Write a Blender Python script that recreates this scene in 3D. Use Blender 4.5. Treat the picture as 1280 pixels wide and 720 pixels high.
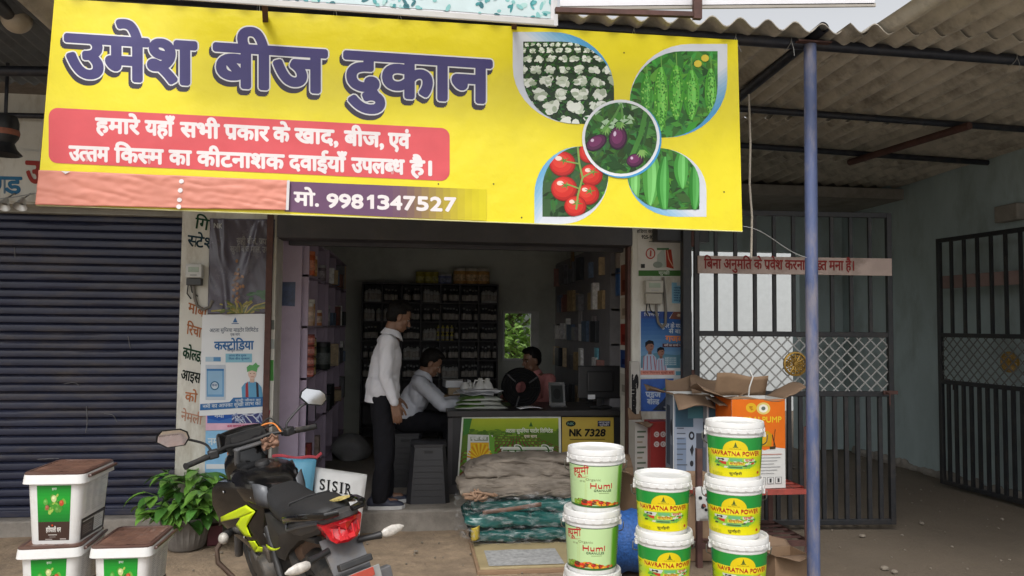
import bpy, bmesh, math, random
import numpy as np
from mathutils import Vector, Matrix, Euler, noise
R = math.radians
rnd = random.Random(7)
scene = bpy.context.scene
for o in list(bpy.data.objects):
    bpy.data.objects.remove(o)
COL = scene.collection

# ------------------------------------------------------------------ camera, world, sun, exposure
F_PX, YAW, PITCH, ROLL = 950.0, R(7.5), R(2.8), 0.009
CAM = np.array([0.0, 0.0, 1.6])
fw = np.array([math.sin(YAW)*math.cos(PITCH), math.cos(YAW)*math.cos(PITCH), math.sin(PITCH)])
r0 = np.array([math.cos(YAW), -math.sin(YAW), 0.0]); u0 = np.cross(r0, fw)
rt = r0*math.cos(ROLL)+u0*math.sin(ROLL); up = u0*math.cos(ROLL)-r0*math.sin(ROLL)
cd = bpy.data.cameras.new('camera'); cam = bpy.data.objects.new('camera', cd); COL.objects.link(cam)
cd.sensor_width = 36; cd.lens = 36*F_PX/1280; cd.clip_start = 0.05; cd.clip_end = 2000
cam.matrix_world = Matrix((( rt[0], up[0], -fw[0], CAM[0]), (rt[1], up[1], -fw[1], CAM[1]),
                           (rt[2], up[2], -fw[2], CAM[2]), (0, 0, 0, 1)))
scene.camera = cam
SUN_EL, SUN_AZ = R(52), R(200)      # azimuth measured clockwise from +Y: behind the camera and a little to its left
world = bpy.data.worlds.new('World'); scene.world = world; world.use_nodes = True
nt = world.node_tree; bg = nt.nodes['Background']; bg.inputs['Strength'].default_value = 0.15
sky = nt.nodes.new('ShaderNodeTexSky'); sky.sky_type = 'NISHITA'; sky.sun_disc = False
sky.sun_elevation = SUN_EL; sky.sun_rotation = SUN_AZ; sky.air_density = 1.0; sky.dust_density = 4.0; sky.ozone_density = 1.0
hs = nt.nodes.new('ShaderNodeHueSaturation'); hs.inputs['Saturation'].default_value = 0.13; hs.inputs['Value'].default_value = 1.0
nt.links.new(sky.outputs[0], hs.inputs['Color']); nt.links.new(hs.outputs[0], bg.inputs['Color'])
sd = bpy.data.lights.new('sun', 'SUN'); sd.energy = 0.8; sd.angle = R(14); sd.color = (1.0, 0.965, 0.91)
sun = bpy.data.objects.new('sun', sd); COL.objects.link(sun)
sdir = Vector((math.sin(SUN_AZ)*math.cos(SUN_EL), math.cos(SUN_AZ)*math.cos(SUN_EL), math.sin(SUN_EL)))
sun.rotation_euler = sdir.to_track_quat('Z', 'Y').to_euler(); sun.location = (0, -6, 9)
vs = scene.view_settings; vs.view_transform = 'Standard'; vs.look = 'None'; vs.gamma = 1; vs.use_curve_mapping = False
vs.exposure = 0.5
scene.cycles.max_bounces = 7; scene.cycles.diffuse_bounces = 4; scene.cycles.glossy_bounces = 3
scene.cycles.transparent_max_bounces = 12; scene.cycles.caustics_reflective = False; scene.cycles.caustics_refractive = False

# ------------------------------------------------------------------ helpers
def ray(x, y): return fw + rt*(x-640)/F_PX + up*(360-y)/F_PX
def P(x, y, Y):                     # the point of the plane y = Y seen at photograph pixel (x, y)
    v = ray(x, y); return Vector(CAM + v*(Y/v[1]))
def G(x, y, z=0.0):                 # the point at height z
    v = ray(x, y); return Vector(CAM + v*((z-CAM[2])/v[2]))
def PX(x, y, X):                    # the point of the plane x = X
    v = ray(x, y); return Vector(CAM + v*(X/v[0]))

def lin(c):
    if isinstance(c, str): c = tuple(int(c[i:i+2], 16) for i in (0, 2, 4))
    return tuple((v/255/12.92 if v/255 <= 0.04045 else ((v/255+0.055)/1.055)**2.4) for v in c)

MATS = {}
def mat(name, col, rough=0.6, metal=0.0, var=0.12, scale=8.0, bump=0.0, bscale=None, dirt=None, dscale=2.0, damt=0.5,
        spec=0.5, alpha=1.0, trans=0.0, stretch=None, coat=0.0):
    if name in MATS: return MATS[name]
    m = bpy.data.materials.new(name); m.use_nodes = True; n = m.node_tree; b = n.nodes['Principled BSDF']
    L = n.links.new
    base = col if isinstance(col, tuple) and max(col) <= 1.0 else lin(col)
    tc = n.nodes.new('ShaderNodeTexCoord'); vec = tc.outputs['Object']
    if stretch:
        mp = n.nodes.new('ShaderNodeMapping'); mp.inputs['Scale'].default_value = stretch; L(vec, mp.inputs[0]); vec = mp.outputs[0]
    nz = n.nodes.new('ShaderNodeTexNoise'); nz.inputs['Scale'].default_value = scale; nz.inputs['Detail'].default_value = 6
    nz.inputs['Roughness'].default_value = 0.65; L(vec, nz.inputs['Vector'])
    cr = n.nodes.new('ShaderNodeValToRGB'); e = cr.color_ramp.elements
    e[0].position = 0.3; e[1].position = 0.7
    e[0].color = (*[max(0, v*(1-var)) for v in base], 1); e[1].color = (*[min(1, v*(1+var)) for v in base], 1)
    L(nz.outputs['Fac'], cr.inputs[0]); out = cr.outputs[0]
    if dirt:
        d = n.nodes.new('ShaderNodeTexNoise'); d.inputs['Scale'].default_value = dscale; d.inputs['Detail'].default_value = 8
        d.inputs['Roughness'].default_value = 0.7; L(vec, d.inputs['Vector'])
        dr = n.nodes.new('ShaderNodeValToRGB'); dr.color_ramp.elements[0].position = 0.48; dr.color_ramp.elements[1].position = 0.68
        dr.color_ramp.elements[1].color = (damt, damt, damt, 1); L(d.outputs['Fac'], dr.inputs[0])
        mx = n.nodes.new('ShaderNodeMix'); mx.data_type = 'RGBA'; L(dr.outputs[0], mx.inputs[0]); L(out, mx.inputs[6])
        mx.inputs[7].default_value = (*(dirt if max(dirt) <= 1 else lin(dirt)), 1); out = mx.outputs[2]
    L(out, b.inputs['Base Color'])
    rr = n.nodes.new('ShaderNodeMapRange'); rr.inputs[3].default_value = max(0, rough-0.08); rr.inputs[4].default_value = min(1, rough+0.08)
    L(nz.outputs['Fac'], rr.inputs[0]); L(rr.outputs[0], b.inputs['Roughness'])
    b.inputs['Metallic'].default_value = metal; b.inputs['Specular IOR Level'].default_value = spec
    b.inputs['Alpha'].default_value = alpha; b.inputs['Transmission Weight'].default_value = trans; b.inputs['Coat Weight'].default_value = coat
    if bump:
        bz = n.nodes.new('ShaderNodeTexNoise'); bz.inputs['Scale'].default_value = bscale or scale*4; bz.inputs['Detail'].default_value = 5
        L(vec, bz.inputs['Vector'])
        bp = n.nodes.new('ShaderNodeBump'); bp.inputs['Strength'].default_value = 1.0; bp.inputs['Distance'].default_value = bump
        L(bz.outputs['Fac'], bp.inputs['Height']); L(bp.outputs[0], b.inputs['Normal'])
    MATS[name] = m; return m

def printmat(name, rough=0.5, spec=0.4, k=0.8, bump=0.0, bscale=14, fade=0.06):
    if name in MATS: return MATS[name]
    m = bpy.data.materials.new(name); m.use_nodes = True; n = m.node_tree; b = n.nodes['Principled BSDF']; L = n.links.new
    a = n.nodes.new('ShaderNodeAttribute'); a.attribute_name = 'ink'
    tc = n.nodes.new('ShaderNodeTexCoord')
    nz = n.nodes.new('ShaderNodeTexNoise'); nz.inputs['Scale'].default_value = 9; nz.inputs['Detail'].default_value = 7; L(tc.outputs['Object'], nz.inputs['Vector'])
    mr = n.nodes.new('ShaderNodeMapRange'); mr.inputs[3].default_value = k*(1-fade*2); mr.inputs[4].default_value = k*(1+fade*2); L(nz.outputs['Fac'], mr.inputs[0])
    mx = n.nodes.new('ShaderNodeVectorMath'); mx.operation = 'SCALE'; L(a.outputs['Color'], mx.inputs[0]); L(mr.outputs[0], mx.inputs[3])
    L(mx.outputs[0], b.inputs['Base Color'])
    b.inputs['Roughness'].default_value = rough; b.inputs['Specular IOR Level'].default_value = spec
    if bump:
        bz = n.nodes.new('ShaderNodeTexNoise'); bz.inputs['Scale'].default_value = bscale; bz.inputs['Detail'].default_value = 3; L(tc.outputs['Object'], bz.inputs['Vector'])
        bp = n.nodes.new('ShaderNodeBump'); bp.inputs['Distance'].default_value = bump; bp.inputs['Strength'].default_value = 1; L(bz.outputs['Fac'], bp.inputs['Height']); L(bp.outputs[0], b.inputs['Normal'])
    MATS[name] = m; return m

ORIG = {}
def link(o, parent=None):
    COL.objects.link(o)
    if parent is not None:
        o.parent = parent; o.matrix_parent_inverse = Matrix.Translation(-ORIG.get(parent.name, Vector((0, 0, 0))))
    return o
def tag(o, label=None, cat=None, group=None, kind=None):
    if label: o['label'] = label
    if cat: o['category'] = cat
    if group: o['group'] = group
    if kind: o['kind'] = kind
    return o
def thing(name, label, cat, loc=(0, 0, 0), group=None):
    o = bpy.data.objects.new(name, None); COL.objects.link(o); o.empty_display_size = 0.1
    o.location = loc; ORIG[o.name] = Vector(loc); return tag(o, label, cat, group)
def kids(o): return [c for c in bpy.data.objects if c.parent == o]
def dup(o, loc=None, rot=None, label=None, group=None, parent=None, scale=None):
    c = o.copy(); COL.objects.link(c)
    if parent is not None: c.parent = parent
    for ch in kids(o): dup(ch, parent=c)
    if loc is not None: c.location = loc
    if rot is not None: c.rotation_euler = rot
    if scale is not None: c.scale = scale
    if label: c['label'] = label
    if group: c['group'] = group
    return c

class MB:
    def __init__(s): s.v = []; s.f = []; s.m = []; s.cur = 0; s.c = []; s.ink = None
    def add(s, vs, fs):
        b = len(s.v); s.v += [tuple(v) for v in vs]
        for f in fs: s.f.append([b+i for i in f]); s.m.append(s.cur); s.c.append(s.ink)
    def box(s, x0, x1, y0, y1, z0, z1):
        s.add([(x, y, z) for x in (x0, x1) for y in (y0, y1) for z in (z0, z1)],
              [(0, 1, 3, 2), (4, 6, 7, 5), (0, 4, 5, 1), (2, 3, 7, 6), (0, 2, 6, 4), (1, 5, 7, 3)]); return s
    def obox(s, c, size, rot=None, taper=1.0):
        M = rot if rot is not None else Matrix.Identity(3); c = Vector(c); a = Vector(size)/2; vs = []
        for x in (-1, 1):
            for y in (-1, 1):
                for z in (-1, 1):
                    t = taper if z < 0 else 1
                    vs.append(c+M @ Vector((x*a.x*t, y*a.y*t, z*a.z)))
        s.add(vs, [(0, 1, 3, 2), (4, 6, 7, 5), (0, 4, 5, 1), (2, 3, 7, 6), (0, 2, 6, 4), (1, 5, 7, 3)]); return s
    def bar(s, a, b, w, h=None, upv=(0, 0, 1)):
        a = Vector(a); b = Vector(b); d = (b-a); L = d.length; d.normalize(); u = Vector(upv); x = d.cross(u)
        if x.length < 1e-5: x = d.cross(Vector((1, 0, 0)))
        x.normalize(); u = x.cross(d); return s.obox((a+b)/2, (w, L, h or w), Matrix((x, d, u)).transposed())
    def tube(s, pts, r, n=10, cap=True, flat=1.0):
        pts = [Vector(p) for p in pts]; k = len(pts); rs = r if isinstance(r, (list, tuple)) else [r]*k
        t0 = (pts[1]-pts[0]).normalized(); a = t0.orthogonal().normalized(); rings = []
        for i, p in enumerate(pts):
            t = ((pts[min(i+1, k-1)]-pts[max(i-1, 0)])).normalized()
            a = (a-t*a.dot(t)); a = a.normalized() if a.length > 1e-6 else t.orthogonal().normalized(); b = t.cross(a)
            rings.append([p+(a*math.cos(2*math.pi*j/n)+b*math.sin(2*math.pi*j/n)*flat)*rs[i] for j in range(n)])
        return s.loft(rings, cap)
    def loft(s, rings, cap=True, closed=True):
        n = len(rings[0]); vs = [p for q in rings for p in q]; fs = []
        for i in range(len(rings)-1):
            for j in range(n if closed else n-1):
                fs.append((i*n+j, i*n+(j+1) % n, (i+1)*n+(j+1) % n, (i+1)*n+j))
        if cap and closed: fs.append(tuple(range(n))[::-1]); fs.append(tuple((len(rings)-1)*n+j for j in range(n)))
        s.add(vs, fs); return s
    def lathe(s, prof, n=24, c=(0, 0, 0), M=None, cap=False):
        c = Vector(c); rings = []
        for r_, z in prof:
            q = []
            for j in range(n):
                v = Vector((r_*math.cos(2*math.pi*j/n), r_*math.sin(2*math.pi*j/n), z))
                q.append(c+(M @ v if M is not None else v))
            rings.append(q)
        return s.loft(rings, cap)
    def ell(s, c, r, M=None, nu=14, nv=9):
        c = Vector(c); vs = []; fs = []
        rr = (r, r, r) if isinstance(r, (int, float)) else r
        for i in range(nv+1):
            th = math.pi*i/nv
            for j in range(nu):
                v = Vector((rr[0]*math.sin(th)*math.cos(2*math.pi*j/nu), rr[1]*math.sin(th)*math.sin(2*math.pi*j/nu), rr[2]*math.cos(th)))
                vs.append(c+(M @ v if M is not None else v))
        for i in range(nv):
            for j in range(nu): fs.append((i*nu+j, i*nu+(j+1) % nu, (i+1)*nu+(j+1) % nu, (i+1)*nu+j))
        s.add(vs, fs); return s
    def grid(s, fn, nu, nv):
        vs = [fn(i/nu, j/nv) for j in range(nv+1) for i in range(nu+1)]
        s.add(vs, [(j*(nu+1)+i, j*(nu+1)+i+1, (j+1)*(nu+1)+i+1, (j+1)*(nu+1)+i) for j in range(nv) for i in range(nu)]); return s
    def prism(s, poly, fn, d0, d1):     # poly in 2D, fn(u, v, d) -> point
        n = len(poly); vs = [fn(u, v, d0) for u, v in poly]+[fn(u, v, d1) for u, v in poly]
        fs = [tuple(range(n))[::-1], tuple(range(n, 2*n))]+[(i, (i+1) % n, n+(i+1) % n, n+i) for i in range(n)]
        s.add(vs, fs); return s
    def xf(s, M, start=0):
        for i in range(start, len(s.v)): s.v[i] = tuple(M @ Vector(s.v[i]))
        return s
    def build(s, name, mats, parent=None, smooth=False, bevel=0, seg=2, weld=True, subsurf=0, solid=0, ang=40, recalc=True):
        me = bpy.data.meshes.new(name); bm = bmesh.new(); vv = [bm.verts.new(v) for v in s.v]; bm.verts.index_update()
        il = bm.loops.layers.float_color.new('ink') if s.ink is not None or any(c is not None for c in s.c) else None
        for f, mi, c in zip(s.f, s.m, s.c):
            q = []
            for i in f:
                if vv[i] not in q: q.append(vv[i])
            if len(q) < 3: continue
            try: fc = bm.faces.new(q)
            except ValueError: continue
            fc.material_index = mi; fc.smooth = bool(smooth)
            if il is not None and c is not None:
                for l in fc.loops: l[il] = (*c, 1)
        if weld: bmesh.ops.remove_doubles(bm, verts=bm.verts, dist=1e-5)
        if recalc: bmesh.ops.recalc_face_normals(bm, faces=bm.faces)
        bm.to_mesh(me); bm.free()
        for m in (mats if isinstance(mats, (list, tuple)) else [mats]): me.materials.append(m)
        if smooth and ang:
            try: me.set_sharp_from_angle(angle=R(ang))
            except Exception: pass
        o = bpy.data.objects.new(name, me); link(o, parent)
        ORIG[o.name] = Vector((0, 0, 0))
        if solid: md = o.modifiers.new('s', 'SOLIDIFY'); md.thickness = solid; md.offset = 0
        if bevel: md = o.modifiers.new('b', 'BEVEL'); md.width = bevel; md.segments = seg; md.limit_method = 'ANGLE'
        if subsurf: md = o.modifiers.new('u', 'SUBSURF'); md.levels = subsurf; md.render_levels = subsurf
        return o

def smooth(pts, k=6):               # a Catmull-Rom curve through the points
    P_ = [Vector(p) for p in pts]; P_ = [P_[0]*2-P_[1]]+P_+[P_[-1]*2-P_[-2]]; out = []
    for a, b, c, d in zip(P_, P_[1:], P_[2:], P_[3:]):
        for i in range(k):
            t = i/k; out.append(.5*((2*b)+(c-a)*t+(2*a-5*b+4*c-d)*t*t+(3*b-a-3*c+d)*t**3))
    return out+[P_[-2]]
def rotm(x=0, y=0, z=0): return Euler((R(x), R(y), R(z))).to_matrix()

# ------------------------------------------------------------------ lettering: outlines come from Blender's own built-in font
_G = {}
def glyph(ch):
    if ch in _G: return _G[ch]
    def run(body):
        c = bpy.data.curves.new('g', 'FONT'); c.body = body; c.resolution_u = 3
        o = bpy.data.objects.new('g', c); COL.objects.link(o)
        dg = bpy.context.evaluated_depsgraph_get(); e = o.evaluated_get(dg); me = e.to_mesh()
        vs = [(v.co.x, v.co.y) for v in me.vertices]; fs = [tuple(p.vertices) for p in me.polygons]
        e.to_mesh_clear(); bpy.data.objects.remove(o); bpy.data.curves.remove(c); return vs, fs
    if ch == ' ': r_ = ([], [], 0.26)
    else:
        vs, fs = run(ch); ref = run('n')[0]; both = run(ch+'n')[0]
        adv = max(x for x, y in both)-max(x for x, y in ref)
        if '\u093e' <= ch <= '\u094d' and ch in '\u0941\u0942\u0947\u0948\u094d\u0943' or ch in '\u0901\u0902': adv = 0 if adv < 0.12 else adv
        r_ = (vs, fs, adv)
    _G[ch] = r_; return r_
def cut(vs, fs, xc):
    bm = bmesh.new(); vv = [bm.verts.new((x, y, 0)) for x, y in vs]
    for f in fs:
        try: bm.faces.new([vv[i] for i in f])
        except ValueError: pass
    bmesh.ops.bisect_plane(bm, geom=bm.verts[:]+bm.edges[:]+bm.faces[:], plane_co=(xc, 0, 0), plane_no=(1, 0, 0), clear_outer=True)
    bm.verts.index_update(); v2 = [(v.co.x, v.co.y) for v in bm.verts]; f2 = [tuple(v.index for v in f.verts) for f in bm.faces]; bm.free(); return v2, f2
def layout(txt):
    """Glyphs in visual order. {x} is the half form of x, ~ puts a rakar stroke under the letter before it."""
    V = []; F = []; x = 0.0; i = 0; GI = [0]
    k = 1; txt = list(txt)
    while k < len(txt):             # the short-i sign is written before its consonant
        if txt[k] == '\u093f':
            j = k-1
            while j >= 3 and txt[j-1] == '}': j -= 3
            txt.insert(j, txt.pop(k))
        k += 1
    txt = ''.join(txt)
    def put(vs, fs, dx, dy=0):
        b = len(V); gi = (GI[0] % 4)*0.2; GI[0] += 1; V.extend((a+dx, c+dy, gi) for a, c in vs); F.extend(tuple(b+k for k in f) for f in fs)
    while i < len(txt):
        ch = txt[i]
        if ch == '{':
            vs, fs, adv = glyph(txt[i+1]); xc = max(a for a, c in vs)-0.175; v2, f2 = cut(vs, fs, xc); put(v2, f2, x); x += xc; i += 3; continue
        if ch == '~':
            put([(0, .22), (.05, .24), (-.12, .02), (-.2, .04)], [(0, 1, 2, 3)], x-0.18); i += 1; continue
        vs, fs, adv = glyph(ch); put(vs, fs, x); x += adv; i += 1
    return V, F
HM = None

class Art:
    """Flat print: coloured shapes on stacked layers, 0.3 mm apart, laid on a surface by a map (x, y, height) -> point."""
    def __init__(s, step=0.0003, curved=False): s.curved = curved; s.mb = MB(); s.h = 0; s.step = step; s.hs = []; s.clip = None
    def up(s): s.h += s.step; return s
    def _add(s, vs, fs, col):
        s.mb.ink = lin(col); s.mb.add([(x, y, s.h) for x, y in vs], fs)
    def poly(s, pts, col, up=True):
        if s.clip:
            pts = clip_poly(pts, s.clip)
            if len(pts) < 3: return s
        s.up()
        s._add(pts, [tuple(range(len(pts)))], col); return s
    def quad(s, x0, y0, x1, y1, col, nx=1, ny=1, up=True):
        s.up()
        if s.curved: nx = ny = 1
        if s.clip: return s.poly([(x0, y0), (x1, y0), (x1, y1), (x0, y1)], col, False)
        for i in range(nx):
            for j in range(ny):
                a = x0+(x1-x0)*i/nx; b = x0+(x1-x0)*(i+1)/nx; c = y0+(y1-y0)*j/ny; d = y0+(y1-y0)*(j+1)/ny
                s._add([(a, c), (b, c), (b, d), (a, d)], [(0, 1, 2, 3)], col)
        return s
    def ell(s, cx, cy, rx, ry, col, n=18, rot=0, up=True):
        return s.poly([(cx+rx*math.cos(t)*math.cos(rot)-ry*math.sin(t)*math.sin(rot), cy+rx*math.cos(t)*math.sin(rot)+ry*math.sin(t)*math.cos(rot))
                       for t in (2*math.pi*k/n for k in range(n))], col, up)
    def line(s, pts, w, col, up=True):
        if up: s.up()
        for (a, b), (c, d) in zip(pts, pts[1:]):
            L = math.hypot(c-a, d-b) or 1; nx, ny = -(d-b)/L*w/2, (c-a)/L*w/2
            s.poly([(a+nx, b+ny), (c+nx, d+ny), (c-nx, d-ny), (a-nx, b-ny)], col, False)
        return s
    def text(s, txt, x0, x1, top0, top1, h, col, bold=0.0, slant=0.0, down=True, latin=False, cx=None, up=True, nb=8):
        """Fit txt between x0 and x1; letter top (headline) runs from top0 to top1; h is the letter height. bold in letter heights."""
        V, F = layout(txt)
        if not V: return s
        hm = 0.62 if not latin else 0.69
        a0 = min(v[0] for v in V); a1 = max(v[0] for v in V); k = (x1-x0)/(a1-a0); sg = 1 if down else -1
        pts = []
        for a, b, gi in V:
            x = x0+(a-a0)*k+slant*(b/hm)*h; t = (x-x0)/(x1-x0) if x1 != x0 else 0
            pts.append((x, top0+(top1-top0)*t+sg*h*(1-b/hm), gi))
        offs = [(0, 0)]
        if bold: offs = [(math.cos(2*math.pi*i/nb)*bold*h, math.sin(2*math.pi*i/nb)*bold*h) for i in range(nb)]+[(0, 0)]
        for dx, dy in offs:
            s.h += s.step
            b0 = len(s.mb.v); s._add([(x+dx, y+dy) for x, y, g in pts], F, col)
            for i_, (x, y, g) in enumerate(pts): v = s.mb.v[b0+i_]; s.mb.v[b0+i_] = (v[0], v[1], v[2]+g*s.step)
        return s
    def slice(s, dx):               # cut the shapes into narrow strips so that they follow a curved surface
        out = MB(); out.ink = (0, 0, 0)
        for f, c in zip(s.mb.f, s.mb.c):
            pl = [s.mb.v[i] for i in f]; lo = min(p[0] for p in pl); hi = max(p[0] for p in pl); k0 = math.floor(lo/dx); k1 = math.ceil(hi/dx)
            out.ink = c
            if k1-k0 <= 1: out.add(pl, [tuple(range(len(pl)))]); continue
            z = pl[0][2]
            for k in range(k0, k1):
                q = []
                xa, xb = k*dx, (k+1)*dx; cur = [(p[0], p[1]) for p in pl]
                for (xc, sg) in ((xa, 1), (xb, -1)):
                    nx = []
                    for p, r in zip(cur, cur[1:]+cur[:1]):
                        sp, sr = sg*(p[0]-xc), sg*(r[0]-xc)
                        if sp >= 0: nx.append(p)
                        if (sp >= 0) != (sr >= 0): t = sp/(sp-sr); nx.append((xc, p[1]+(r[1]-p[1])*t))
                    cur = nx
                    if len(cur) < 3: break
                if len(cur) >= 3: out.add([(x, y, z) for x, y in cur], [tuple(range(len(cur)))])
        s.mb = out; return s
    def build(s, name, fn, mat_, parent=None, lim=0.004):
        h0 = min(v[2] for v in s.mb.v); hm_ = max(1e-9, max(v[2] for v in s.mb.v)-h0); kk = min(1.0, lim/hm_); h0 = max(h0, .0003)
        s.mb.v = [tuple(fn(x, y, h0+(z-h0)*kk)) for x, y, z in s.mb.v]
        o = s.mb.build(name, mat_, parent, weld=False, recalc=False); return o

def clip_poly(pts, cl):
    area = sum(a[0]*b[1]-b[0]*a[1] for a, b in zip(cl, cl[1:]+cl[:1])); sg = 1 if area > 0 else -1
    out = pts
    for (ax, ay), (bx, by) in zip(cl, cl[1:]+cl[:1]):
        inp = out; out = []
        if not inp: break
        side = lambda p: sg*((bx-ax)*(p[1]-ay)-(by-ay)*(p[0]-ax))
        for p, q in zip(inp, inp[1:]+inp[:1]):
            sp, sq = side(p), side(q)
            if sp >= 0: out.append(p)
            if (sp >= 0) != (sq >= 0):
                t = sp/(sp-sq); out.append((p[0]+(q[0]-p[0])*t, p[1]+(q[1]-p[1])*t))
    return out
def onY(Y, off=0.0):                # print laid on the plane y = Y, facing the street
    return lambda x, y, h: P(x, y, Y)+Vector((0, -(h+off), 0))
def sheet(name, pts, Y, mat_, parent=None, thick=0.004, off=0.0):   # a flat board seen at these pixels, with thickness
    q = [P(x, y, Y) for x, y in pts]; mb = MB(); n = len(q)
    mb.add([p+Vector((0, -off, 0)) for p in q]+[p+Vector((0, thick-off, 0)) for p in q],
           [tuple(range(n)), tuple(range(n, 2*n))[::-1]]+[(i, (i+1) % n, n+(i+1) % n, n+i) for i in range(n)])
    return mb.build(name, mat_, parent)
def noisy(p, s=1.0): return noise.noise(Vector(p)*s)
# ------------------------------------------------------------------ ground
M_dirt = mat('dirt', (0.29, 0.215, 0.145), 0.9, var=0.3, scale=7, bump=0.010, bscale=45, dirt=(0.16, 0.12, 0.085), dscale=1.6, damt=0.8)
M_conc = mat('concrete', (0.27, 0.245, 0.215), 0.85, var=0.18, scale=6, bump=0.003, bscale=50, dirt=(0.12, 0.105, 0.09), dscale=2.2, damt=0.75)
M_white = mat('old_whitewash', (0.60, 0.585, 0.53), 0.85, var=0.06, scale=5, bump=0.0015, bscale=40, dirt=(0.33, 0.28, 0.21), dscale=3.4, damt=0.7, stretch=(1.6, 1, .6))
M_teal = mat('pale_teal_wall', (0.42, 0.51, 0.52), 0.85, var=0.10, scale=2.5, bump=0.001, bscale=40, dirt=(0.24, 0.27, 0.25), dscale=1.5, damt=0.7, stretch=(1, 1.2, .5))
M_inner = mat('inner_wall', (0.62, 0.64, 0.59), 0.85, var=0.06, scale=3, dirt=(0.24, 0.24, 0.22), dscale=1.4, damt=0.4)
M_lilac = mat('lilac_paint', (0.44, 0.36, 0.47), 0.65, var=0.06, scale=4, dirt=(0.30, 0.25, 0.31), dscale=3, damt=0.4)
M_black = mat('black_steel', (0.012, 0.013, 0.016), 0.5, 0.0, var=0.3, scale=20, dirt=(0.06, 0.045, 0.035), dscale=9, damt=0.35)
M_dark = mat('dark_pipe', (0.022, 0.025, 0.036), 0.45, 0.3, var=0.25, scale=14, dirt=(0.07, 0.055, 0.045), dscale=7, damt=0.5)
M_rust = mat('rusty_steel', (0.10, 0.048, 0.040), 0.75, 0.2, var=0.3, scale=14, dirt=(0.055, 0.035, 0.03), dscale=6, damt=0.7)
M_blue = mat('worn_blue_paint', (0.075, 0.10, 0.20), 0.55, 0.0, var=0.25, scale=10, dirt=(0.25, 0.22, 0.225), dscale=7, damt=0.9, stretch=(1, 1, 0.25), bump=.0008)
M_asb = mat('asbestos_sheet', (0.50, 0.46, 0.39), 0.9, var=0.2, scale=5, bump=0.002, bscale=50, dirt=(0.17, 0.15, 0.125), dscale=3.2, damt=0.8)
M_wire = mat('wire', (0.30, 0.30, 0.29), 0.5, 0.4)
M_shut = mat('shutter_paint', (0.024, 0.028, 0.056), 0.45, 0.1, var=0.25, scale=3.0, dirt=(0.095, 0.078, 0.068), dscale=2.0, damt=0.6, stretch=(1, 1, 4))
M_wood = mat('dark_laminate', (0.022, 0.020, 0.021), 0.4, var=0.2, scale=12)
M_darksh = mat('dark_shelf', (0.05, 0.046, 0.05), 0.55, var=0.2, scale=6)
M_pvc = mat('grey_plastic', (0.33, 0.33, 0.32), 0.4)
M_glassd = mat('dark_glass', (0.02, 0.02, 0.022), 0.12)

def darken_right(m):                  # soil colour turns darker towards the passage side
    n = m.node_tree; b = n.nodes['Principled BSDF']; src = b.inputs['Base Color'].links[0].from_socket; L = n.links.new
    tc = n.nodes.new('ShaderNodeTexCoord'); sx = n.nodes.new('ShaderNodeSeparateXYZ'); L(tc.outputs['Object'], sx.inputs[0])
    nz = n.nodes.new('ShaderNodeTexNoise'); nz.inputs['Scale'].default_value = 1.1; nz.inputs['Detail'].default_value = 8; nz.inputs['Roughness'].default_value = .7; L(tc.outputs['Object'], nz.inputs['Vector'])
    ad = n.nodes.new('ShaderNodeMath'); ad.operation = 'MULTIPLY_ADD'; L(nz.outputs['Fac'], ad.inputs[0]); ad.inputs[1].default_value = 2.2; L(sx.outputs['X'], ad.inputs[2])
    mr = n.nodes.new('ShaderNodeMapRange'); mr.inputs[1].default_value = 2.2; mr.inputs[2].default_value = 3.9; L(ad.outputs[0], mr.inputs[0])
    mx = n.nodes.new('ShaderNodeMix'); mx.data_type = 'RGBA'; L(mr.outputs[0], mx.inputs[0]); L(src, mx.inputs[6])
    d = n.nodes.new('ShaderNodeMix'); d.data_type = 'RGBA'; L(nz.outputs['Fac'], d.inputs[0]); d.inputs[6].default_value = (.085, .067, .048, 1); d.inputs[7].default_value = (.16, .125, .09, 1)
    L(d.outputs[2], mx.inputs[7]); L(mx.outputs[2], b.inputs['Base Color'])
darken_right(M_dirt)
mb = MB()
def gfn(u, v):
    x = -40+80*u; y = -30+70*v; d = math.hypot(x, y-3.5)
    return (x, y, (0.012*noisy((x*1.7, y*1.7, 3))+0.006*noisy((x*6, y*6, 1)))*(1 if d < 9 else 0.2)-0.006)
NG = 400
def warp(t, c, w):                  # finer squares near the shop
    s_ = (t-c); return c+s_*(0.18+0.82*min(1, abs(s_)/w)**1.6)
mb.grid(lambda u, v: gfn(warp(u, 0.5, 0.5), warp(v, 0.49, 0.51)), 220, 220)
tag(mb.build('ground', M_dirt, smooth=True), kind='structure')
mb = MB(); mb.grid(lambda u, v: (-30+60*u, -12+12.6*v+.12*noisy((u*40, 1, 2))*v, .012), 60, 6)  # unseen pale strip, added to bounce light up onto the canopy underside
tag(mb.build('bounce_road', mat('pale_bounce_road', (.46, .44, .40), .85, var=.12, scale=3, bump=.003, bscale=40, dirt=(.34, .30, .25), dscale=1.2, damt=.6), smooth=True), kind='structure')
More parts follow.
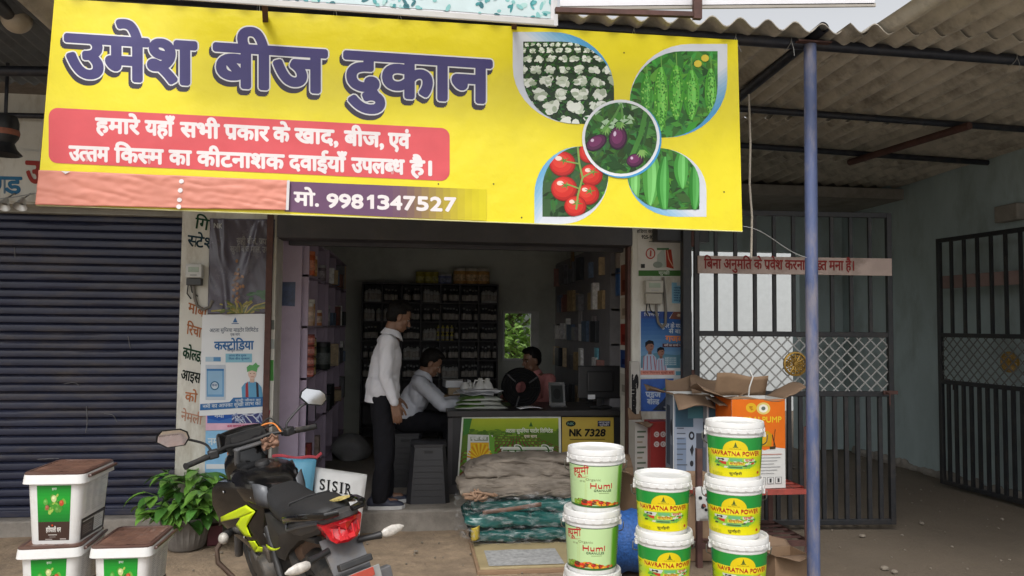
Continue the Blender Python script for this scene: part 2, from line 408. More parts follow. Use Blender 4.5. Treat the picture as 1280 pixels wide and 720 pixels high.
# small stones and scraps lying on the ground, too many to count
mb = MB()
for i in range(900):
    x = rnd.uniform(-4, 6); y = rnd.uniform(2.2, 6.0 if x < 2 else 10); r_ = rnd.uniform(0.003, 0.011)
    if rnd.random() < 0.06: r_ *= 2.4
    mb.ell((x, y, r_*0.3), (r_*rnd.uniform(.7, 1.3), r_, r_*0.7), rotm(z=rnd.uniform(0, 180)), 6, 4)
for (px, py, r_) in ((1078, 671, .022), (1106, 712, .026), (1118, 716, .022), (1152, 655, .02), (985, 700, .015), (520, 690, .014), (165, 690, .012), (1190, 684, .012)):
    c = G(px, py); mb.ell((c.x, c.y, r_*.35), (r_*1.2, r_, r_*.6), rotm(z=px), 8, 5)
tag(mb.build('gravel', mat('stones', (0.20, 0.17, 0.135), 0.9, var=0.3, scale=30)), kind='stuff')

# ------------------------------------------------------------------ the shop building
YF, YS = 6.0, 6.3
ZF = 0.16
bld = thing('shop_building', 'whitewashed roadside shop building with one open doorway and one closed shutter', 'building', (0, 6.2, 0))
XL0, XL1, XR0, XR1 = -1.735, -1.035, 1.775, 2.27
mb = MB()                           # floor: one raised slab with a worn front step
mb.box(XL1-0.02, XR0+0.05, 6.02, 10.2, -0.1, ZF)
mb.build('floor_slab', M_conc, bld, bevel=0.02)
mb = MB(); mb.box(-6.0, XL0-0.003, 6.14, 6.6, -0.1, 0.115); mb.box(XL0, XL1-0.023, 6.09, 6.6, -0.1, 0.10); mb.build('plinth', M_conc, bld, bevel=0.015)
mb = MB(); mb.box(XL0, XL1, YF, 6.45, 0.103, 3.30); mb.build('pillar', M_white, bld, bevel=0.01)
mb = MB(); mb.box(XR0, XR1, YF, 6.35, -0.05, 3.30); mb.build('pillar', M_white, bld, bevel=0.01)
mb = MB(); mb.box(-6.5, XL0-0.002, YF+0.06, 6.5, 2.47, 3.30); mb.box(XL1+0.002, XR0-0.002, YF+0.08, 6.5, 2.50, 3.30); mb.box(-9, -6.0, 6.2, 6.5, -0.1, 2.47)
mb.build('front_wall', M_white, bld)
mb = MB(); mb.box(-6.0, XL0-0.002, YS+0.06, YS+0.2, 0.117, 2.469); mb.build('back_board', M_darksh, bld)
# interior shell
XI0, XI1, YB = -1.18, 2.06, 10.0
WX0, WX1 = P(630, 400, YB).x, P(671, 400, YB).x; WZ0, WZ1 = P(650, 449, YB).z, P(650, 391, YB).z
mb = MB(); mb.box(XI0-0.2, WX0, YB, YB+0.2, 0.1, 3.3); mb.box(WX1, XI1+0.4, YB, YB+0.2, 0.1, 3.3); mb.box(WX0, WX1, YB, YB+0.2, 0.1, WZ0); mb.box(WX0, WX1, YB, YB+0.2, WZ1, 3.3)
mb.build('back_wall', M_inner, bld)
mb = MB(); mb.box(XI0-0.2, XI0, 6.45, YB, 0.1, 3.3); mb.build('inner_left_wall', M_lilac, bld)
mb = MB(); mb.box(XI1, 2.268, 6.352, YB+0.2, -0.05, 3.55); mb.build('inner_right_wall', M_inner, bld)
mb = MB(); mb.box(XI0-0.2, XI1, 6.5, YB+0.2, 3.0, 3.2); mb.build('ceiling', M_inner, bld)
mb = MB(); mb.box(-9, 2.27, 6.0, YB+0.4, 3.56, 3.70); mb.build('roof_slab', M_conc, bld)
# window in the back wall: white jamb and frame
wz = MB(); t = 0.045
for i_, (a, b, c, d) in enumerate(((WX0-.02, WX0+.006, WZ0-.02, WZ1+.02), (WX1-t*1.9, WX1+.02, WZ0-.02, WZ1+.02), (WX0+.006, WX1-t*1.9, WZ1-.01, WZ1+.02), (WX0+.006, WX1-t*1.9, WZ0-.02, WZ0+.01))):
    wz.box(a, b, YB-0.05-.003*(i_ < 2), YB-.003, c, d)
win = wz.build('window', mat('white_frame', (0.7, 0.7, 0.68), 0.5), bld)
# rolled shutter housing over the open doorway
mb = MB(); z0, z1 = 2.255, 2.47
mb.box(XL1+0.003, XR0-0.003, YF-0.02, YF+0.22, z0, z1); mb.box(XL1+0.05, XR0-0.003, YF+0.24, YF+0.3, z0-0.03, z0+0.09)
mb.build('shutter_housing', mat('housing_paint', (0.05, 0.048, 0.055), 0.55, var=0.2, scale=5, dirt=(0.09, 0.08, 0.075), dscale=3, damt=0.5), bld, bevel=0.006)
mb = MB(); mb.box(XR0+0.16, XR1+0.1, YF-0.16, YF-0.03, 2.285, 2.44); mb.build('lintel_box', M_black, bld, bevel=0.005)
mb = MB(); mb.box(XL1-0.07, XL1-0.025, YF-0.03, YF-0.004, 0.16, 2.45); mb.build('guide_channel', M_rust, bld)
mb = MB(); mb.box(XR0-0.03, XR0-0.003, YF+0.02, YF+0.1, 0.16, 2.25); mb.build('guide_channel', M_rust, bld)
# the closed shutter on the left
mb = MB(); X0, X1 = -6.0, XL0-0.01; rows = []
z = 0.13; zt = 2.465; pitch = 0.066
k = int((zt-z)/pitch); pr = []
for i in range(k+1):
    zz = z+i*pitch
    for a, d in ((0.0, 0.0), (0.12, -0.016), (0.45, -0.021), (0.78, -0.016), (0.9, 0.0), (0.95, 0.006)):
        if zz+a*pitch <= zt: pr.append((zz+a*pitch, d))
nx = 24
vs = []
for j in range(nx+1):
    xx = X0+(X1-X0)*j/nx
    for zz, d in pr: vs.append((xx, YS+d+0.006*noisy((xx*1.3, zz*2.2, 5)), zz+0.003*noisy((xx*.9, zz*.7, 9))))
n = len(pr)
mb.add(vs, [(j*n+i, j*n+i+1, (j+1)*n+i+1, (j+1)*n+i) for j in range(nx) for i in range(n-1)])
sh = mb.build('shutter', M_shut, bld, smooth=True, ang=50)
mb = MB(); mb.box(X0, X1, YS-0.05, YS-0.012, 0.118, 0.165); mb.build('bottom_rail', M_shut, sh, bevel=0.004)
mb = MB(); mb.box(X0, XL0-0.003, YS-0.1, YS-0.02, 2.425, 2.468); mb.build('top_rail', mat('pale_lintel', (0.30, 0.29, 0.26), 0.8), sh)

for k, pts in enumerate((((108, 508), (109, 528), (107, 541)), ((130, 517), (141, 519), (146, 527)), ((18, 309), (19, 322)), ((47, 574), (74, 573)), ((80, 480), (92, 478), (99, 482)), ((160, 420), (163, 436)))):
    a_ = MB(); a_.tube(smooth([P(x, y, YS-.0235) for x, y in pts], 4), .003, 5, flat=.5); a_.build('scratch', mat('pale_scratch', (.16, .16, .17), .8), sh)
# ------------------------------------------------------------------ covered passage to the right
pas = thing('passage_wall', 'pale teal plastered side wall of the covered passage, bare and stained', 'wall', (5.7, 8, 0))
XW = 5.72
mb = MB(); mb.box(XW, XW+0.2, 3.2, 9.6, -0.05, 3.75); mb.build('plaster', M_teal, pas)
mb = MB()
for i in range(60):
    y = 4+5.3*i/60; mb.ell((XW-0.02, y, 0.01), (rnd.uniform(.03, .07), .09, rnd.uniform(.03, .09)), None, 8, 5)
mb.build('rubble_footing', M_conc, pas, smooth=True)
YBK = 9.5
xo0, xo1 = 2.3, P(1000, 400, YBK).x; zo = P(900, 313, YBK).z
bw = thing('passage_back_wall', 'teal wall closing the end of the passage beside a bright opening', 'wall', (4.6, YBK, 0))
mb = MB(); mb.box(xo1, XW-0.003, YBK, YBK+0.2, -0.05, 3.5); mb.box(xo0, xo1, YBK, YBK+0.2, zo, 3.5); mb.build('plaster', M_teal, bw)
mb = MB(); mb.box(2.3, XW, 8.20, YBK+0.3, 3.12, 3.24); mb.box(2.3, XW, 8.26, YBK+0.3, 3.352, 3.6); mb.build('ceiling_slab', M_conc, bw)  # upper box added to shut out sky light above the sheet ends
yw = thing('courtyard_wall', 'bright whitewashed courtyard wall seen through the gate bars', 'wall', (4.0, 14.2, 0))
mb = MB(); mb.box(1.9, 9, 14, 14.2, -0.1, 3.4); mb.build('plaster', mat('bright_whitewash', (0.46, 0.48, 0.48), 0.85, var=0.06), yw)
mb = MB(); mb.box(1.9, 9, 13.97, 14.23, 3.402, 3.48); mb.build('coping', M_conc, yw)
# lower part of the left end of the back wall (dark base of the courtyard opening)
# ------------------------------------------------------------------ canopy of corrugated sheets on pipes
can = thing('sheet_canopy', 'corrugated cement sheet canopy on dark steel pipes over the shop front', 'canopy', (2, 5, 3.4))
def corr(x0, x1, y0, y1, z0, z1, name, m, ph=0.0, amp=0.030, pitch=0.177, jag=0.0):
    mb = MB(); n = int((x1-x0)/pitch*10); ny = 6
    for side in (0, 1):
        mb.grid(lambda u, v: (x0+(x1-x0)*u, y0+(y1-y0)*v, z0+(z1-z0)*v+side*0.007+amp*math.cos(2*math.pi*((x0+(x1-x0)*u)/pitch+ph))+0.01*noisy((x0+(x1-x0)*u*1.0, v*2, 2))), n, ny)
    for yy, zz in ((y0, z0), (y1, z1)):
        vs = []
        for i in range(n+1):
            x = x0+(x1-x0)*i/n; v = 0 if yy == y0 else 1; w = zz+amp*math.cos(2*math.pi*(x/pitch+ph))+0.01*noisy((x0+(x-x0)*1.0, v*2, 2))
            vs += [(x, yy, w), (x, yy, w+0.007)]
        mb.add(vs, [(2*i, 2*i+2, 2*i+3, 2*i+1) for i in range(n)])
    return mb.build(name, m, can, smooth=True, ang=60, recalc=False)
ZC = 3.395
corr(-2.3, 2.78, 4.30, 5.75, ZC+0.045, ZC-0.02, 'roof_sheet', M_asb)
corr(2.80, 8.5, 2.2, 4.35, ZC+0.07, ZC+0.035, 'roof_sheet', M_asb, 0.2)
corr(2.6, 8.5, 4.2, 6.05, ZC+0.02, ZC-0.04, 'roof_sheet', M_asb, 0.4)
corr(2.3, 8.5, 5.9, 7.35, ZC-0.045, ZC-0.06, 'roof_sheet', M_asb, 0.1)
corr(2.3, 8.5, 7.2, 8.35, ZC-0.068, ZC-0.09, 'roof_sheet', M_asb, 0.35)
M_tin = mat('grey_tin', (0.13, 0.14, 0.155), 0.55, 0.3, var=0.2, scale=4, dirt=(0.05, 0.048, 0.05), dscale=2.2, damt=0.6)
corr(-7.5, -2.25, 3.2, 6.05, ZC+0.14, ZC-0.02, 'roof_sheet', M_tin, 0, 0.012, 0.09)
def pipe(name, a, b, r_, m=M_dark, parent=can, n=14): return MB().tube([a, b], r_, n).build(name, m, parent, smooth=True)
yp = 4.43
pl_, pr_ = P(-60, -22, yp), P(1400, 84, yp)
pipe('purlin', pl_, pr_, 0.036)
zz = ZC-0.09
a = G(930, 136, zz); b = G(1300, 163, zz); pipe('purlin', a-(b-a)*0.12, b+(b-a)*0.3, 0.028)
a = G(930, 182, zz-0.03); b = G(1300, 208, zz-0.03); pipe('purlin', a-(b-a)*0.05, b+(b-a)*0.3, 0.028)
a = P(1030, 34, 4.30); b = G(935, 112, a.z-0.12); d = (b-a).normalized()
mb = MB(); mb.tube([a, a+d*1.9], 0.036, 16, cap=False); mb.tube([a+d*.001, a+d*1.9], 0.030, 16, cap=False); mb.build('rafter', M_dark, can, smooth=True)
a = G(1212, 157, zz-0.05); b = G(1062, 203, zz-0.09); pipe('rafter', a, b, 0.032, M_rust)
# beams on the left under the tin sheet
for (ax, ay, bx, by, Y, r_) in ((-40, 88, 66, 90, 5.4, .035), (-40, 143, 64, 146, 6.0, .02)):
    pipe('purlin', P(ax, ay, Y), P(bx+30, by, Y), r_)
pipe('rafter', P(-20, -10, 4.4), P(70, 70, 6.0), 0.04)
# hooks and wire ends on the front pipe
for px in (325, 420, 500, 790, 916, 985, 1265):
    mb = MB()
    c = P(px, 22+(px-600)*0.0726+26*0, yp); c.z = pl_.z+(pr_.z-pl_.z)*((c.x-pl_.x)/(pr_.x-pl_.x))
    mb.tube([c+Vector((0.042*math.cos(t)*0.3, 0.042*math.sin(t), 0.042*math.cos(t))) for t in [k*0.7 for k in range(10)]], 0.0022, 5)
    mb.tube([c+Vector((0, -0.042, 0)), c+Vector((0.01, -0.05, -0.05)), c+Vector((0.02+rnd.uniform(-.03, .03), -0.052, -0.10))], 0.002, 5); mb.build('tie_wire', M_wire, can)

post = thing('canopy_post', 'tall worn blue steel pipe post holding up the canopy front', 'post', (2.42, 4.36, 0))
pt = P(1012.5, 56, 4.40); pb = P(1016.5, 640, 4.40); d = (pb-pt)/(pb.z-pt.z); base = pt+d*(0.0-pt.z)
mb = MB(); mb.tube([base, base+(pt-base)*.25, base+(pt-base)*.5, base+(pt-base)*.75, pt], 0.038, 20); mb.build('pipe', M_blue, post, smooth=True)
mb = MB(); mb.box(base.x-.09, base.x+.09, base.y-.09, base.y+.09, 0.0, 0.012); mb.build('base_plate', M_rust, post)
mb = MB(); mb.box(pt.x-.10, pt.x+.12, pt.y-.05, pt.y+.05, pt.z+.003, pt.z+.012); mb.build('top_plate', M_rust, post)

# ------------------------------------------------------------------ gates
M_gold = mat('gold_paint', (0.36, 0.22, 0.05), 0.4, 0.6, var=0.3, scale=30)
M_mesh = mat('pale_lattice', (0.30, 0.30, 0.29), 0.5, 0.3)
def gate(origin, ex, H, W, zb, label, name='steel_gate', lat=M_mesh):
    """Leaf in local x (width) and z; origin at its lower corner."""
    ex = Vector(ex); g = thing(name, label, 'gate', origin)
    ang = math.atan2(ex.y, ex.x); M = Matrix.Translation(Vector(origin)) @ Matrix.Rotation(ang, 4, 'Z')
    zt = H; z1 = H*0.405; z2 = H*0.585; z3 = H*0.62
    zl0 = H*0.405; zl1 = H*0.595
    f = MB(); w = 0.042
    f.box(0, w, -w/2, w/2, 0, zt); f.box(W-w, W, -w/2, w/2, 0, zt)
    for zz in (0.0, zl0, zl1, zt-w): f.box(w, W-w, -w/2+.001, w/2-.001, zz, zz+w)
    f.build('frame', M_black, g, bevel=0.004).data.transform(M)
    nb = 10
    for i in range(1, nb):
        x = w/2+(W-w)*i/nb; m_ = MB(); m_.box(x-.014, x+.014, -.012, .012, zl1+w, zt-w); m_.build('bar', M_black, g).data.transform(M)
    nb2 = 17
    for i in range(1, nb2):
        x = w/2+(W-w)*i/nb2; m_ = MB(); m_.box(x-.016, x+.016, -.012, .012, w, zl0); m_.build('bar', M_black, g).data.transform(M)
    l = MB(); za, zc = zl0+w, zl1; hh = zc-za; st = 0.098; t_ = 0.0045; x = -hh
    while x < W:
        for s_ in (0, 1):
            xa, xb = x, x+hh; ya, yb = (za, zc) if s_ == 0 else (zc, za)
            a0 = max(xa, w); b0 = min(xb, W-w)
            if b0 > a0+0.01:
                f0 = (a0-xa)/hh; f1 = (b0-xa)/hh
                l.bar((a0, 0.004*s_-.002, ya+(yb-ya)*f0), (b0, 0.004*s_-.002, ya+(yb-ya)*f1), 0.011, 0.004, (0, 1, 0))
        x += st
    l.build('lattice', lat, g).data.transform(M)
    e = MB(); c = Vector((W*0.5, -0.02, (za+zc)/2)); rr = 0.098
    A = rotm(x=90)
    e.lathe([(rr, -.008), (rr, .008), (rr*.86, .012), (rr*.80, 0), (rr*.86, -.008), (rr, -.008)], 32, c, A)
    e.lathe([(0.0, .014), (rr*.16, .012), (rr*.2, 0), (rr*.2, -.008)], 20, c, A)
    e.lathe([(rr*.5, -.006), (rr*.5, .006), (rr*.44, .006), (rr*.44, -.006), (rr*.5, -.006)], 24, c, A)
    for k in range(12):
        t = math.pi*2*k/12; v = Vector((math.cos(t), 0, math.sin(t)))
        e.tube([c+v*rr*.15, c+v*rr*.4, c+v*rr*.86], [.004, .009, .005], 6)
        v2 = Vector((math.cos(t+.26), 0, math.sin(t+.26))); e.ell(c+v2*rr*.66, .0105, None, 6, 4)
    e.build('wheel_emblem', M_gold, g, smooth=True).data.transform(M)
    for zz in (0.3, 1.1, 2.2): h = MB(); h.tube([(0.0-.012, 0, zz), (-.012, 0, zz+.12)], .02, 8); h.build('hinge', M_rust, g).data.transform(M)
    k = MB(); k.box(W-.10, W+.02, -.035, -.022, zl0+.02, zl0+.05); k.tube([(W-.08, -.04, zl0+.035), (W-.08, -.09, zl0+.03), (W-.08, -.09, zl0-.06)], .007, 8)
    k.build('latch', M_rust, g).data.transform(M)
    return g, M
ga, gb = G(868, 657, 0.04), G(1119, 655, 0.04); W1 = (gb-ga).length
gate1, MG1 = gate(ga, (gb-ga).normalized(), 2.50, W1, 0.04, 'closed black gate leaf behind the blue post, with white lattice and gold wheel')
gc, gd = G(1177, 604, 0.03), G(1284, 632, 0.03); e2 = (gc-gd); e2.z = 0; e2.normalize()
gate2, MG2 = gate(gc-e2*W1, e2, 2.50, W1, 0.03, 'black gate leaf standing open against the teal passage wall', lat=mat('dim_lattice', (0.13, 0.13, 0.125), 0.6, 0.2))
# gate posts at the shop pillar
mb = MB(); gp = thing('gate_post', 'black square gate post beside the whitewashed pillar', 'post', (ga.x-.06, ga.y+.05, 0))
mb.box(ga.x-.095, ga.x-.025, ga.y-.02, ga.y+.05, 0, 2.60); mb.build('post_tube', M_black, gp, bevel=.005)
# painted planks wired to the gates
def plank(M, W, z0, z1, x0, x1, label, txt, m):
    s = thing('notice_plank', label, 'notice sign', M @ Vector((W/2, -.03, z0))); b = MB(); b.box(x0, x1, -.045, -.027, z0, z1)
    b.build('board', m, s, bevel=.002).data.transform(M)
    a = Art(); a.text(txt, x0+.05, x1-.30*(x1-x0)/1.5, z1-.028, z1-.028, (z1-z0)*.52, (150, 44, 40), .035, down=False)
    a.build('lettering', lambda x, y, h: M @ Vector((x, -.0475-h, y)), printmat('sign_paint', .7, k=.75), s)
    return s
M_plank = mat('pinkish_plank', (0.46, 0.36, 0.32), 0.75, var=.1, scale=7, dirt=(.20, .15, .12), dscale=4, damt=.7)
plank(MG1, W1, 1.985, 2.125, 0.02, W1-.02, 'pale pink plank with red Hindi words on the closed gate', 'बिना अनुमति के प~वेश करना स{ख}त मना है।', M_plank)
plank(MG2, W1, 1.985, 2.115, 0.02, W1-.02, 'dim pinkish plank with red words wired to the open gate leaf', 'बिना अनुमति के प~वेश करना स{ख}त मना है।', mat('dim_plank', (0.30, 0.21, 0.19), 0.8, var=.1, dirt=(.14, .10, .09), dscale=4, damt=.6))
# short block ledge high on the teal wall
mb = MB(); q = PX(1268, 264, XW); mb.box(XW-.10, XW-.004, q.y-.14, q.y+.14, q.z-.1, q.z+.06); o = mb.build('wall_bracket', M_conc, bevel=.01)
tag(o, 'small grey concrete block sticking out high on the teal wall', 'bracket')
# dangling rope and thin wire near the post
rp = [P(936, 118, 4.75), P(938, 180, 4.74), P(937, 230, 4.74), P(940, 270, 4.73), P(939, 322, 4.73)]
o = MB().tube(rp, 0.007, 7).build('hanging_rope', mat('jute', (0.42, 0.38, 0.32), .9, var=.2, scale=60), smooth=True); tag(o, 'frayed grey rope hanging from the canopy beside the yellow banner', 'rope')
q0, q1 = P(929, 283, 4.44), P(1008, 322, 4.36)
o = MB().tube([q0+(q1-q0)*t+Vector((0, 0, .05*math.sin(math.pi*t)*(1-1.6*t))) for t in [k/14 for k in range(15)]], 0.0022, 5).build('thin_wire', M_wire, smooth=True)
tag(o, 'thin pale wire from the banner corner to the blue post', 'wire')

# ------------------------------------------------------------------ the yellow banner
YBAN = 4.36
PR = printmat('flex_print', 0.42, 0.35, 0.84, bump=0.02, bscale=2.2)
PRP = printmat('paper_print', 0.7, 0.25, 0.78)
PRG = printmat('glossy_print', 0.22, 0.5, 0.8, bump=0.004, bscale=9)
ban = thing('shop_banner', 'large yellow flex banner with Hindi shop name and round vegetable pictures', 'banner', P(480, 150, YBAN))
BQ = [(68, -2), (922, 50), (928, 289), (46, 256)]
def banfn(x, y, h, off=0.0):
    return P(x, y, YBAN)+Vector((0, -h-off, 0))
def quadgrid(Q, fn, nu, nv, mb=None, h=0.0):
    mb = mb or MB()
    def f(u, v):
        a = [Q[0][k]+(Q[1][k]-Q[0][k])*u for k in (0, 1)]; b = [Q[3][k]+(Q[2][k]-Q[3][k])*u for k in (0, 1)]
        return fn(a[0]+(b[0]-a[0])*v, a[1]+(b[1]-a[1])*v, h)
    return mb.grid(f, nu, nv)
M_yel = mat('yellow_flex', (0.78, 0.66, 0.012), 0.38, var=0.03, scale=3, dirt=(0.66, 0.55, 0.02), dscale=4, damt=0.35, bump=0.02, bscale=2.2)
mb = quadgrid(BQ, banfn, 60, 16); quadgrid(BQ, lambda x, y, h: banfn(x, y, -0.012), 60, 16, mb)
mb.build('flex_sheet', M_yel, ban, smooth=True, recalc=False)
mb = MB()
for Q in ([(72, 3), (918, 55)], [(918, 55), (924, 284)], [(50, 250), (924, 284)], [(72, 3), (50, 250)], [(345, 22), (335, 262)], [(630, 40), (628, 272)]):
    a, b = P(*Q[0], YBAN+.035), P(*Q[1], YBAN+.035); mb.bar(a, b, .025)
mb.build('back_frame', M_rust, ban)
mb = MB(); mb.tube([banfn(46+882*t, 256.5+33*t, 0.002) for t in [k/40 for k in range(41)]], .0035, 6); mb.build('hem_edge', mat('yellow_hem', (0.62, 0.60, 0.30), .5), ban)

A = Art(0.0001); NV = (74, 68, 122)
A.h = 0.0006
HY = lambda x: 40.5+.0617*(x-80)
for col, dx, dy, bo in (((62, 56, 70), -2.5, 5.5, .106), ((238, 238, 238), 0, 0, .096), (NV, 0, 0, .062)):
    for w, x0, x1 in (('उमेश', 80, 248), ('बीज', 266, 411), ('दुकान', 429, 617)):
        A.text(w, x0+3+dx, x1-4+dx, HY(x0)+4+dy, HY(x1)+4+dy, 50, col, bo, nb=14)
# red panel
def rrect(x0, x1, yl0, yl1, yr0, yr1, r_, n=6):
    pts = []
    for (cx, cy, a0) in ((x1-r_, yr0+r_, -90), (x1-r_, yr1-r_, 0), (x0+r_, yl1-r_, 90), (x0+r_, yl0+r_, 180)):
        for k in range(n+1): t = R(a0+90*k/n); pts.append((cx+r_*math.cos(t), cy+r_*math.sin(t)))
    return pts
A.up(); A.up()
pp = rrect(61, 562, 135, 204, 160, 226, 11)
A.poly(pp, (226, 92, 98))
W_ = (244, 236, 236)
for w, x0, x1 in (('हमारे', 120, 174.5), ('यहाँ', 182, 218), ('सभी', 226, 274), ('प~कार', 281, 336), ('के', 342, 362), ('खाद,', 369, 422), ('बीज,', 431, 479), ('एवं', 486, 512)):
    A.text(w, x0, x1, 148+(x0-120)*.052, 148+(x1-120)*.052, 17.0, W_, .068)
for w, x0, x1 in (('उ{त}तम', 87, 136), ('कि{स}म', 144, 204), ('का', 212, 239), ('कीटनाशक', 247, 355), ('दवाईयाँ', 362, 433), ('उपल{ब}ध', 440, 505), ('है।', 513, 539)):
    A.text(w, x0, x1, 183+(x0-87)*.0425, 183+(x1-87)*.0425, 17.0, W_, .068)
# phone strip fading into the yellow
n = 28; x0 = 356
for k in range(n):
    a = x0+(608-x0)*k/n; b = x0+(608-x0)*(k+1)/n; t = max(0, (a-470)/138); t = t*t*(3-2*t)
    c = tuple(int(p+(q-p)*t) for p, q in zip((112, 78, 110), (228, 214, 30))); Y0 = lambda x: 227+(x-364)*.041; Y1 = lambda x: 265+(x-364)*.051
    A.poly([(a, Y0(a)), (b, Y0(b)), (b, min(Y1(b), 256+.0374*(b-46)-1)), (a, min(Y1(a), 256+.0374*(a-46)-1))], c, k == 0)
A.up()
A.text('मो.', 368, 398, 240.5, 242.3, 15.5, W_, .055)
for i, ch in enumerate('9981347527'):
    xs = [409, 424.5, 440, 462, 472.5, 488.5, 505, 521.5, 538.5, 556][i]; x2 = xs+(13.5 if ch != '1' else 4.5); t0 = 242.5+(xs-409)*.032
    if ch == '1':                   # a one with its flag
        A.poly([(xs+1.2, t0-.6), (xs+5.6, t0-.6), (xs+5.6, t0+17), (xs+.9, t0+17), (xs+.9, t0+5.2), (xs-3.2, t0+6.4), (xs-3.2, t0+2.6)], W_); continue
    A.text(ch, xs, x2, t0, t0+.5, 16.5, W_, .06, latin=True)
# the vegetable pictures
def leafpts(x0, y0, x1, y1, sharp, n=10, f=0.62):
    """Rounded rectangle with two opposite sharp corners: 'a' = top left and bottom right, 'b' = the others."""
    rx, ry = (x1-x0)*f, (y1-y0)*f; pts = []
    if sharp == 'a':
        pts.append((x0, y0))
        for k in range(n+1): t = R(-90+90*k/n); pts.append((x1-rx+rx*math.cos(t), y0+ry+ry*math.sin(t)))
        pts.append((x1, y1))
        for k in range(n+1): t = R(90+90*k/n); pts.append((x0+rx+rx*math.cos(t), y1-ry+ry*math.sin(t)))
    else:
        pts.append((x1, y0)); pts.append((x1, y1-ry))
        for k in range(n+1): t = R(90*k/n); pts.append((x1-rx+rx*math.cos(t), y1-ry+ry*math.sin(t)))
        pts.append((x0, y1))
        for k in range(n+1): t = R(180+90*k/n); pts.append((x0+rx+rx*math.cos(t), y0+ry+ry*math.sin(t)))
    return pts
rv = random.Random(3)
def GR(lo, hi):
    g = rv.randint(lo, hi); return (int(g*rv.uniform(.40, .62)), g, int(g*rv.uniform(.28, .48)))
def outer(pts, white, blue, bx, by):
    A.poly(pts, white)
    cx = sum(p[0] for p in pts)/len(pts); cy = sum(p[1] for p in pts)/len(pts)
    A.clip = pts
    n = 10
    for k in range(n):
        t = k/n; c = tuple(int(a+(b-a)*t) for a, b in zip(white, blue)); s_ = 8+t*42
        L = math.hypot(bx, by); ux, uy = bx/L, by/L
        A.poly([(cx+ux*s_-uy*90, cy+uy*s_+ux*90), (cx+ux*s_+uy*90, cy+uy*s_-ux*90), (cx+ux*140+uy*90, cy+uy*140-ux*90), (cx+ux*140-uy*90, cy+uy*140+ux*90)], c)
    A.clip = None
WB, BL = (222, 226, 236), (72, 160, 214)
def leafy(cl, base, n, lo, hi, x0, x1, y0, y1, rr=9):
    A.clip = cl; A.poly(cl, base)
    for i in range(n):
        x, y = rv.uniform(x0, x1), rv.uniform(y0, y1); t = rv.uniform(0, 6.28); L = rv.uniform(rr*.5, rr*1.3); w = L*rv.uniform(.2, .5)
        c = GR(lo, hi); A.poly([(x-L*math.cos(t), y-L*math.sin(t)), (x-w*math.sin(t), y+w*math.cos(t)), (x+L*math.cos(t), y+L*math.sin(t)), (x+w*math.sin(t), y-w*math.cos(t))], c, i % 4 == 0)
A.build('title_print', banfn, PR, ban)
# cauliflowers
A = Art(.0001); A.h = .0006
outer(leafpts(641, 40, 767.5, 155, 'a'), WB, BL, 1, -1.2)
cl = leafpts(654, 52, 767.5, 155, 'a', f=.58); leafy(cl, (40, 60, 38), 420, 40, 130, 655, 768, 52, 155, 4)
for row in range(8):
    t = row/7; y = 56+t**1.35*98; s_ = 3.6+t*11; x = 650-20*t+ (row % 2)*s_*1.2; 
    while x < 775:
        dx = x+(60-(768-x))*0.0
        for q in range(13): A.ell(dx+rv.uniform(-.6, .6)*s_, y+rv.uniform(-.42, .42)*s_, s_*rv.uniform(.2, .55), s_*rv.uniform(.18, .45), rv.choice(((232, 238, 224), (206, 216, 196), (176, 190, 164), (240, 244, 234))), 8, up=q % 3 == 0)
        for q in range(5):
            t2 = rv.uniform(0, 6.28); A.poly([(dx+s_*.85*math.cos(t2), y+s_*.7*math.sin(t2)), (dx+s_*1.25*math.cos(t2+.25), y+s_*1.05*math.sin(t2+.25)), (dx+s_*.8*math.cos(t2+.5), y+s_*.65*math.sin(t2+.5))], GR(60, 130), q == 0)
        x += s_*2.2
A.clip = None
A.build('cauliflower_picture', banfn, PR, ban)
# bitter gourds
A = Art(.0001); A.h = .0006
outer(leafpts(787, 55, 909, 172, 'b'), WB, BL, 1, 1.3)
cl = leafpts(787, 64, 897, 172, 'b', f=.6); leafy(cl, (66, 148, 58), 260, 80, 175, 787, 897, 64, 172, 11)
def gourd(x, y0, y1, w, base, warty=True, bend=0):
    n = 12; prof = [math.sin(math.pi*min(1, (k/n)*.93+.05))**.7 for k in range(n+1)]
    L_ = [(x-w*p+bend*math.sin(math.pi*k/n), y0+(y1-y0)*k/n) for k, p in enumerate(prof)]; R_ = [(x+w*p+bend*math.sin(math.pi*k/n), y0+(y1-y0)*k/n) for k, p in enumerate(prof)]
    A.up()
    for s0, s1, dv in ((-1, -.45, -28), (-.45, .1, 10), (.1, .55, 30), (.55, 1, -12)):
        A.poly([((a[0]+b[0])/2+(b[0]-a[0])/2*s0, a[1]) for a, b in zip(L_, R_)]+[((a[0]+b[0])/2+(b[0]-a[0])/2*s1, a[1]) for a, b in zip(L_, R_)][::-1], tuple(max(0, min(255, v+dv)) for v in base), False)
    if warty:
        A.up()
        for q in range(int((y1-y0)*1.7)):
            t = rv.uniform(.08, .93); p = math.sin(math.pi*t)**.7; A.ell(x+bend*math.sin(math.pi*t)+rv.uniform(-.85, .85)*w*p, y0+(y1-y0)*t, rv.uniform(.6, 1.2), rv.uniform(.9, 1.7), rv.choice(((52, 128, 40), (150, 214, 96), (72, 150, 48))), 6, up=False)
for x, y0, y1, w, b in ((808, 92, 140, 7.5, (84, 170, 58)), (826, 84, 164, 9, (104, 190, 66)), (845, 82, 150, 9.5, (92, 182, 58)), (864, 88, 150, 10, (98, 188, 66)), (888, 86, 146, 7.5, (110, 196, 74))):
    A.line([(x, y0-16), (x+1, y0+4)], 1.2, (120, 170, 80)); gourd(x, y0, y1, w, b)
for x, y in ((872, 80), (881, 73)): A.ell(x, y, 5, 4.5, (226, 206, 70), 9)
A.clip = None
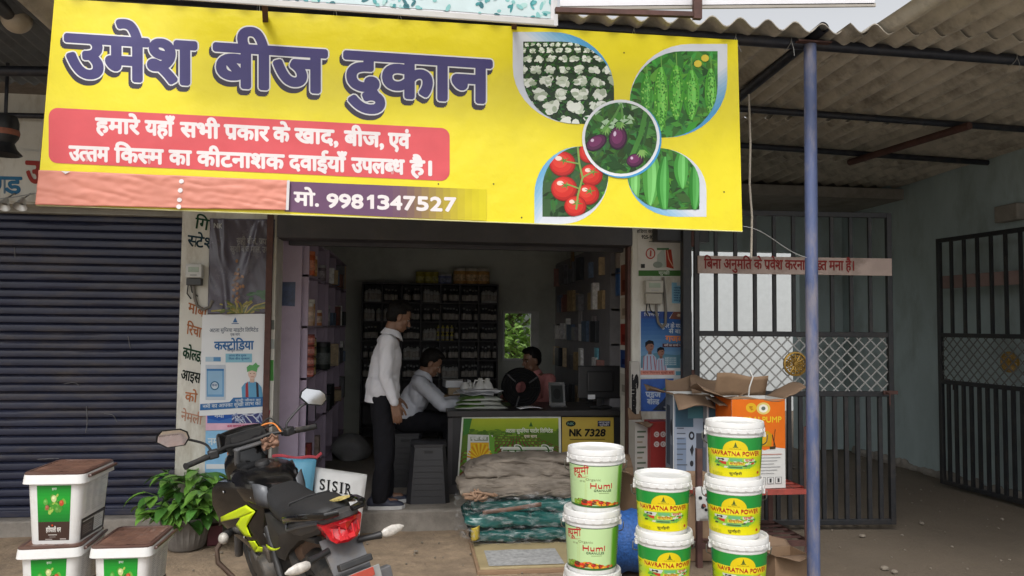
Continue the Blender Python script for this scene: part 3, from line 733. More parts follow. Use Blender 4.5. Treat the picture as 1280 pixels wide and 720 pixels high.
A.build('bitter_gourd_picture', banfn, PR, ban)
# tomatoes
A = Art(.0001); A.h = .0006
outer(leafpts(668, 183, 760.5, 280, 'b'), WB, BL, -1, -.6)
cl = leafpts(678, 183, 760.5, 271, 'b', f=.6); leafy(cl, (58, 92, 52), 60, 50, 120, 678, 760, 183, 271, 9)
for i in range(30):
    x, y = rv.uniform(725, 760), rv.uniform(215, 265); t = rv.uniform(0, 6.28); A.poly([(x, y), (x+9*math.cos(t), y+9*math.sin(t)), (x+9*math.cos(t+.5), y+9*math.sin(t+.5))], GR(90, 165), i % 5 == 0)
for x, y, r_ in ((737, 191, 14), (703, 205, 16.5), (739, 219, 14.5), (705, 236, 16.5), (735, 243, 14), (719, 258, 14)):
    for f, c in ((1, (150, 24, 22)), (.93, (190, 34, 28)), (.8, (214, 46, 36)), (.55, (226, 66, 52))): A.ell(x-(1-f)*r_*.4, y-(1-f)*r_*.5, r_*f, r_*f*.95, c, 20)
    A.ell(x-r_*.3, y-r_*.42, r_*.26, r_*.18, (250, 220, 206), 10)
    for k in range(5):
        t = k*1.256+x; A.poly([(x+2+1.2*math.cos(t+1.5), y-4+1.2*math.sin(t+1.5)), (x+2+8*math.cos(t), y-4+6*math.sin(t)), (x+2-1.2*math.cos(t+1.5), y-4-1.2*math.sin(t+1.5))], (86, 140, 56), k == 0)
A.line([(722, 184), (724, 205), (728, 222), (722, 245), (720, 262)], 2.4, (134, 168, 84)); A.line([(724, 205), (708, 202)], 1.8, (134, 168, 84)); A.line([(728, 222), (742, 214)], 1.8, (134, 168, 84)); A.line([(724, 236), (708, 230)], 1.8, (134, 168, 84))
A.clip = None
A.build('tomato_picture', banfn, PR, ban)
# smooth gourds
A = Art(.0001); A.h = .0006
outer(leafpts(784, 185, 883, 271, 'a'), WB, BL, -1, 1.3)
cl = leafpts(784, 185, 874, 262, 'a', f=.58); leafy(cl, (58, 132, 52), 220, 60, 150, 784, 874, 185, 262, 10)
for x, y0, y1, w, b, be in ((792, 190, 262, 8, (112, 186, 96), 0), (812, 184, 258, 11, (104, 182, 90), 2), (831, 196, 268, 8, (72, 158, 66), -3), (853, 186, 236, 9, (94, 178, 84), -2), (868, 206, 264, 8, (70, 156, 66), 1)): gourd(x, y0, y1, w, b, False, be)
A.clip = None
A.build('smooth_gourd_picture', banfn, PR, ban)
# aubergines in the ring
A = Art(.0001); A.h = .0062
A.ell(778, 174.5, 48.5, 48.5, BL, 40); A.ell(775.8, 172.9, 48.5, 48, (240, 242, 246), 44)
cl = [(775.8+45*math.cos(2*math.pi*k/40), 172.9+44.5*math.sin(2*math.pi*k/40)) for k in range(40)]
leafy(cl, (60, 104, 56), 260, 60, 140, 730, 822, 128, 218, 11)
for i in range(14):
    x, y = rv.uniform(740, 812), rv.uniform(134, 165); t = rv.uniform(0, 6.28); A.poly([(x, y), (x+10*math.cos(t), y+10*math.sin(t)), (x+10*math.cos(t+.6), y+10*math.sin(t+.6))], (176, 206, 168), i % 3 == 0)
A.line([(776, 130), (768, 146), (756, 160)], 2.6, (96, 150, 70)); A.line([(776, 130), (778, 150)], 2.6, (96, 150, 70)); A.line([(808, 134), (800, 170), (784, 208)], 6, (72, 136, 54)); A.line([(812, 140), (804, 180)], 3, (50, 96, 44))
for x, y, rx, ry, ro in ((745, 179, 14.5, 9, -.55), (772, 173, 11.5, 15, .12), (793, 201, 11, 8.5, -.3)):
    for f, c in ((1, (52, 22, 48)), (.86, (88, 34, 74)), (.6, (120, 50, 98))): A.ell(x-(1-f)*3, y-(1-f)*4, rx*f, ry*f, c, 20, ro)
    A.ell(x-rx*.35, y-ry*.35, rx*.16, ry*.22, (222, 196, 220), 8, ro)
for x, y in ((757, 163), (774, 157), (802, 192)):
    for k in range(6):
        t = R(20+25*k); A.poly([(x-3, y-4), (x+3, y-4), (x+9*math.cos(t), y+9*math.sin(t)-2)], rv.choice(((104, 160, 74), (134, 182, 96))), k == 0)
A.clip = None
A.build('aubergine_picture', banfn, PR, ban)
A = Art(.0001); A.h = .0006
for x, y in ((664, 60), (501+47, 200+30), (617, 230), (905, 240), (780, 66), (652, 272), (612, 88)): A.ell(x, y, 1, 1.2, (90, 84, 40), 7)
A.build('eyelet_marks', banfn, PR, ban)
# pasted-over paper at the lower left
pat = thing('pasted_paper', 'crumpled salmon paper strip pasted over the lower left of the yellow banner', 'paper', P(205, 240, YBAN-.02))
QP = [(50, 213), (362.5, 226), (360, 263.5), (45.5, 256.5)]
def patfn(x, y, h):
    p = banfn(x, y, 0.012+h); n1 = noise.noise(Vector((p.x*7+p.z*14, p.z*22, 1.3))); n2 = noise.noise(Vector((p.x*22, p.z*30-p.x*9, 4)))
    return p+Vector((0, -.008*abs(n1)-.003*n2, 0.002*n1))
quadgrid(QP, patfn, 150, 24).build('sheet', mat('salmon_paper', (0.62, 0.235, 0.17), .55, var=.05, scale=5), pat, smooth=True, solid=.001)
a = Art(.0004); a.h = .004
for x, y in ((228, 227.5), (226.5, 238.6), (225.5, 250.5), (224.8, 259)): a.ell(x, y, 3.1, 2.9, (246, 240, 240), 14)
a.poly([(78, 214.6), (90, 215.2), (84, 218.4)], (240, 235, 230))
a.poly([(359.5, 226), (363, 226), (361.5, 263.5), (358, 263.4)], (230, 226, 228))
a.build('torn_edge', patfn, PRP, pat)

# ------------------------------------------------------------------ boards above the canopy edge
YU = 4.02
M_wh = mat('white_board', (0.72, 0.71, 0.74), .5, var=.04, scale=4, dirt=(.5, .48, .45), dscale=3, damt=.3)
ub = thing('upper_signboard', 'white framed upper signboard with teal picture, cut off at top', 'signboard', P(450, 0, YU))
UQ = [(150, -60), (694, -42), (696, 33), (196, -3)]
quadgrid(UQ, lambda x, y, h: P(x, y, YU)+Vector((0, -h, 0)), 8, 2).build('panel', M_wh, ub, solid=.012)
a = Art(.0005); a.h = .008
a.poly([(225, -50), (688, -36), (688, 24), (690, 18), (225, -12)][:3]+[(560, 14), (225, -9)], (206, 224, 226))
cl = [(225, -50), (688, -36), (688, 24), (225, -8.5)]; a.clip = cl
for i in range(420):
    x = rv.uniform(330, 690); y = rv.uniform(-45, 24)
    if rv.random() < abs(math.sin(x*.021+.4)): a.ell(x, y, rv.uniform(2, 7), rv.uniform(1.5, 4), rv.choice(((58, 142, 146), (92, 170, 172), (136, 194, 192), (44, 110, 118), (176, 214, 210))), 8, rv.uniform(0, 3), i % 6 == 0)
a.clip = None
a.line([(196, -6), (696, 29.5)], 6.5, (206, 204, 200)); a.line([(196, -2.2), (696, 33)], 1.2, (150, 146, 140)); a.line([(692.5, -42), (694.5, 33)], 5, (222, 222, 224))
a.build('print', lambda x, y, h: P(x, y, YU)+Vector((0, -h, 0)), PR, ub)
for (ax, ay, bx, by) in ((330, -20, 332, 30), (640, -20, 643, 40)):
    mb = MB(); p0 = P(ax, ay, YU+.03); p1 = P(bx, by, 4.40); mb.bar(p0, p1, .03); mb.build('bracket', M_rust, ub)
ub2 = thing('second_signboard', 'plain pale back of a white board above the corrugated sheet edge', 'signboard', P(900, -15, YU-.05))
Q2 = [(698, -70), (1110, -70), (1082, 6.5), (700, 19)]
Q2 = [(699, -75), (1104, -62), (1092, 5.5), (700, 9)]
quadgrid(Q2, lambda x, y, h: P(x, y, YU-.1)+Vector((0, -h, 0)), 4, 2).build('panel', M_wh, ub2, solid=.012)
mb = MB(); mb.bar(P(700, 10.5, YU-.1), P(1094, 6.3, YU-.1), .012, .02); mb.build('edge_strip', mat('dull_strip', (.34, .31, .27), .6), ub2)
fr = thing('rusty_bracket', 'rusty brown angle iron bracket under the pale board', 'bracket', P(780, 15, YU-.14))
mb = MB(); mb.bar(P(694, 13, YU-.14), P(866, 18.5, YU-.14), .03, .026); mb.build('rail', M_rust, fr)
mb = MB(); mb.bar(P(871.5, -30, YU-.15), P(871.5, 24, YU-.15), .045, .03, (0, 1, 0)); mb.build('upright', M_rust, fr)

# ------------------------------------------------------------------ neighbour's lettering and fittings on the left
YW = YF+.06
nb = thing('neighbour_sign', 'white painted sign panel with blue and red Hindi letters over the shutter', 'sign', P(10, 220, YW-.02))
sheet('panel', [(-80, 184), (72, 190), (72, 254), (-80, 248)], YW-.02, M_white, nb, .02)
a = Art(); a.text('{ण}ड', -14, 27, 221, 222, 20, (58, 118, 158), .05); a.text('उ', 33, 52, 202, 203, 26, (172, 66, 60), .05)
a.build('lettering', onY(YW-.021), PRP, nb)
hb = thing('horn_speaker', 'dark horn shaped fitting hanging under the tin roof at the left edge', 'loudspeaker', P(8, 170, 5.6))
c = P(6, 168, 5.6); mb = MB(); mb.lathe([(.03, .14), (.07, .13), (.085, .08), (.085, -.02), (.06, -.06), (.075, -.1), (.11, -.14), (.10, -.145), (.05, -.1), (0, -.08)], 20, c); mb.build('horn', M_black, hb, smooth=True)
mb = MB(); mb.lathe([(.088, .03), (.092, .01), (.088, -.01)], 20, c); mb.build('band', mat('orange_band', (.28, .10, .06), .6), hb)
mb = MB(); mb.tube([c+Vector((0, 0, .13)), c+Vector((0, 0, .5))], .012, 8); mb.build('hanger', M_dark, hb)
gl = thing('globe_lamp', 'round frosted globe lamp high under the dark roof', 'lamp', P(20, 24, 4.9))
c = P(21, 24, 4.9); mb = MB(); mb.ell(c, .085, None, 20, 14); mb.build('globe', mat('frosted_globe', (.42, .36, .28), .4), gl, smooth=True)
mb = MB(); mb.lathe([(.035, .075), (.04, .10), (.03, .13), (.012, .14), (.012, .42)], 14, c); mb.build('holder', M_black, gl, smooth=True)
for px, lab in ((6, 'small shiny tin lamp at the far left of the shutter top'), (27, 'small shiny tin lamp beside the salmon paper corner')):
    c = P(px, 254, 5.9); t = thing('tin_lamp', lab, 'lamp', c, 'tin lamps over the shutter')
    mb = MB(); mb.lathe([(.012, .05), (.018, .03), (.03, .0), (.048, -.035), (.046, -.035), (.02, -.002)], 16, c, rotm(x=-35)); mb.build('shade', mat('tin', (.55, .54, .52), .3, .8), t, smooth=True)
    mb = MB(); mb.tube([c+Vector((0, .03, .04)), c+Vector((0, .12, .09)), c+Vector((0, .155, .09))], .006, 6); mb.build('arm', M_wire, t)
mb = MB(); mb.tube([P(-20, 251, 5.92), P(20, 246, 5.92), P(48, 241, 5.92)], .004, 6); o = mb.build('lamp_cable', M_wire); tag(o, 'pale cable strung along the shutter top behind the lamps', 'cable')
# ------------------------------------------------------------------ left pillar: hand-painted words, posters, meter
YP = YF
hw = Art(.0003)
GRN, ORG, TL = (34, 74, 52), (206, 130, 84), (40, 70, 84)
WP = printmat('wall_paint', .8, .2, .62, fade=.25)
for w, x0, x1, t0, t1, h, c, b, sl in (('गि{फ}', 243, 273, 272, 277, 13, GRN, .03, .15), ('{स}टेशनरी', 234, 292, 294, 302, 13, TL, .03, .1), ('मोबा', 235, 258, 378, 386, 11.5, ORG, .025, .1), ('रिचा', 233, 251, 405, 410, 12, ORG, .025, .1),
        ('को{ल}ड,', 228, 252, 434, 440, 13, GRN, .035, .12), ('आइस', 226, 250, 462, 467, 12, (30, 44, 40), .03, .12), ('को', 231, 246, 490, 492, 11, ORG, .025, .1), ('नेमली', 226, 252, 514, 520, 11, (214, 160, 134), .02, .1)):
    hw = Art(.0003); hw.text(w, x0, x1, t0, t1, h, c, b, slant=sl); hw.build('painted_word', onY(YP, .0012), WP, bld)
PRW = printmat('vinyl_print', 0.30, 0.5, 0.75)
# dark plastic poster
dp = thing('dark_poster', 'crumpled dark purple plastic poster with golden crop at its foot', 'poster', P(302, 333, YP-.02))
DQ = [(262.5, 273), (344, 274.5), (338.5, 392), (259.5, 393)]
def dpf(x, y, h):
    p = P(x, y, YP-.012); u = (x-262)/80; v = (y-273)/119
    f = .016*math.exp(-((u-.9+v*.62)/.09)**2)+.012*math.exp(-((u-.22-.05*v)/.05)**2)+.009*math.exp(-((u-.05-v*.25)/.05)**2)+.01*math.exp(-((u-.78+v*.35)/.045)**2)+.006*noisy((p.x*16+p.z*6, p.z*5, 2))
    return p+Vector((0, -f-h, 0))
a = Art(.0004); a.mb.ink = None
M_dp = mat('dark_purple_plastic', (0.075, 0.066, 0.092), .26, var=.15, scale=6, coat=.2)
quadgrid(DQ, dpf, 46, 60).build('sheet', M_dp, dp, smooth=True, solid=.001)
a.h = .0015; a.clip = [(263, 273), (343.5, 275), (338, 391.5), (260, 392.5)]
for i in range(34):
    t = R(rv.uniform(200, 340)); L = rv.uniform(12, 40); cx, cy = 300+rv.uniform(-7, 7), 396; x1, y1 = cx+L*math.cos(t), cy+L*.75*math.sin(t)
    a.line([(cx, cy), ((cx+x1)/2, (cy+y1)/2-4), (x1, y1+2)], rv.uniform(1.5, 3), rv.choice(((150, 140, 60), (112, 122, 54), (96, 110, 60), (176, 160, 84))), i % 4 == 0)
for i in range(12): a.ell(rv.uniform(312, 336), rv.uniform(362, 374), rv.uniform(3, 7), 2, (72, 112, 74), 8, rv.uniform(-.6, .6), i % 4 == 0)
for i in range(26): a.ell(297+rv.gauss(0, 4), 345+rv.gauss(0, 8)+(i % 3)*8, 2.4, 1.7, rv.choice(((150, 104, 66), (112, 78, 52), (170, 124, 84))), 7, rv.uniform(0, 3), i % 4 == 0)
a.clip = None
a.build('crop_picture', dpf, PRG, dp); a = Art(.0004); a.h = .0015
a.text('सही बीज, {ज}यादा', 296, 341, 298, 299, 7, (150, 148, 150), .03); a.text('खुशी बीज माल, उपज', 288, 341, 308, 309, 7, (144, 142, 146), .03)
a.build('slogan', dpf, PRG, dp); a = Art(.0004); a.h = .0015
a.text('NK', 268, 278, 279, 279.5, 6, (190, 190, 190), .04, latin=True)
a.build('emblem', dpf, PRG, dp)
# tall white poster with the blue title
wp = thing('white_poster', 'white poster with blue Hindi title, farmer drawing and blue foot strip', 'poster', P(294, 452, YP-.004))
WQ = [(253, 393.5), (336, 392), (330.5, 516), (249, 520)]
sheet('sheet', WQ, YP-.008, mat('white_paper', (.70, .72, .74), .6, var=.02), wp, .002)
a = Art(.0003); B1 = (62, 118, 178)
a.poly([(294, 396.5), (297, 403), (291, 403)], (76, 120, 176)); a.line([(289.5, 404.5), (298.5, 404.5)], 1, (90, 120, 160)); 
a.text('अटला सु{प}रिया मा{इ}टोर लिमिटेड', 262, 323, 411, 410.3, 4.2, (96, 110, 130), .02); a.text('एक माग', 288, 300, 416.8, 416.6, 3, (110, 120, 140), .02)
a.text('क{स}टोडिया', 268, 317, 427.5, 426.5, 10, B1, .045)
a.text('अब खुशी अपनाया', 284, 304, 436.8, 436.5, 2.6, (96, 120, 150), .01)
a.quad(282, 442, 315, 453, (150, 206, 228)); a.text('अपना बीज सुरक', 286, 308, 443.5, 443.3, 2.2, (40, 90, 150), .02); a.text('मिला बीज सुरकान', 286, 312, 447.5, 447.2, 2.2, (40, 90, 150), .02)
a.quad(257, 446, 276, 452, (188, 214, 232)); a.quad(267, 446.5, 276, 451.5, (98, 152, 200))
a.quad(257, 456, 282, 500, (206, 216, 228)); a.quad(258.5, 461, 280, 496, (118, 170, 216)); a.quad(260, 463, 278, 493, (156, 196, 228)); a.ell(268.5, 482, 5.6, 5.6, (50, 110, 150), 20); a.ell(268.5, 482, 4.2, 4.2, (214, 226, 236), 20); a.text('कस', 265, 272, 480, 480, 3, (40, 80, 140), .02)
a.quad(258.5, 461, 280, 463.5, (70, 130, 190))
# farmer drawing
a.poly([(303, 500), (302, 484), (306, 479), (314, 476), (322, 478), (327, 484), (329, 500)], (108, 172, 212)); a.poly([(307, 500), (307, 480), (310, 477), (311, 500)], (176, 70, 76)); a.poly([(321, 500), (320, 477), (323, 479), (324, 500)], (70, 60, 70))
a.quad(312.5, 471, 318, 478, (222, 190, 172)); a.ell(315.3, 467.5, 5.2, 6.2, (236, 206, 190), 16)
a.poly([(309, 465), (308.5, 459), (312, 456), (316, 456.5), (320, 453), (322, 456), (325, 457), (322, 460), (321, 465), (315, 463)], (112, 184, 116)); a.line([(312.6, 467), (314, 466.7)], .7, (60, 40, 40)); a.line([(317, 466.7), (318.4, 467)], .7, (60, 40, 40)); a.line([(313.5, 471), (317.5, 471)], .7, (180, 90, 90))
a.poly([(250.5, 505), (287, 502.5), (292, 497), (329.5, 496), (329, 508), (250, 513)], B1); a.text('नमी का आपका सुखी लाभ का', 253.5, 326, 506.3, 502, 4, (226, 234, 240), .02); a.text('सुखी जीवन का', 294, 326, 499.3, 498.6, 2.6, (226, 234, 240), .02)
a.build('print', onY(YP-.0085), PRP, wp)
bp = thing('pink_poster', 'small blue and pink poster below the white farmer poster', 'poster', P(294, 530, YP-.004))
sheet('sheet', [(257, 513.5), (331, 511), (329.5, 536), (257, 538)], YP-.005, mat('pink_paper', (.66, .40, .52), .6), bp, .002)
a = Art(.0003); a.quad(259, 515, 290, 529, (70, 120, 196)); a.poly([(259, 516), (274, 513.5), (290, 516), (290, 522), (274, 526), (259, 523)], (44, 92, 180)); a.text('नमी', 268, 280, 518, 518, 4, (220, 230, 240), .03)
a.quad(290, 513.5, 329.5, 529, (70, 74, 130)); a.clip = [(290, 513.5), (329.5, 512.5), (329.5, 529), (290, 529)]
for i in range(30): x, y = rv.uniform(290, 330), rv.uniform(513, 529); t = rv.uniform(0, 3.1); a.line([(x-6*math.cos(t), y-6*math.sin(t)), (x+6*math.cos(t), y+6*math.sin(t))], 1.3, rv.choice(((180, 190, 220), (216, 220, 232), (110, 130, 180))), i % 5 == 0)
a.clip = None; a.text('कम खरपत का समाधान', 284, 322, 531.5, 530.5, 2.6, (206, 60, 110), .02); a.build('print', onY(YP-.0055), PRP, bp)
bp2 = thing('sky_blue_poster', 'sky blue poster at the foot of the left pillar behind the handlebar', 'poster', P(294, 560, YP-.004))
sheet('sheet', [(257, 538.5), (330, 537), (328, 598), (256, 600)], YP-.004, mat('skyblue_paper', (.22, .45, .68), .6), bp2, .002)
a = Art(.0003); a.text('नमी', 260, 276, 548, 548, 8, (230, 240, 246), .04); a.quad(284, 545, 320, 575, (214, 128, 62)); a.ell(302, 560, 10, 10, (238, 214, 120), 16); a.quad(258, 580, 328, 586, (236, 240, 244)); a.build('print', onY(YP-.0045), PRP, bp2)
# old red corner poster bits on the right edge of the left pillar
ep = thing('torn_poster_strip', 'strip of torn green and white poster on the pillar edge', 'poster', P(341, 460, YP-.003))
sheet('sheet', [(337.5, 396), (344, 396), (341, 520), (332, 520)], YP-.003, M_white, ep, .002)
a = Art(.0003); a.quad(336.5, 450, 342, 476, (80, 150, 72)); a.quad(337.5, 400, 343, 412, (120, 124, 120)); a.quad(337.5, 424, 343, 436, (170, 176, 172)); a.poly([(331, 519), (338, 512), (336, 525)], (190, 60, 90)); a.build('print', onY(YP-.0035), PRP, ep)
# meters
def meter(x0, y0, x1, y1, label, m_case, m_low, split=.62, loop=True, dark=False):
    p0, p1 = P(x0, y1, YP), P(x1, y0, YP); t = thing('electric_meter', label, 'electric meter', (p0.x, YP, p0.z))
    zc = p0.z+(p1.z-p0.z)*(1-split); y_ = YP-.07
    mb = MB(); mb.box(p0.x, p1.x, y_, YP-.002, zc+.003, p1.z); mb.build('case', m_case, t, bevel=.008, seg=3)
    mb = MB(); mb.box(p0.x+.004, p1.x-.004, y_+.012, YP-.002, p0.z, zc); mb.build('terminal_cover', m_low, t, bevel=.005)
    w = p1.x-p0.x; h = p1.z-zc
    mb = MB(); mb.box(p0.x+w*.18, p1.x-w*.18, y_-.004, y_+.001, zc+h*.42, zc+h*.78); win_ = mb.build('window', mat('meter_glass', (.30, .36, .28), .15), t)
    mb = MB(); mb.box(p0.x+w*.3, p0.x+w*.7, y_-.003, y_+.001, zc+h*.16, zc+h*.26); mb.build('plate', M_pvc, t)
    c = Vector(((p0.x+p1.x)/2, YP-.02, p0.z))
    pts = [c+Vector((-.01, 0, .005)), c+Vector((0, 0, -.09)), c+Vector((.02, 0, -.15)), c+Vector((.06, 0, -.18)), c+Vector((.11, .0, -.16)), c+Vector((.13, 0, -.11))] if dark else \
          [c+Vector((.03, 0, .005)), c+Vector((.03, 0, -.07)), c+Vector((.045, -.005, -.15)), c+Vector((.075, -.01, -.19)), c+Vector((.105, -.005, -.16)), c+Vector((.11, 0, -.06)), c+Vector((.10, 0, .09)), c+Vector((.085, 0, .22))]
    sm = []
    for i in range(len(pts)-1):
        for k in range(4): u_ = k/4; sm.append(pts[i].lerp(pts[i+1], u_))
    sm.append(pts[-1]); mb = MB(); mb.tube(sm, .011, 8); mb.build('conduit', mat('cable_sleeve', (.16, .145, .125), .6), t, smooth=True)
    mb = MB(); mb.tube([c+Vector((-.05, 0, 0)), c+Vector((-.055, 0, -.06)), c+Vector((-.03, .015, -.10))], .005, 6); mb.tube([c+Vector((-.03, 0, 0)), c+Vector((-.02, 0, -.05)), c+Vector((.02, .015, -.08))], .005, 6); mb.build('cable', M_black, t)
meter(234.5, 331, 255.5, 357, 'white faced electric meter with dark lower cover on the left pillar', mat('meter_white', (.55, .55, .53), .4), mat('meter_black', (.03, .03, .03), .4), .66, dark=True)
meter(804, 351, 826, 380, 'dusty beige electric meter with looped cable on the right pillar', mat('meter_beige', (.40, .38, .33), .5, var=.1), mat('meter_beige_cover', (.34, .32, .27), .55), .55)

# ------------------------------------------------------------------ right pillar posters
rp1 = thing('fruit_poster', 'old white poster with red emblem and fruit picture above a green strip', 'poster', P(828, 330, YP-.004))
sheet('sheet', [(797, 287), (864, 289), (865, 346), (797, 346)], YP-.004, mat('aged_paper', (.60, .58, .54), .7, var=.04, dirt=(.45, .42, .36), dscale=5, damt=.4), rp1, .002)
a = Art(.0003); a.text('हडिया का म', 796, 821, 287.5, 288, 3.4, (40, 40, 42), .03); a.text('925-930', 802, 820, 294, 294.5, 4.2, (40, 40, 42), .05, latin=True); a.line([(811, 302), (819, 302)], .8, (60, 60, 60))
a.ell(813, 317, 6, 7, (186, 72, 64), 20); a.ell(813, 317, 4.6, 5.5, (222, 212, 204), 20); a.poly([(812, 320.5), (812.4, 312.8), (814.4, 313.3), (814, 320.5)], (186, 72, 64))
a.poly([(820, 335), (822, 318), (830, 310), (833, 334)], (188, 196, 186)); a.poly([(832, 311), (839, 312), (842, 336), (833, 334)], (176, 62, 44)); a.line([(834, 313), (836, 324), (841, 333)], 1.2, (230, 190, 160)); a.quad(821, 310, 836, 312.5, (90, 130, 90)); a.quad(801, 330, 806, 335, (60, 60, 60))
a.ell(822, 331, 6, 4, (150, 160, 150), 14)
a.quad(798, 338, 862, 345, (72, 120, 60)); a.text('सुखी', 823, 837, 339.5, 339.7, 3.4, (226, 232, 222), .03); a.build('print', onY(YP-.0045), PRP, rp1)
rp2 = thing('small_blue_notice', 'small light blue paper notice beside the beige meter', 'notice', P(849, 364, YP-.003))
sheet('sheet', [(839.5, 353), (860, 354), (859, 379.5), (840, 379)], YP-.003, mat('lightblue_paper', (.20, .42, .58), .7), rp2, .001)
a = Art(.0003); a.quad(846, 352.7, 853, 357, (206, 214, 216))
for i in range(6): a.text('नमक सुख लाभ'[:6+i], 842, 857, 359+i*3.1, 359.3+i*3.1, 1.9, (24, 74, 128), .03)
a.build('print', onY(YP-.0032), PRP, rp2)
rp3 = thing('two_farmers_poster', 'blue poster with two boys drawn before a field and pink foot', 'poster', P(832, 440, YP-.004))
sheet('sheet', [(799.5, 388), (865, 389.5), (866, 474), (800, 472)], YP-.005, mat('poster_paper', (.62, .64, .66), .6), rp3, .002)
a = Art(.0003); n = 12
for k in range(n): t = k/(n-1); a.quad(801, 398+62*k/n, 864.5, 398+62*(k+1)/n, tuple(int(p+(q-p)*t) for p, q in zip((52, 98, 168), (136, 178, 206))), up=False)
a.up(); a.poly([(801, 389), (842, 389.5), (836, 398.5), (801, 398)], (60, 84, 150)); a.poly([(842, 389.5), (864.5, 390), (864.5, 400), (837, 398.5)], (130, 84, 74)); a.text('सिनज', 805, 824, 391.5, 391.7, 3.5, (210, 216, 226), .03); a.text('अनुभव', 846, 862, 392.5, 393, 3.5, (236, 220, 190), .03)
a.text('सुपर के मजदूर', 826, 859, 404.5, 405.5, 5, (220, 230, 238), .03); a.text('से बात!', 836, 857, 411.8, 412.3, 4.6, (220, 230, 238), .03)
a.text('गजब', 832, 854, 420, 420.5, 6.4, (236, 150, 98), .07); a.quad(828, 429.5, 857, 434, (84, 54, 66)); a.text('नमी का साथी भला', 830, 855, 430.5, 430.6, 2.4, (226, 214, 214), .02)
a.poly([(801, 445), (820, 441), (845, 444), (864.5, 441), (864.5, 460), (801, 460)], (96, 142, 164))
def boy(x, y, s_):
    a.poly([(x-9*s_, y+30*s_), (x-8*s_, y+14*s_), (x-3*s_, y+9*s_), (x+3*s_, y+9*s_), (x+8*s_, y+14*s_), (x+10*s_, y+30*s_)], (176, 190, 214))
    for k in range(4): a.line([(x-7*s_+k*4*s_, y+12*s_), (x-8*s_+k*5*s_, y+29*s_)], 1.0*s_, (170, 84, 90), k == 0)
    a.quad(x-2*s_, y+5*s_, x+2.5*s_, y+10*s_, (132, 96, 84)); a.ell(x, y, 5.2*s_, 6.6*s_, (150, 110, 96), 16); a.poly([(x-5.6*s_, y+1*s_), (x-5.6*s_, y-5*s_), (x-1*s_, y-8*s_), (x+4.5*s_, y-6.5*s_), (x+5.6*s_, y-1*s_), (x+3*s_, y-3.4*s_), (x-2*s_, y-3*s_)], (26, 26, 34))
    a.line([(x+1*s_, y-.5*s_), (x+3.4*s_, y-.5*s_)], .9*s_, (34, 26, 28)); a.line([(x+.5*s_, y+3.6*s_), (x+3*s_, y+3.4*s_)], .8*s_, (110, 60, 60))
boy(812, 433, 1.0); boy(826, 440, .82)
a.quad(850, 448, 861, 459.5, (186, 198, 208)); a.quad(851.5, 451, 859, 457.5, (90, 120, 150)); a.quad(830, 446, 846, 457, (110, 156, 178))
for i in range(4): a.text('सुखी लाभ कम', 831, 845, 447+i*2.6, 447+i*2.6, 1.5, (220, 228, 232), .02)
a.quad(800.5, 463, 843, 468.5, (224, 156, 140)); a.quad(844.5, 464, 864, 469, (110, 172, 200)); a.text('साथ मिलकर सुखी बने', 803, 841, 464.5, 464.8, 2.4, (150, 60, 60), .02); a.build('print', onY(YP-.0055), PRP, rp3)
rp4 = thing('deep_blue_poster', 'deep blue glossy poster with white Hindi title behind the open cartons', 'poster', P(820, 495, YP-.004))
sheet('sheet', [(801, 474), (842, 473), (842, 514), (801, 514)], YP-.0065, mat('deepblue_paper', (.035, .10, .36), .4, var=.25, scale=10), rp4, .002)
a = Art(.0003); a.text('प~इज', 807, 826, 490, 490.5, 6, (206, 220, 236), .05); a.text('बो{ल}ड', 809, 824, 499, 499.5, 6, (206, 220, 236), .05)
a.poly([(842, 481), (842, 513), (815, 513), (828, 501)], (60, 66, 84)); a.clip = [(842, 484), (842, 513), (815, 513), (828, 503)]
for i in range(40): x, y = rv.uniform(818, 842), rv.uniform(486, 513); a.ell(x, y, 2, 1.2, rv.choice(((120, 120, 130), (40, 44, 60), (150, 150, 156), (60, 90, 60))), 7, rv.uniform(0, 3), i % 5 == 0)
a.clip = None; a.line([(828, 488), (841, 477)], 1.2, (90, 150, 80)); a.build('print', onY(YP-.007), PRW, rp4)
# posters on the side face of the right pillar
def onX(X): return lambda x, y, h: PX(x, y, X)+Vector((-h, 0, 0))
sp = thing('side_poster', 'narrow red and blue stickers on the inner side of the right pillar', 'sticker', (XR0-.004, 6.15, 1.6))
mb = MB(); mb.box(XR0-.004, XR0-.002, 6.01, 6.34, 1.0, 2.2); mb.build('backing', M_white, sp)
a = Art(.0003)
for z0_, z1_, c in ((1.86, 2.12, (150, 90, 70)), (1.66, 1.84, (206, 190, 170)), (1.44, 1.62, (160, 60, 50)), (1.25, 1.40, (40, 70, 130)), (1.02, 1.2, (200, 196, 186))): a.quad(6.03, z0_, 6.32, z1_, c); a.quad(6.08, z0_+.03, 6.27, (z0_+z1_)/2, tuple(max(0, v-50) for v in c))
a.build('print', lambda x, y, h: Vector((XR0-.0045-h, x, y)), PRP, sp)
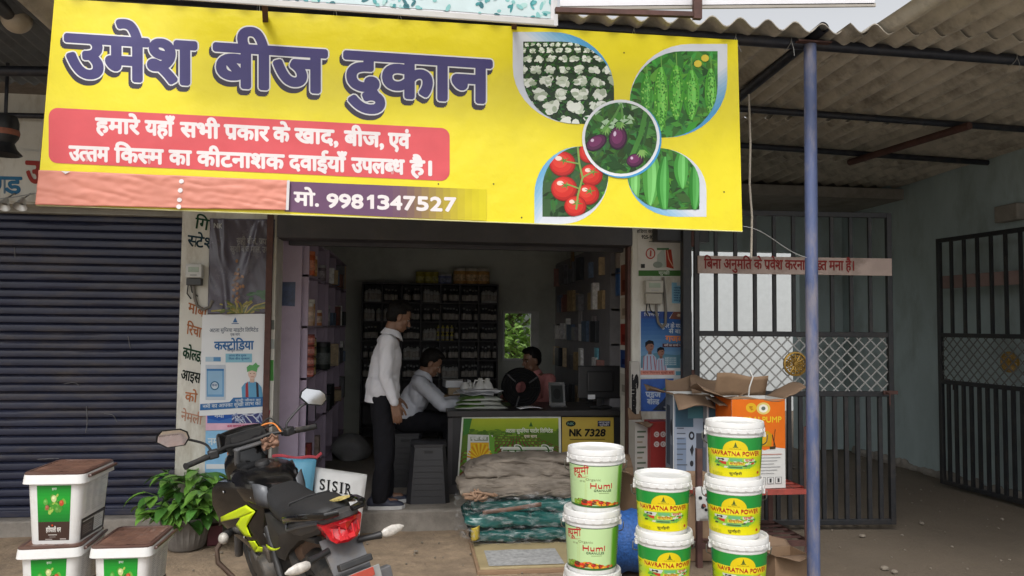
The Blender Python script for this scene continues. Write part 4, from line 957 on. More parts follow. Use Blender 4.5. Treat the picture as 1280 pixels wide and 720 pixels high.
# ------------------------------------------------------------------ shop counter and what lies on it
cnt = thing('shop_counter', 'long dark laminate shop counter facing the doorway', 'counter', (0.95, 6.75, ZF))
CL, CR = P(563, 520, 6.55).x, P(792, 520, 6.55).x
zt = P(660, 513.5, 6.5).z
mb = MB(); mb.box(CL-.03, CR+.05, 6.50, 7.25, zt-.05, zt); mb.build('counter_top', M_wood, cnt, bevel=.006)
mb = MB(); mb.box(CL, CR+.02, 6.55, 7.2, ZF+.002, zt-.052); mb.build('front_panel', mat('panel_black', (.020, .019, .022), .45, var=.15), cnt, bevel=.004)
mb = MB(); mb.box(CL-.02, CL+.02, 6.535, 6.549, ZF+.01, zt-.06); mb.box(CL-.012, CR+.01, 6.53, 6.549, ZF+.003, ZF+.08); mb.build('trim', M_darksh, cnt)
yc = 6.53
gp_ = thing('field_poster', 'green poster of ploughed field rows with seed packet on the counter front', 'poster', P(638, 560, yc))
Qf = [(577.5, 521), (701, 520.5), (702, 605), (571, 607)]
sheet('sheet', Qf, yc-.004, mat('white_card', (.66, .67, .62), .5), gp_, .003)
a = Art(.0003); a.clip = [(579.5, 523), (698, 522.5), (699, 603), (573, 605)]; n = 10
for k in range(n): t = k/(n-1); a.quad(570, 520+20*k/n, 705, 520+20*(k+1)/n+.3, tuple(int(p+(q-p)*t) for p, q in zip((196, 204, 62), (150, 180, 52))), up=False)
a.up(); a.quad(570, 539, 705, 606, (96, 128, 46))
vp = (645, 532)
for k in range(-9, 10):
    x = 645+k*17; a.poly([(vp[0]+k*1.2-.4, 540), (vp[0]+k*1.2+.5, 540), (x+6, 606), (x-2, 606)], (120, 72, 52), k == -9)
    for q in range(16):
        t = (q/16)**1.6; xx = vp[0]+k*1.2+(x-8-vp[0]-k*1.2)*t; a.ell(xx, 540+66*t, 1+4*t, .8+2.4*t, rv.choice(((96, 150, 48), (128, 176, 60), (76, 126, 40))), 7, up=False)
a.up()
for i in range(60): a.ell(rv.uniform(578, 700), rv.uniform(537, 542), rv.uniform(1.5, 4), rv.uniform(1, 2), rv.choice(((84, 120, 40), (110, 144, 50))), 7, up=False)
a.poly([(579, 523), (590, 523), (586, 541), (579, 545)], (72, 130, 60))
a.clip = None
a.poly([(585, 543), (616, 544), (615, 606), (582, 606)], (224, 226, 220)); a.poly([(611, 541), (618, 549), (618, 572), (612, 572)], (120, 176, 70)); a.quad(588, 553, 611, 606, (238, 186, 40))
for k in range(16):
    t = R(190+160*k/15); a.poly([(599.5, 574), (599.5+16*math.cos(t-.06), 574+20*math.sin(t-.06)), (599.5+16*math.cos(t+.06), 574+20*math.sin(t+.06))], (246, 214, 60) if k % 2 else (226, 150, 30), k == 0)
a.quad(588, 546, 610, 551, (150, 160, 140)); a.text('सुखी बीज', 589, 608, 546.6, 546.6, 3, (240, 240, 236), .04)
a.poly([(663.6, 527), (666, 533), (661.2, 533)], (60, 110, 50)); a.text('अटला सुपरिया पाटोर लिमिटेड', 632, 691, 536.5, 536.5, 4, (232, 236, 214), .06); a.text('एक माग', 655, 671, 544, 544, 3, (236, 220, 200), .05)
a.quad(625, 558.5, 692, 560.5, (236, 238, 226)); a.text('सोयगे', 628, 690, 562, 562, 12, (236, 238, 226), .11); a.text('सोयगे', 628, 690, 562, 562, 12, (70, 110, 50), .0)
a.build('print', onY(yc-.0065), PRP, gp_)
np_ = thing('yellow_number_poster', 'mustard yellow poster reading NK 7328 on the counter front', 'poster', P(734, 560, yc))
sheet('sheet', [(702.5, 521.5), (767, 522), (768, 606), (703, 606)], yc-.004, mat('mustard_card', (.50, .36, .05), .5, var=.05), np_, .003)
a = Art(.0003); a.ell(713.5, 529.5, 6.2, 3.8, (30, 44, 34), 22); a.text('NK', 709.5, 717.5, 528, 528, 3.2, (120, 160, 140), .04, latin=True); a.quad(747, 526, 763, 533, (40, 44, 74)); a.text('अनुभव', 748, 762, 527, 527, 2.2, (210, 210, 220), .03); a.text('सुखी', 749, 761, 530.2, 530.2, 2, (210, 210, 220), .03)
a.text('NK', 712, 727, 536.5, 536.5, 8.6, (26, 26, 26), .06, latin=True); a.text('7328', 730.5, 756, 536.5, 536.5, 8.6, (26, 26, 26), .06, latin=True, slant=.12); a.line([(712, 549), (756, 549)], .8, (60, 50, 30))
a.quad(704, 522.5, 766.5, 524, (206, 170, 80)); a.ell(735, 572, 16, 20, (224, 190, 70), 20)
a.build('print', onY(yc-.0065), PRP, np_)
# seed packets stacked on the counter
M_pk = mat('packet_film', (.50, .52, .48), .3, var=.08, bump=.003, bscale=12)
for i, (cx, w, dz, ro, lab) in enumerate(((600, .46, 0, 3, 'bottom one of the white and green seed packets on the counter'), (598, .40, .035, -4, 'middle seed packet of the small pile on the counter'), (600, .37, .07, 6, 'topmost seed packet of the small pile on the counter'))):
    c = P(cx, 512, 6.78); c.z = zt+.004+dz; t = thing('seed_packet', lab, 'packet', c, 'seed packets on the counter')
    M = Matrix.Translation(c) @ Matrix.Rotation(R(ro), 4, 'Z')
    mb = MB(); mb.grid(lambda u, v: M @ Vector(((u-.5)*w, (v-.5)*.26, .032*max(0, (math.sin(math.pi*u)*math.sin(math.pi*v)))**.45+.004*noisy((u*5, v*5, i+.5)))), 18, 12)
    mb.grid(lambda u, v: M @ Vector(((u-.5)*w, (v-.5)*.26, 0.0)), 18, 12); mb.build('bag', M_pk, t, smooth=True)
    mb = MB(); mb.grid(lambda u, v: M @ Vector(((u*.55-.5)*w, (v*.9-.45)*.26, .0345*max(0, (math.sin(math.pi*u*.55)*math.sin(math.pi*(v*.9+.05))))**.45+.004*noisy((u*2.75, v*5, i+.5))+.0015)), 12, 12)
    mb.build('green_print', mat('green_film', (.12, .24, .05), .3, var=.5, scale=22), t, smooth=True)
c = P(593, 494, 6.75); pp_ = thing('loose_papers', 'white bill papers lying on top of the seed packets', 'papers', c)
mb = MB(); zb = zt+.115
for k in range(3):
    M = Matrix.Translation((c.x+.03*k, 6.80+.02*k, zb+.012*k)) @ Matrix.Rotation(R(10*k-8), 4, 'Z')
    mb.grid(lambda u, v: M @ Vector(((u-.5)*.36, (v-.5)*.24, .02*noisy((u*3, v*3, k))+.01)), 10, 8)
mb.build('sheets', mat('bill_paper', (.62, .63, .66), .7), pp_, smooth=True, solid=.001)
c = P(661, 508, 6.62); wpz = thing('white_notebook', 'white folded paper lying near the counter edge', 'paper', (c.x, 6.62, zt))
mb = MB(); M = Matrix.Translation((c.x, 6.60, zt+.012)) @ Matrix.Rotation(R(8), 4, 'Z'); mb.grid(lambda u, v: M @ Vector(((u-.5)*.20, (v-.5)*.13, .012*math.sin(u*3))), 10, 4); mb.build('sheet', MATS['bill_paper'], wpz, smooth=True, solid=.003)
# black coil of pipe on the counter
c = P(651, 491, 6.95); cz = Vector((c.x, 6.95, zt+.165)); co_ = thing('pipe_coil', 'fat coil of black hose standing on the counter before the pink shirt', 'hose coil', (c.x, 6.95, zt))
mb = MB()
for k in range(5):
    rr = .165-.0245*k; n = 40
    for q, yy in enumerate((-.05, -.024, 0, .024, .05)):
        pts = [cz+Vector((rr*math.cos(2*math.pi*i/n), yy+.006*math.sin(i*.9), rr*math.sin(2*math.pi*i/n)-(.0 if k else 0))) for i in range(n+1)]; mb.tube(pts, .0135, 8)
mb.build('hose', mat('black_hose', (.006, .006, .007), .75, spec=.15), co_, smooth=True)
for t in (.6, 2.4, 4.4): mb = MB(); p = cz+Vector((.13*math.cos(t), 0, .13*math.sin(t))); mb.obox(p, (.012, .16, .1), rotm(y=-math.degrees(t)+90)); mb.build('tie', M_black, co_)
# monitor
c = P(752, 480, 6.95); mo = thing('computer_monitor', 'back of a black flat computer monitor with small white sticker on the counter', 'monitor', (c.x, 6.95, zt))
p0, p1 = P(722, 498, 6.75), P(776, 457, 6.75)
mb = MB(); mb.box(p0.x, p1.x, 6.73, 6.76, p0.z, p1.z); mb.box(p0.x+.08, p1.x-.08, 6.705, 6.73, p0.z+.06, p1.z-.05); mb.build('housing', mat('monitor_black', (.016, .016, .018), .4), mo, bevel=.01)
mb = MB(); mb.box((p0.x+p1.x)/2-.025, (p0.x+p1.x)/2+.025, 6.74, 6.765, zt, p0.z+.1); mb.box((p0.x+p1.x)/2-.1, (p0.x+p1.x)/2+.1, 6.67, 6.82, zt+.002, zt+.014); mb.build('stand', MATS['monitor_black'], mo, bevel=.004)
s0 = P(735, 499, 6.7); mb = MB(); mb.box(s0.x, s0.x+.065, 6.699, 6.7045, s0.z, s0.z+.04); mb.build('sticker', MATS['bill_paper'], mo)
# brochure holder, cans, bottles on the counter
c = P(697, 491, 6.85); bh = thing('card_holder', 'clear slanted card holder standing between coil and monitor', 'card holder', (c.x, 6.85, zt))
mb = MB(); M = Matrix.Translation((c.x, 6.85, zt+.003)) @ Matrix.Rotation(R(-18), 4, 'X'); mb.grid(lambda u, v: M @ Vector(((u-.5)*.15, 0, v*.22)), 1, 1); mb.build('panel', mat('clear_plastic', (.07, .072, .075), .2), bh, solid=.006)
mb = MB(); mb.box(c.x-.075, c.x+.075, 6.78, 6.9, zt+.001, zt+.006); mb.build('foot', MATS['clear_plastic'], bh)
a = Art(.0003); a.quad(-.055, .03, .055, .19, (44, 48, 48)); a.ell(0, .11, .035, .05, (26, 28, 30), 18); a.build('card', lambda x, y, h: M @ Vector((x, -.004-h, y)), PRP, bh)
M_bw = mat('white_hdpe', (.55, .55, .53), .4)
def can(px, y_, hh, r_, label, m, capm, grp='pesticide cans on the counter', zb=None):
    c = P(px, 500, y_); c.z = zt if zb is None else zb; t = thing('chemical_can', label, 'can', c, grp)
    mb = MB(); mb.lathe([(r_*.9, .001), (r_, .008), (r_, hh*.68), (r_*.9, hh*.76), (r_*.42, hh*.86), (r_*.4, hh*.9)], 18, c, cap=True); mb.build('body', m, t, smooth=True)
    mb = MB(); mb.lathe([(r_*.46, hh*.88), (r_*.46, hh*.99), (r_*.3, hh)], 14, c, cap=True); mb.build('cap', capm, t, smooth=True)
    mb = MB(); mb.lathe([(r_*1.01, hh*.18), (r_*1.01, hh*.6)], 18, c); mb.build('label', mat('can_label_'+str(px % 4), ((.30, .33, .36), (.10, .16, .12), (.28, .22, .14), (.16, .20, .30))[px % 4], .5, var=.3, scale=30), t, smooth=True)
    return t
can(581, 7.1, .23, .045, 'pale plastic can left of the pair with handles', M_bw, M_black)
can(588, 7.12, .20, .04, 'shorter pale can beside the seed papers', M_bw, M_bw)
def jug(px, label, hh=.24):
    c = P(px, 500, 7.05); c.z = zt; t = thing('handled_jug', label, 'jug', c, 'white jugs on the counter')
    mb = MB(); mb.loft([[c+Vector((w*x, d*y, z)) for x, y in ((-1, -.7), (-.7, -1), (.7, -1), (1, -.7), (1, .7), (.7, 1), (-.7, 1), (-1, .7))] for w, d, z in ((.045, .035, .002), (.055, .045, .02), (.055, .045, hh*.6), (.04, .04, hh*.78), (.02, .02, hh*.9), (.018, .018, hh*.93))]); mb.build('body', M_bw, t, smooth=True)
    mb = MB(); mb.tube([c+Vector((-.05, 0, hh*.55)), c+Vector((-.062, 0, hh*.75)), c+Vector((-.045, 0, hh*.92)), c+Vector((-.015, 0, hh*.9))], .009, 8); mb.build('handle', M_bw, t, smooth=True)
    mb = MB(); mb.lathe([(.022, hh*.92), (.022, hh), (.012, hh*1.01)], 12, c, cap=True); mb.build('cap', M_bw, t)
    mb = MB(); mb.box(c.x-.036, c.x+.036, c.y-.049, c.y-.0455, .06+c.z, .13+c.z); mb.build('label', mat('jug_label', (.2, .22, .24), .5, var=.4, scale=40), t)
jug(600, 'white handled jug nearer the seated clerk'); jug(609, 'white handled jug nearer the window')
for k, (px, z_, w, lab) in enumerate(((563, 0, .22, 'brown ledger box under two others behind the seated clerk'), (566, .07, .2, 'tan ledger box in the middle of its small pile'), (564, .14, .24, 'pale folded ledger on top of the small pile'))):
    c = P(px, 490, 7.3); mb = MB(); mb.obox((c.x+.05, 7.3, zt+.035+z_), (w, .2, .066), rotm(z=6*k-5)); o = mb.build('ledger_box', (mat('tan_card', (.26, .17, .09), .7), mat('tan_card2', (.33, .25, .16), .7), MATS['bill_paper'])[k], bevel=.003); tag(o, lab, 'ledger', 'ledgers piled on the counter')
mb = MB(); mb.box(P(560, 500, 7.3).x, P(592, 500, 7.3).x, 7.15, 7.45, ZF+.003, zt); o = mb.build('side_table', M_wood, bevel=.006); tag(o, 'low dark side table carrying ledgers behind the counter end', 'table')
# black crate-like stool beside the counter
c = G(535, 630, ZF); st = thing('plastic_stool', 'black moulded plastic stool with hand slot standing beside the counter', 'stool', (c.x, c.y+.16, ZF))
def stool(root, cx, cy, z0, hh, w0, w1, m):
    mb = MB()
    def ringp(w, z): return [Vector((cx+x*w, cy+y*w, z)) for x, y in ((-1, -.8), (-.8, -1), (.8, -1), (1, -.8), (1, .8), (.8, 1), (-.8, 1), (-1, .8))]
    mb.loft([ringp(w0, z0+.001), ringp(w0*.985, z0+.03), ringp(w1*1.02, z0+hh-.03), ringp(w1*1.08, z0+hh-.028), ringp(w1*1.08, z0+hh-.006), ringp(w1, z0+hh)]); mb.build('shell', m, root, smooth=True, ang=35)
    mb = MB()
    for k in range(9):
        t = k/8; w = w0+(w1-w0)*.9; mb.bar((cx-w0*.7+w0*1.4*t, cy-w0*1.003, z0+.04), (cx-w1*.7+w1*1.4*t, cy-w1*1.035, z0+hh*.74), .006, .004, (0, 1, 0))
    for k in range(7):
        z = z0+.06+k*hh*.1; w = w0+(w1-w0)*(z-z0)/hh; mb.bar((cx-w*.75, cy-w*1.01, z), (cx+w*.75, cy-w*1.01, z), .005, .004)
    mb.build('ribs', m, root)
    mb = MB(); w = w1*1.04; mb.obox((cx, cy-w*1.0, z0+hh*.86), (w*.5, .01, .022)); mb.build('hand_slot', M_black, root)
M_stool = mat('black_stool_plastic', (.024, .024, .028), .4)
stool(st, c.x, c.y+.17, ZF, .475, .175, .135, M_stool)

# ------------------------------------------------------------------ shelving and stock inside
def shelf_unit(name, label, x0, x1, y0, y1, zs, cols, m, axis='x', back=True, t=.018, z_base=ZF+.003):
    u = thing(name, label, 'shelf', ((x0+x1)/2, (y0+y1)/2, z_base))
    z1 = zs[-1]
    mb = MB()
    n = cols
    for i in range(n+1):
        if axis == 'x': xx = x0+(x1-x0-t)*i/n; mb.box(xx, xx+t, y0+.002, y1-.002, z_base, z1)
        else: yy = y0+(y1-y0-t)*i/n; mb.box(x0+.002, x1-.002, yy, yy+t, z_base, z1)
    mb.build('upright', m, u)
    for z in zs:
        mb = MB()
        mb.box(x0, x1, y0, y1, z, z+t); mb.build('shelf_board', m, u)
    if back:
        mb = MB()
        if axis == 'x': mb.box(x0, x1, y1, y1+.01, z_base, z1)
        elif axis == 'y+': mb.box(x1, x1+.01, y0, y1, z_base, z1)
        else: mb.box(x0-.01, x0, y0, y1, z_base, z1)
        mb.build('back_panel', m, u)
    return u
# near left: lilac partition with open compartments, then dim shelves along the left wall
LZ = [.30, .72, 1.14, 1.56, 1.98, 2.30]
lx0, lx1 = -1.16, -.90
fp = thing('partition_board', 'lilac painted end panel of the left shelves with dark blue sticker', 'panel', (-.97, 6.35, ZF))
xa, xb = P(350, 400, 6.30).x, P(376, 400, 6.30).x
mb = MB(); mb.box(xa-.04, xb, 6.30, 6.34, ZF+.002, 2.32); mb.build('board', M_lilac, fp, bevel=.003)
sheet('blue_sticker', [(352, 352.5), (369.5, 352.5), (368.5, 383), (352, 382)], 6.297, mat('sticker_blue', (.03, .05, .12), .35, var=.6, scale=25), fp, .002)
su1 = shelf_unit('lilac_shelf', 'lilac painted open shelf of jars and boxes just inside the doorway', xb-.24, xb+.05, 6.36, 7.55, LZ, 2, M_lilac, 'y')
su2 = shelf_unit('lilac_shelf', 'darker far stretch of the lilac left shelves holding small packs', xb-.22, xb+.08, 7.58, 9.55, LZ, 3, M_lilac, 'y')
BZ = [.30, .78, 1.02, 1.26, 1.52, 1.78, 2.02, 2.16]
bx0, bx1 = P(452, 400, 9.7).x, P(622, 400, 9.7).x
bs = shelf_unit('back_shelf', 'wide dark shelf grid full of small bottles on the back wall', bx0, bx1, 9.62, 9.95, [.30, .62, .9, 1.14, 1.38, 1.62, 1.86, 2.10], 7, M_darksh, 'x')
rs = shelf_unit('right_shelf', 'tall grey shelf of packets and boxes along the right inner wall', 1.80, 2.055, 6.75, 9.4, [.30, .72, 1.1, 1.42, 1.74, 2.06, 2.36], 5, mat('grey_shelf', (.20, .195, .21), .6, var=.15), 'y')
# one bottle, copied along the back shelves
def proto_bottle(name, label, m, capm, r_, hh, grp, sq=False):
    t = thing(name, label, 'bottle', (0, 0, 0), grp)
    mb = MB(); mb.lathe([(r_*.9, 0), (r_, .004), (r_, hh*.66), (r_*.85, hh*.74), (r_*.4, hh*.84), (r_*.4, hh*.87)], 12, cap=True); mb.build('body', m, t, smooth=True)
    mb = MB(); mb.lathe([(r_*.46, hh*.87), (r_*.46, hh), ], 10, cap=True); mb.build('cap', capm, t)
    mb = MB(); mb.lathe([(r_*1.02, hh*.15), (r_*1.02, hh*.58)], 12); mb.build('label', mat('bottle_label', (.36, .33, .30), .5, var=.5, scale=14), t, smooth=True)
    return t
kinds = [proto_bottle('chemical_bottle', 'small dark bottle in the rows on the back shelves', mat('bottle_dark', (.035, .035, .04), .3), mat('cap_grey', (.3, .3, .3), .4), .032, .17, 'dark bottles on the back shelves'),
         proto_bottle('chemical_bottle', 'small pale bottle in the rows on the back shelves', mat('bottle_pale', (.40, .40, .40), .35), mat('cap_dark', (.05, .05, .05), .4), .032, .18, 'pale bottles on the back shelves'),
         proto_bottle('chemical_bottle', 'small yellow tin in the bright block on the back shelf', mat('tin_yellow', (.60, .52, .10), .35), mat('cap_yellow', (.5, .42, .12), .4), .034, .16, 'yellow tins on the back shelf')]
used = [0, 0, 0]
def put(k, x, y, z, s=1.0):
    if used[k] == 0: o = kinds[k]; o.location = (x, y, z); o.rotation_euler = (0, 0, rnd.uniform(0, 6)); o.scale = (s, s, s)
    else: dup(kinds[k], (x, y, z), (0, 0, rnd.uniform(0, 6)), scale=(s, s, s))
    used[k] += 1
yx0, yx1 = P(546, 410, 9.66).x, P(564, 410, 9.66).x
zrows = [.62, .9, 1.14, 1.38, 1.62, 1.86]
for zi, z in enumerate(zrows):
    if z < .85: continue
    w = (bx1-bx0)/7
    for c_ in range(7):
        n = 5
        kk = rnd.choice((0, 0, 1)) 
        for i in range(n):
            x = bx0+w*c_+.055+(w-.09)*i/(n-1)
            if yx0-.02 < x < yx1+.05 and z in (1.38,): continue
            if rnd.random() < .06: continue
            put(kk, x, 9.68, z+.019, rnd.uniform(.9, 1.05))
for r_ in range(2):
    for i in range(4): put(2, yx0+.02+(yx1-yx0)*i/3.2, 9.67, 1.399+r_*.098, .6)
# jars on top of the back shelf
def jar(x, y, z, r_, hh, col, capcol, label, grp, name='jar', cat='jar'):
    t = thing(name, label, cat, (x, y, z), grp); c = (x, y, z)
    mb = MB(); mb.lathe([(r_*.94, .001), (r_, .01), (r_, hh*.8), (r_*.9, hh*.86)], 16, c, cap=True); mb.build('body', mat('jar_%02x%02x%02x' % col, col, .4, var=.3, scale=24), t, smooth=True)
    mb = MB(); mb.lathe([(r_*.97, hh*.84), (r_*.97, hh), (r_*.8, hh*1.01)], 16, c, cap=True); mb.build('lid', mat('lid_%02x%02x%02x' % capcol, capcol, .45), t, smooth=True)
    mb = MB(); mb.lathe([(r_*1.012, hh*.2), (r_*1.012, hh*.62)], 16, c); mb.build('label', mat('lab_%02x%02x%02x' % capcol, tuple(min(255, int(v*.7+70)) for v in col), .5, var=.6, scale=30), t, smooth=True)
zt_b = 2.10+.019
for k, px in enumerate((525, 535, 543)): jar(P(px, 350, 9.72).x, 9.75, zt_b, .055, .15, (150, 140, 40), (160, 150, 60), 'yellow green jar in the group of three on top of the back shelf', 'yellow jars on the back shelf top')
for k, px in enumerate((552, 560)): jar(P(px, 350, 9.72).x, 9.75, zt_b, .05, .12, (110, 120, 160), (190, 190, 196), 'pale blue jar next to the yellow jars on the back shelf', 'blue jars on the back shelf top')
for k, px in enumerate((575, 590, 604)): jar(P(px, 350, 9.72).x, 9.75, zt_b, .085, .2, (196, 150, 90), (200, 196, 186), 'big tan jar with pale lid on top of the back shelf', 'tan jars on the back shelf top')
# left shelf stock
def pos_left(px, py, x=xb-.04): q = PX(px, py, x); return q
lst = [(379, 1.98, 'orange', (188, 92, 52), (190, 110, 70), .055, .2, 'orange jar on the upper lilac shelf near the doorway'), (390, 1.98, 'o2', (180, 130, 70), (210, 200, 190), .06, .17, 'tan and white jar beside the orange jar'),
       (377, 1.56, 'a', (190, 160, 140), (210, 206, 200), .05, .19, 'white capped jar on the middle lilac shelf'), (389, 1.56, 'b', (196, 150, 96), (206, 200, 190), .055, .22, 'tall tan jar on the middle lilac shelf'), (399, 1.56, 'c', (180, 120, 80), (210, 206, 200), .05, .14, 'short tan jar on the middle lilac shelf'),
       (403, 1.98, 'd', (120, 110, 120), (170, 170, 170), .05, .15, 'grey jar on the upper lilac shelf'), (410, 1.56, 'e', (150, 150, 156), (190, 190, 190), .045, .2, 'pale bottle shaped jar on the middle lilac shelf')]
for px, z, _, c1, c2, r_, hh, lab in lst:
    q = pos_left(px, 400, xb+.05); jar(q.x-.025, max(6.5, q.y), z+.019, r_, hh, c1, c2, lab, 'jars on the lilac shelf')
for k in range(4):
    q = pos_left(379, 470, xb+.05); jar(q.x-.03, max(6.5, q.y), 1.14+.019+k*.088, .07, .086, (176, 96, 84), (120, 60, 54), 'red brown tub in the column of four on the lilac shelf', 'red tubs stacked on the lilac shelf', 'tub', 'tub')
    q = pos_left(391, 470, xb+.05); jar(q.x-.03, q.y, 1.14+.019+k*.08, .055, .078, (168, 150, 80), (90, 84, 60), 'olive tub in the column of four on the lilac shelf', 'olive tubs stacked on the lilac shelf', 'tub', 'tub')
q = pos_left(404, 470, xb+.05); jar(q.x-.02, q.y, 1.159, .085, .26, (34, 44, 42), (30, 30, 34), 'black round can beside the olive tubs', 'dark cans on the lilac shelf')
M_leaf0 = mat('dull_leaf', (.035, .075, .03), .5, var=.3)
for k, (px, z, col, hh) in enumerate(((376, .72, (70, 120, 140), .3), (385, .72, (60, 110, 150), .33), (379, .30, (196, 110, 60), .25), (392, .30, (150, 60, 60), .24), (402, .30, (170, 150, 140), .22), (396, .72, (60, 74, 60), .2))):
    q = pos_left(px, 500, xb+.05); y_ = max(6.5, q.y); mb = MB(); mb.box(q.x-.13, q.x-.01, y_-.05, y_+.05, z+.02, z+.02+hh); o = mb.build('carton_pack', mat('pack%d' % k, col, .5, var=.35, scale=24), bevel=.004)
    tag(o, ('teal carton pack on the lower lilac shelf', 'blue carton pack beside the teal one', 'orange pack on the bottom lilac shelf', 'red pack on the bottom lilac shelf', 'beige pack on the bottom lilac shelf', 'dark green pack on the lower lilac shelf')[k], 'carton', 'packs on the lilac shelf')
# far left and right shelf stock: packs in rows
def packrow(x0, x1, y0, y1, z, n, cols, axis, lab, grp, hmin, hmax):
    first = None
    for i in range(n):
        if rnd.random() < .22: continue
        y = y0+(y1-y0)*(i+.5)/n; h = rnd.uniform(hmin, hmax); w = (y1-y0)/n*rnd.uniform(.55, .85)
        mb = MB(); mb.obox(((x0+x1)/2+rnd.uniform(-.03, .02), y, z+h/2), (x1-x0, w, h), rotm(z=rnd.uniform(-14, 14))); k = rnd.randrange(len(cols)); c = cols[k]
        o = mb.build('pesticide_pack', mat('pp_%02x%02x%02x' % c, c, .45, var=.4, scale=26), bevel=.003); tag(o, lab % ('grey', 'white', 'tan', 'dark', 'reddish', 'blue')[k % 6], 'pack', grp)
cols = [(104, 104, 110), (226, 226, 224), (168, 146, 110), (50, 54, 60), (126, 80, 72), (84, 104, 130)]
for z in LZ[1:5]: packrow(xb-.08, xb+.11, 7.7, 9.4, z+.02, 9, cols, 'y', '%s upright pack among those on the far left shelves', 'packs on the far left shelves', .12, .26)
for z in (.72, 1.1, 1.42, 1.74, 2.06): packrow(1.755, 1.92, 6.9, 9.3, z+.02, 11, cols, 'y', '%s upright pack among those on the right shelves', 'packs on the right shelves', .14, .26)
# hanging packets strip at right
for k, (px, py, c, lab) in enumerate(((715, 322, (120, 90, 40), 'brown packet hanging high on the right shelf edge'), (775, 352, (60, 96, 150), 'blue packet hanging beside the right pillar'), (783, 322, (150, 140, 130), 'pale packet hanging at the top by the right pillar'), (745, 447, (110, 176, 196), 'bright sky blue packet hanging above the monitor'), (742, 410, (150, 140, 144), 'white packet strip hanging on the right shelf'), (725, 398, (150, 146, 150), 'pale packet strip farther back on the right shelf'))):
    q = PX(px, py, 1.78); q.y = max(6.45, q.y); mb = MB(); h = .15 if k != 3 else .12
    mb.grid(lambda u, v: Vector((1.785-.012*math.sin(math.pi*u), q.y+(u-.5)*.16, q.z+(v-.5)*h*1.6)), 6, 6); o = mb.build('hanging_packet', mat('hp%d' % k, c, .35, var=.35, scale=18), smooth=True, solid=.01); tag(o, lab, 'packet')
    
# white sacks in the dim left corner of the shop
c = Vector((-.62, 8.3, ZF)); sk = thing('grain_sack', 'pale grain sack slumped in the dark left corner behind the standing man', 'sack', c)
mb = MB(); mb.ell(c+Vector((0, 0, .12)), (.2, .2, .16), None, 24, 16)
for i, v in enumerate(mb.v):
    p = Vector(v); d = .07*noisy((p.x*5, p.y*5, p.z*5)); z = max(ZF+.004, p.z); mb.v[i] = (p.x+d, p.y+d, z)
mb.build('bag', mat('sack_weave', (.26, .26, .27), .7, var=.15, bump=.004, bscale=40), sk, smooth=True)
# trees behind the building
M_lf = mat('leaf_green', (.19, .34, .06), .5, var=.5, scale=3)
def tree(base, hh, rad, n, label, seed):
    r2 = random.Random(seed); t = thing('garden_tree', label, 'tree', base, 'trees behind the shop'); b = Vector(base)
    mb = MB(); mb.tube([b, b+Vector((.05, 0, hh*.3)), b+Vector((-.03, .05, hh*.6)), b+Vector((0, 0, hh*.9))], [.09, .07, .05, .02], 8)
    for k in range(7): 
        a_ = r2.uniform(0, 6.28); z = hh*r2.uniform(.3, .7); mb.tube([b+Vector((0, 0, z)), b+Vector((math.cos(a_)*rad*.5, math.sin(a_)*rad*.5, z+.3)), b+Vector((math.cos(a_)*rad*.9, math.sin(a_)*rad*.9, z+.5))], [.03, .02, .008], 6)
    mb.build('trunk', mat('bark', (.12, .09, .06), .9, var=.3), t)
    mb = MB()
    cl_ = [(b+Vector((r2.gauss(0, rad*.45), r2.gauss(0, rad*.4), hh*r2.uniform(.12, 1))), r2.uniform(.18, .4)) for k in range(46)]
    for i in range(n):
        c_, s_ = r2.choice(cl_); p = c_+Vector((r2.gauss(0, s_*.5), r2.gauss(0, s_*.5), r2.gauss(0, s_*.5))); L = r2.uniform(.05, .11); M3 = Euler((r2.uniform(-.9, .9), r2.uniform(-.9, .9), r2.uniform(0, 6.28))).to_matrix()
        q = [p+M3 @ Vector(v) for v in ((0, -L, 0), (L*.4, -.2*L, .02), (0, L, -.01), (-L*.4, -.2*L, .02))]; mb.add(q, [(0, 1, 2), (0, 2, 3)])
    mb.build('crown', M_lf, t, weld=False, recalc=False)
tree((1.75, 13.2, 0), 3.0, .8, 4200, 'leafy tree seen bright through the small back window', 5)
tree((3.2, 15.8, 0), 4.0, 1.2, 2500, 'second garden tree behind the courtyard wall', 6)
hedge_y = 14.6
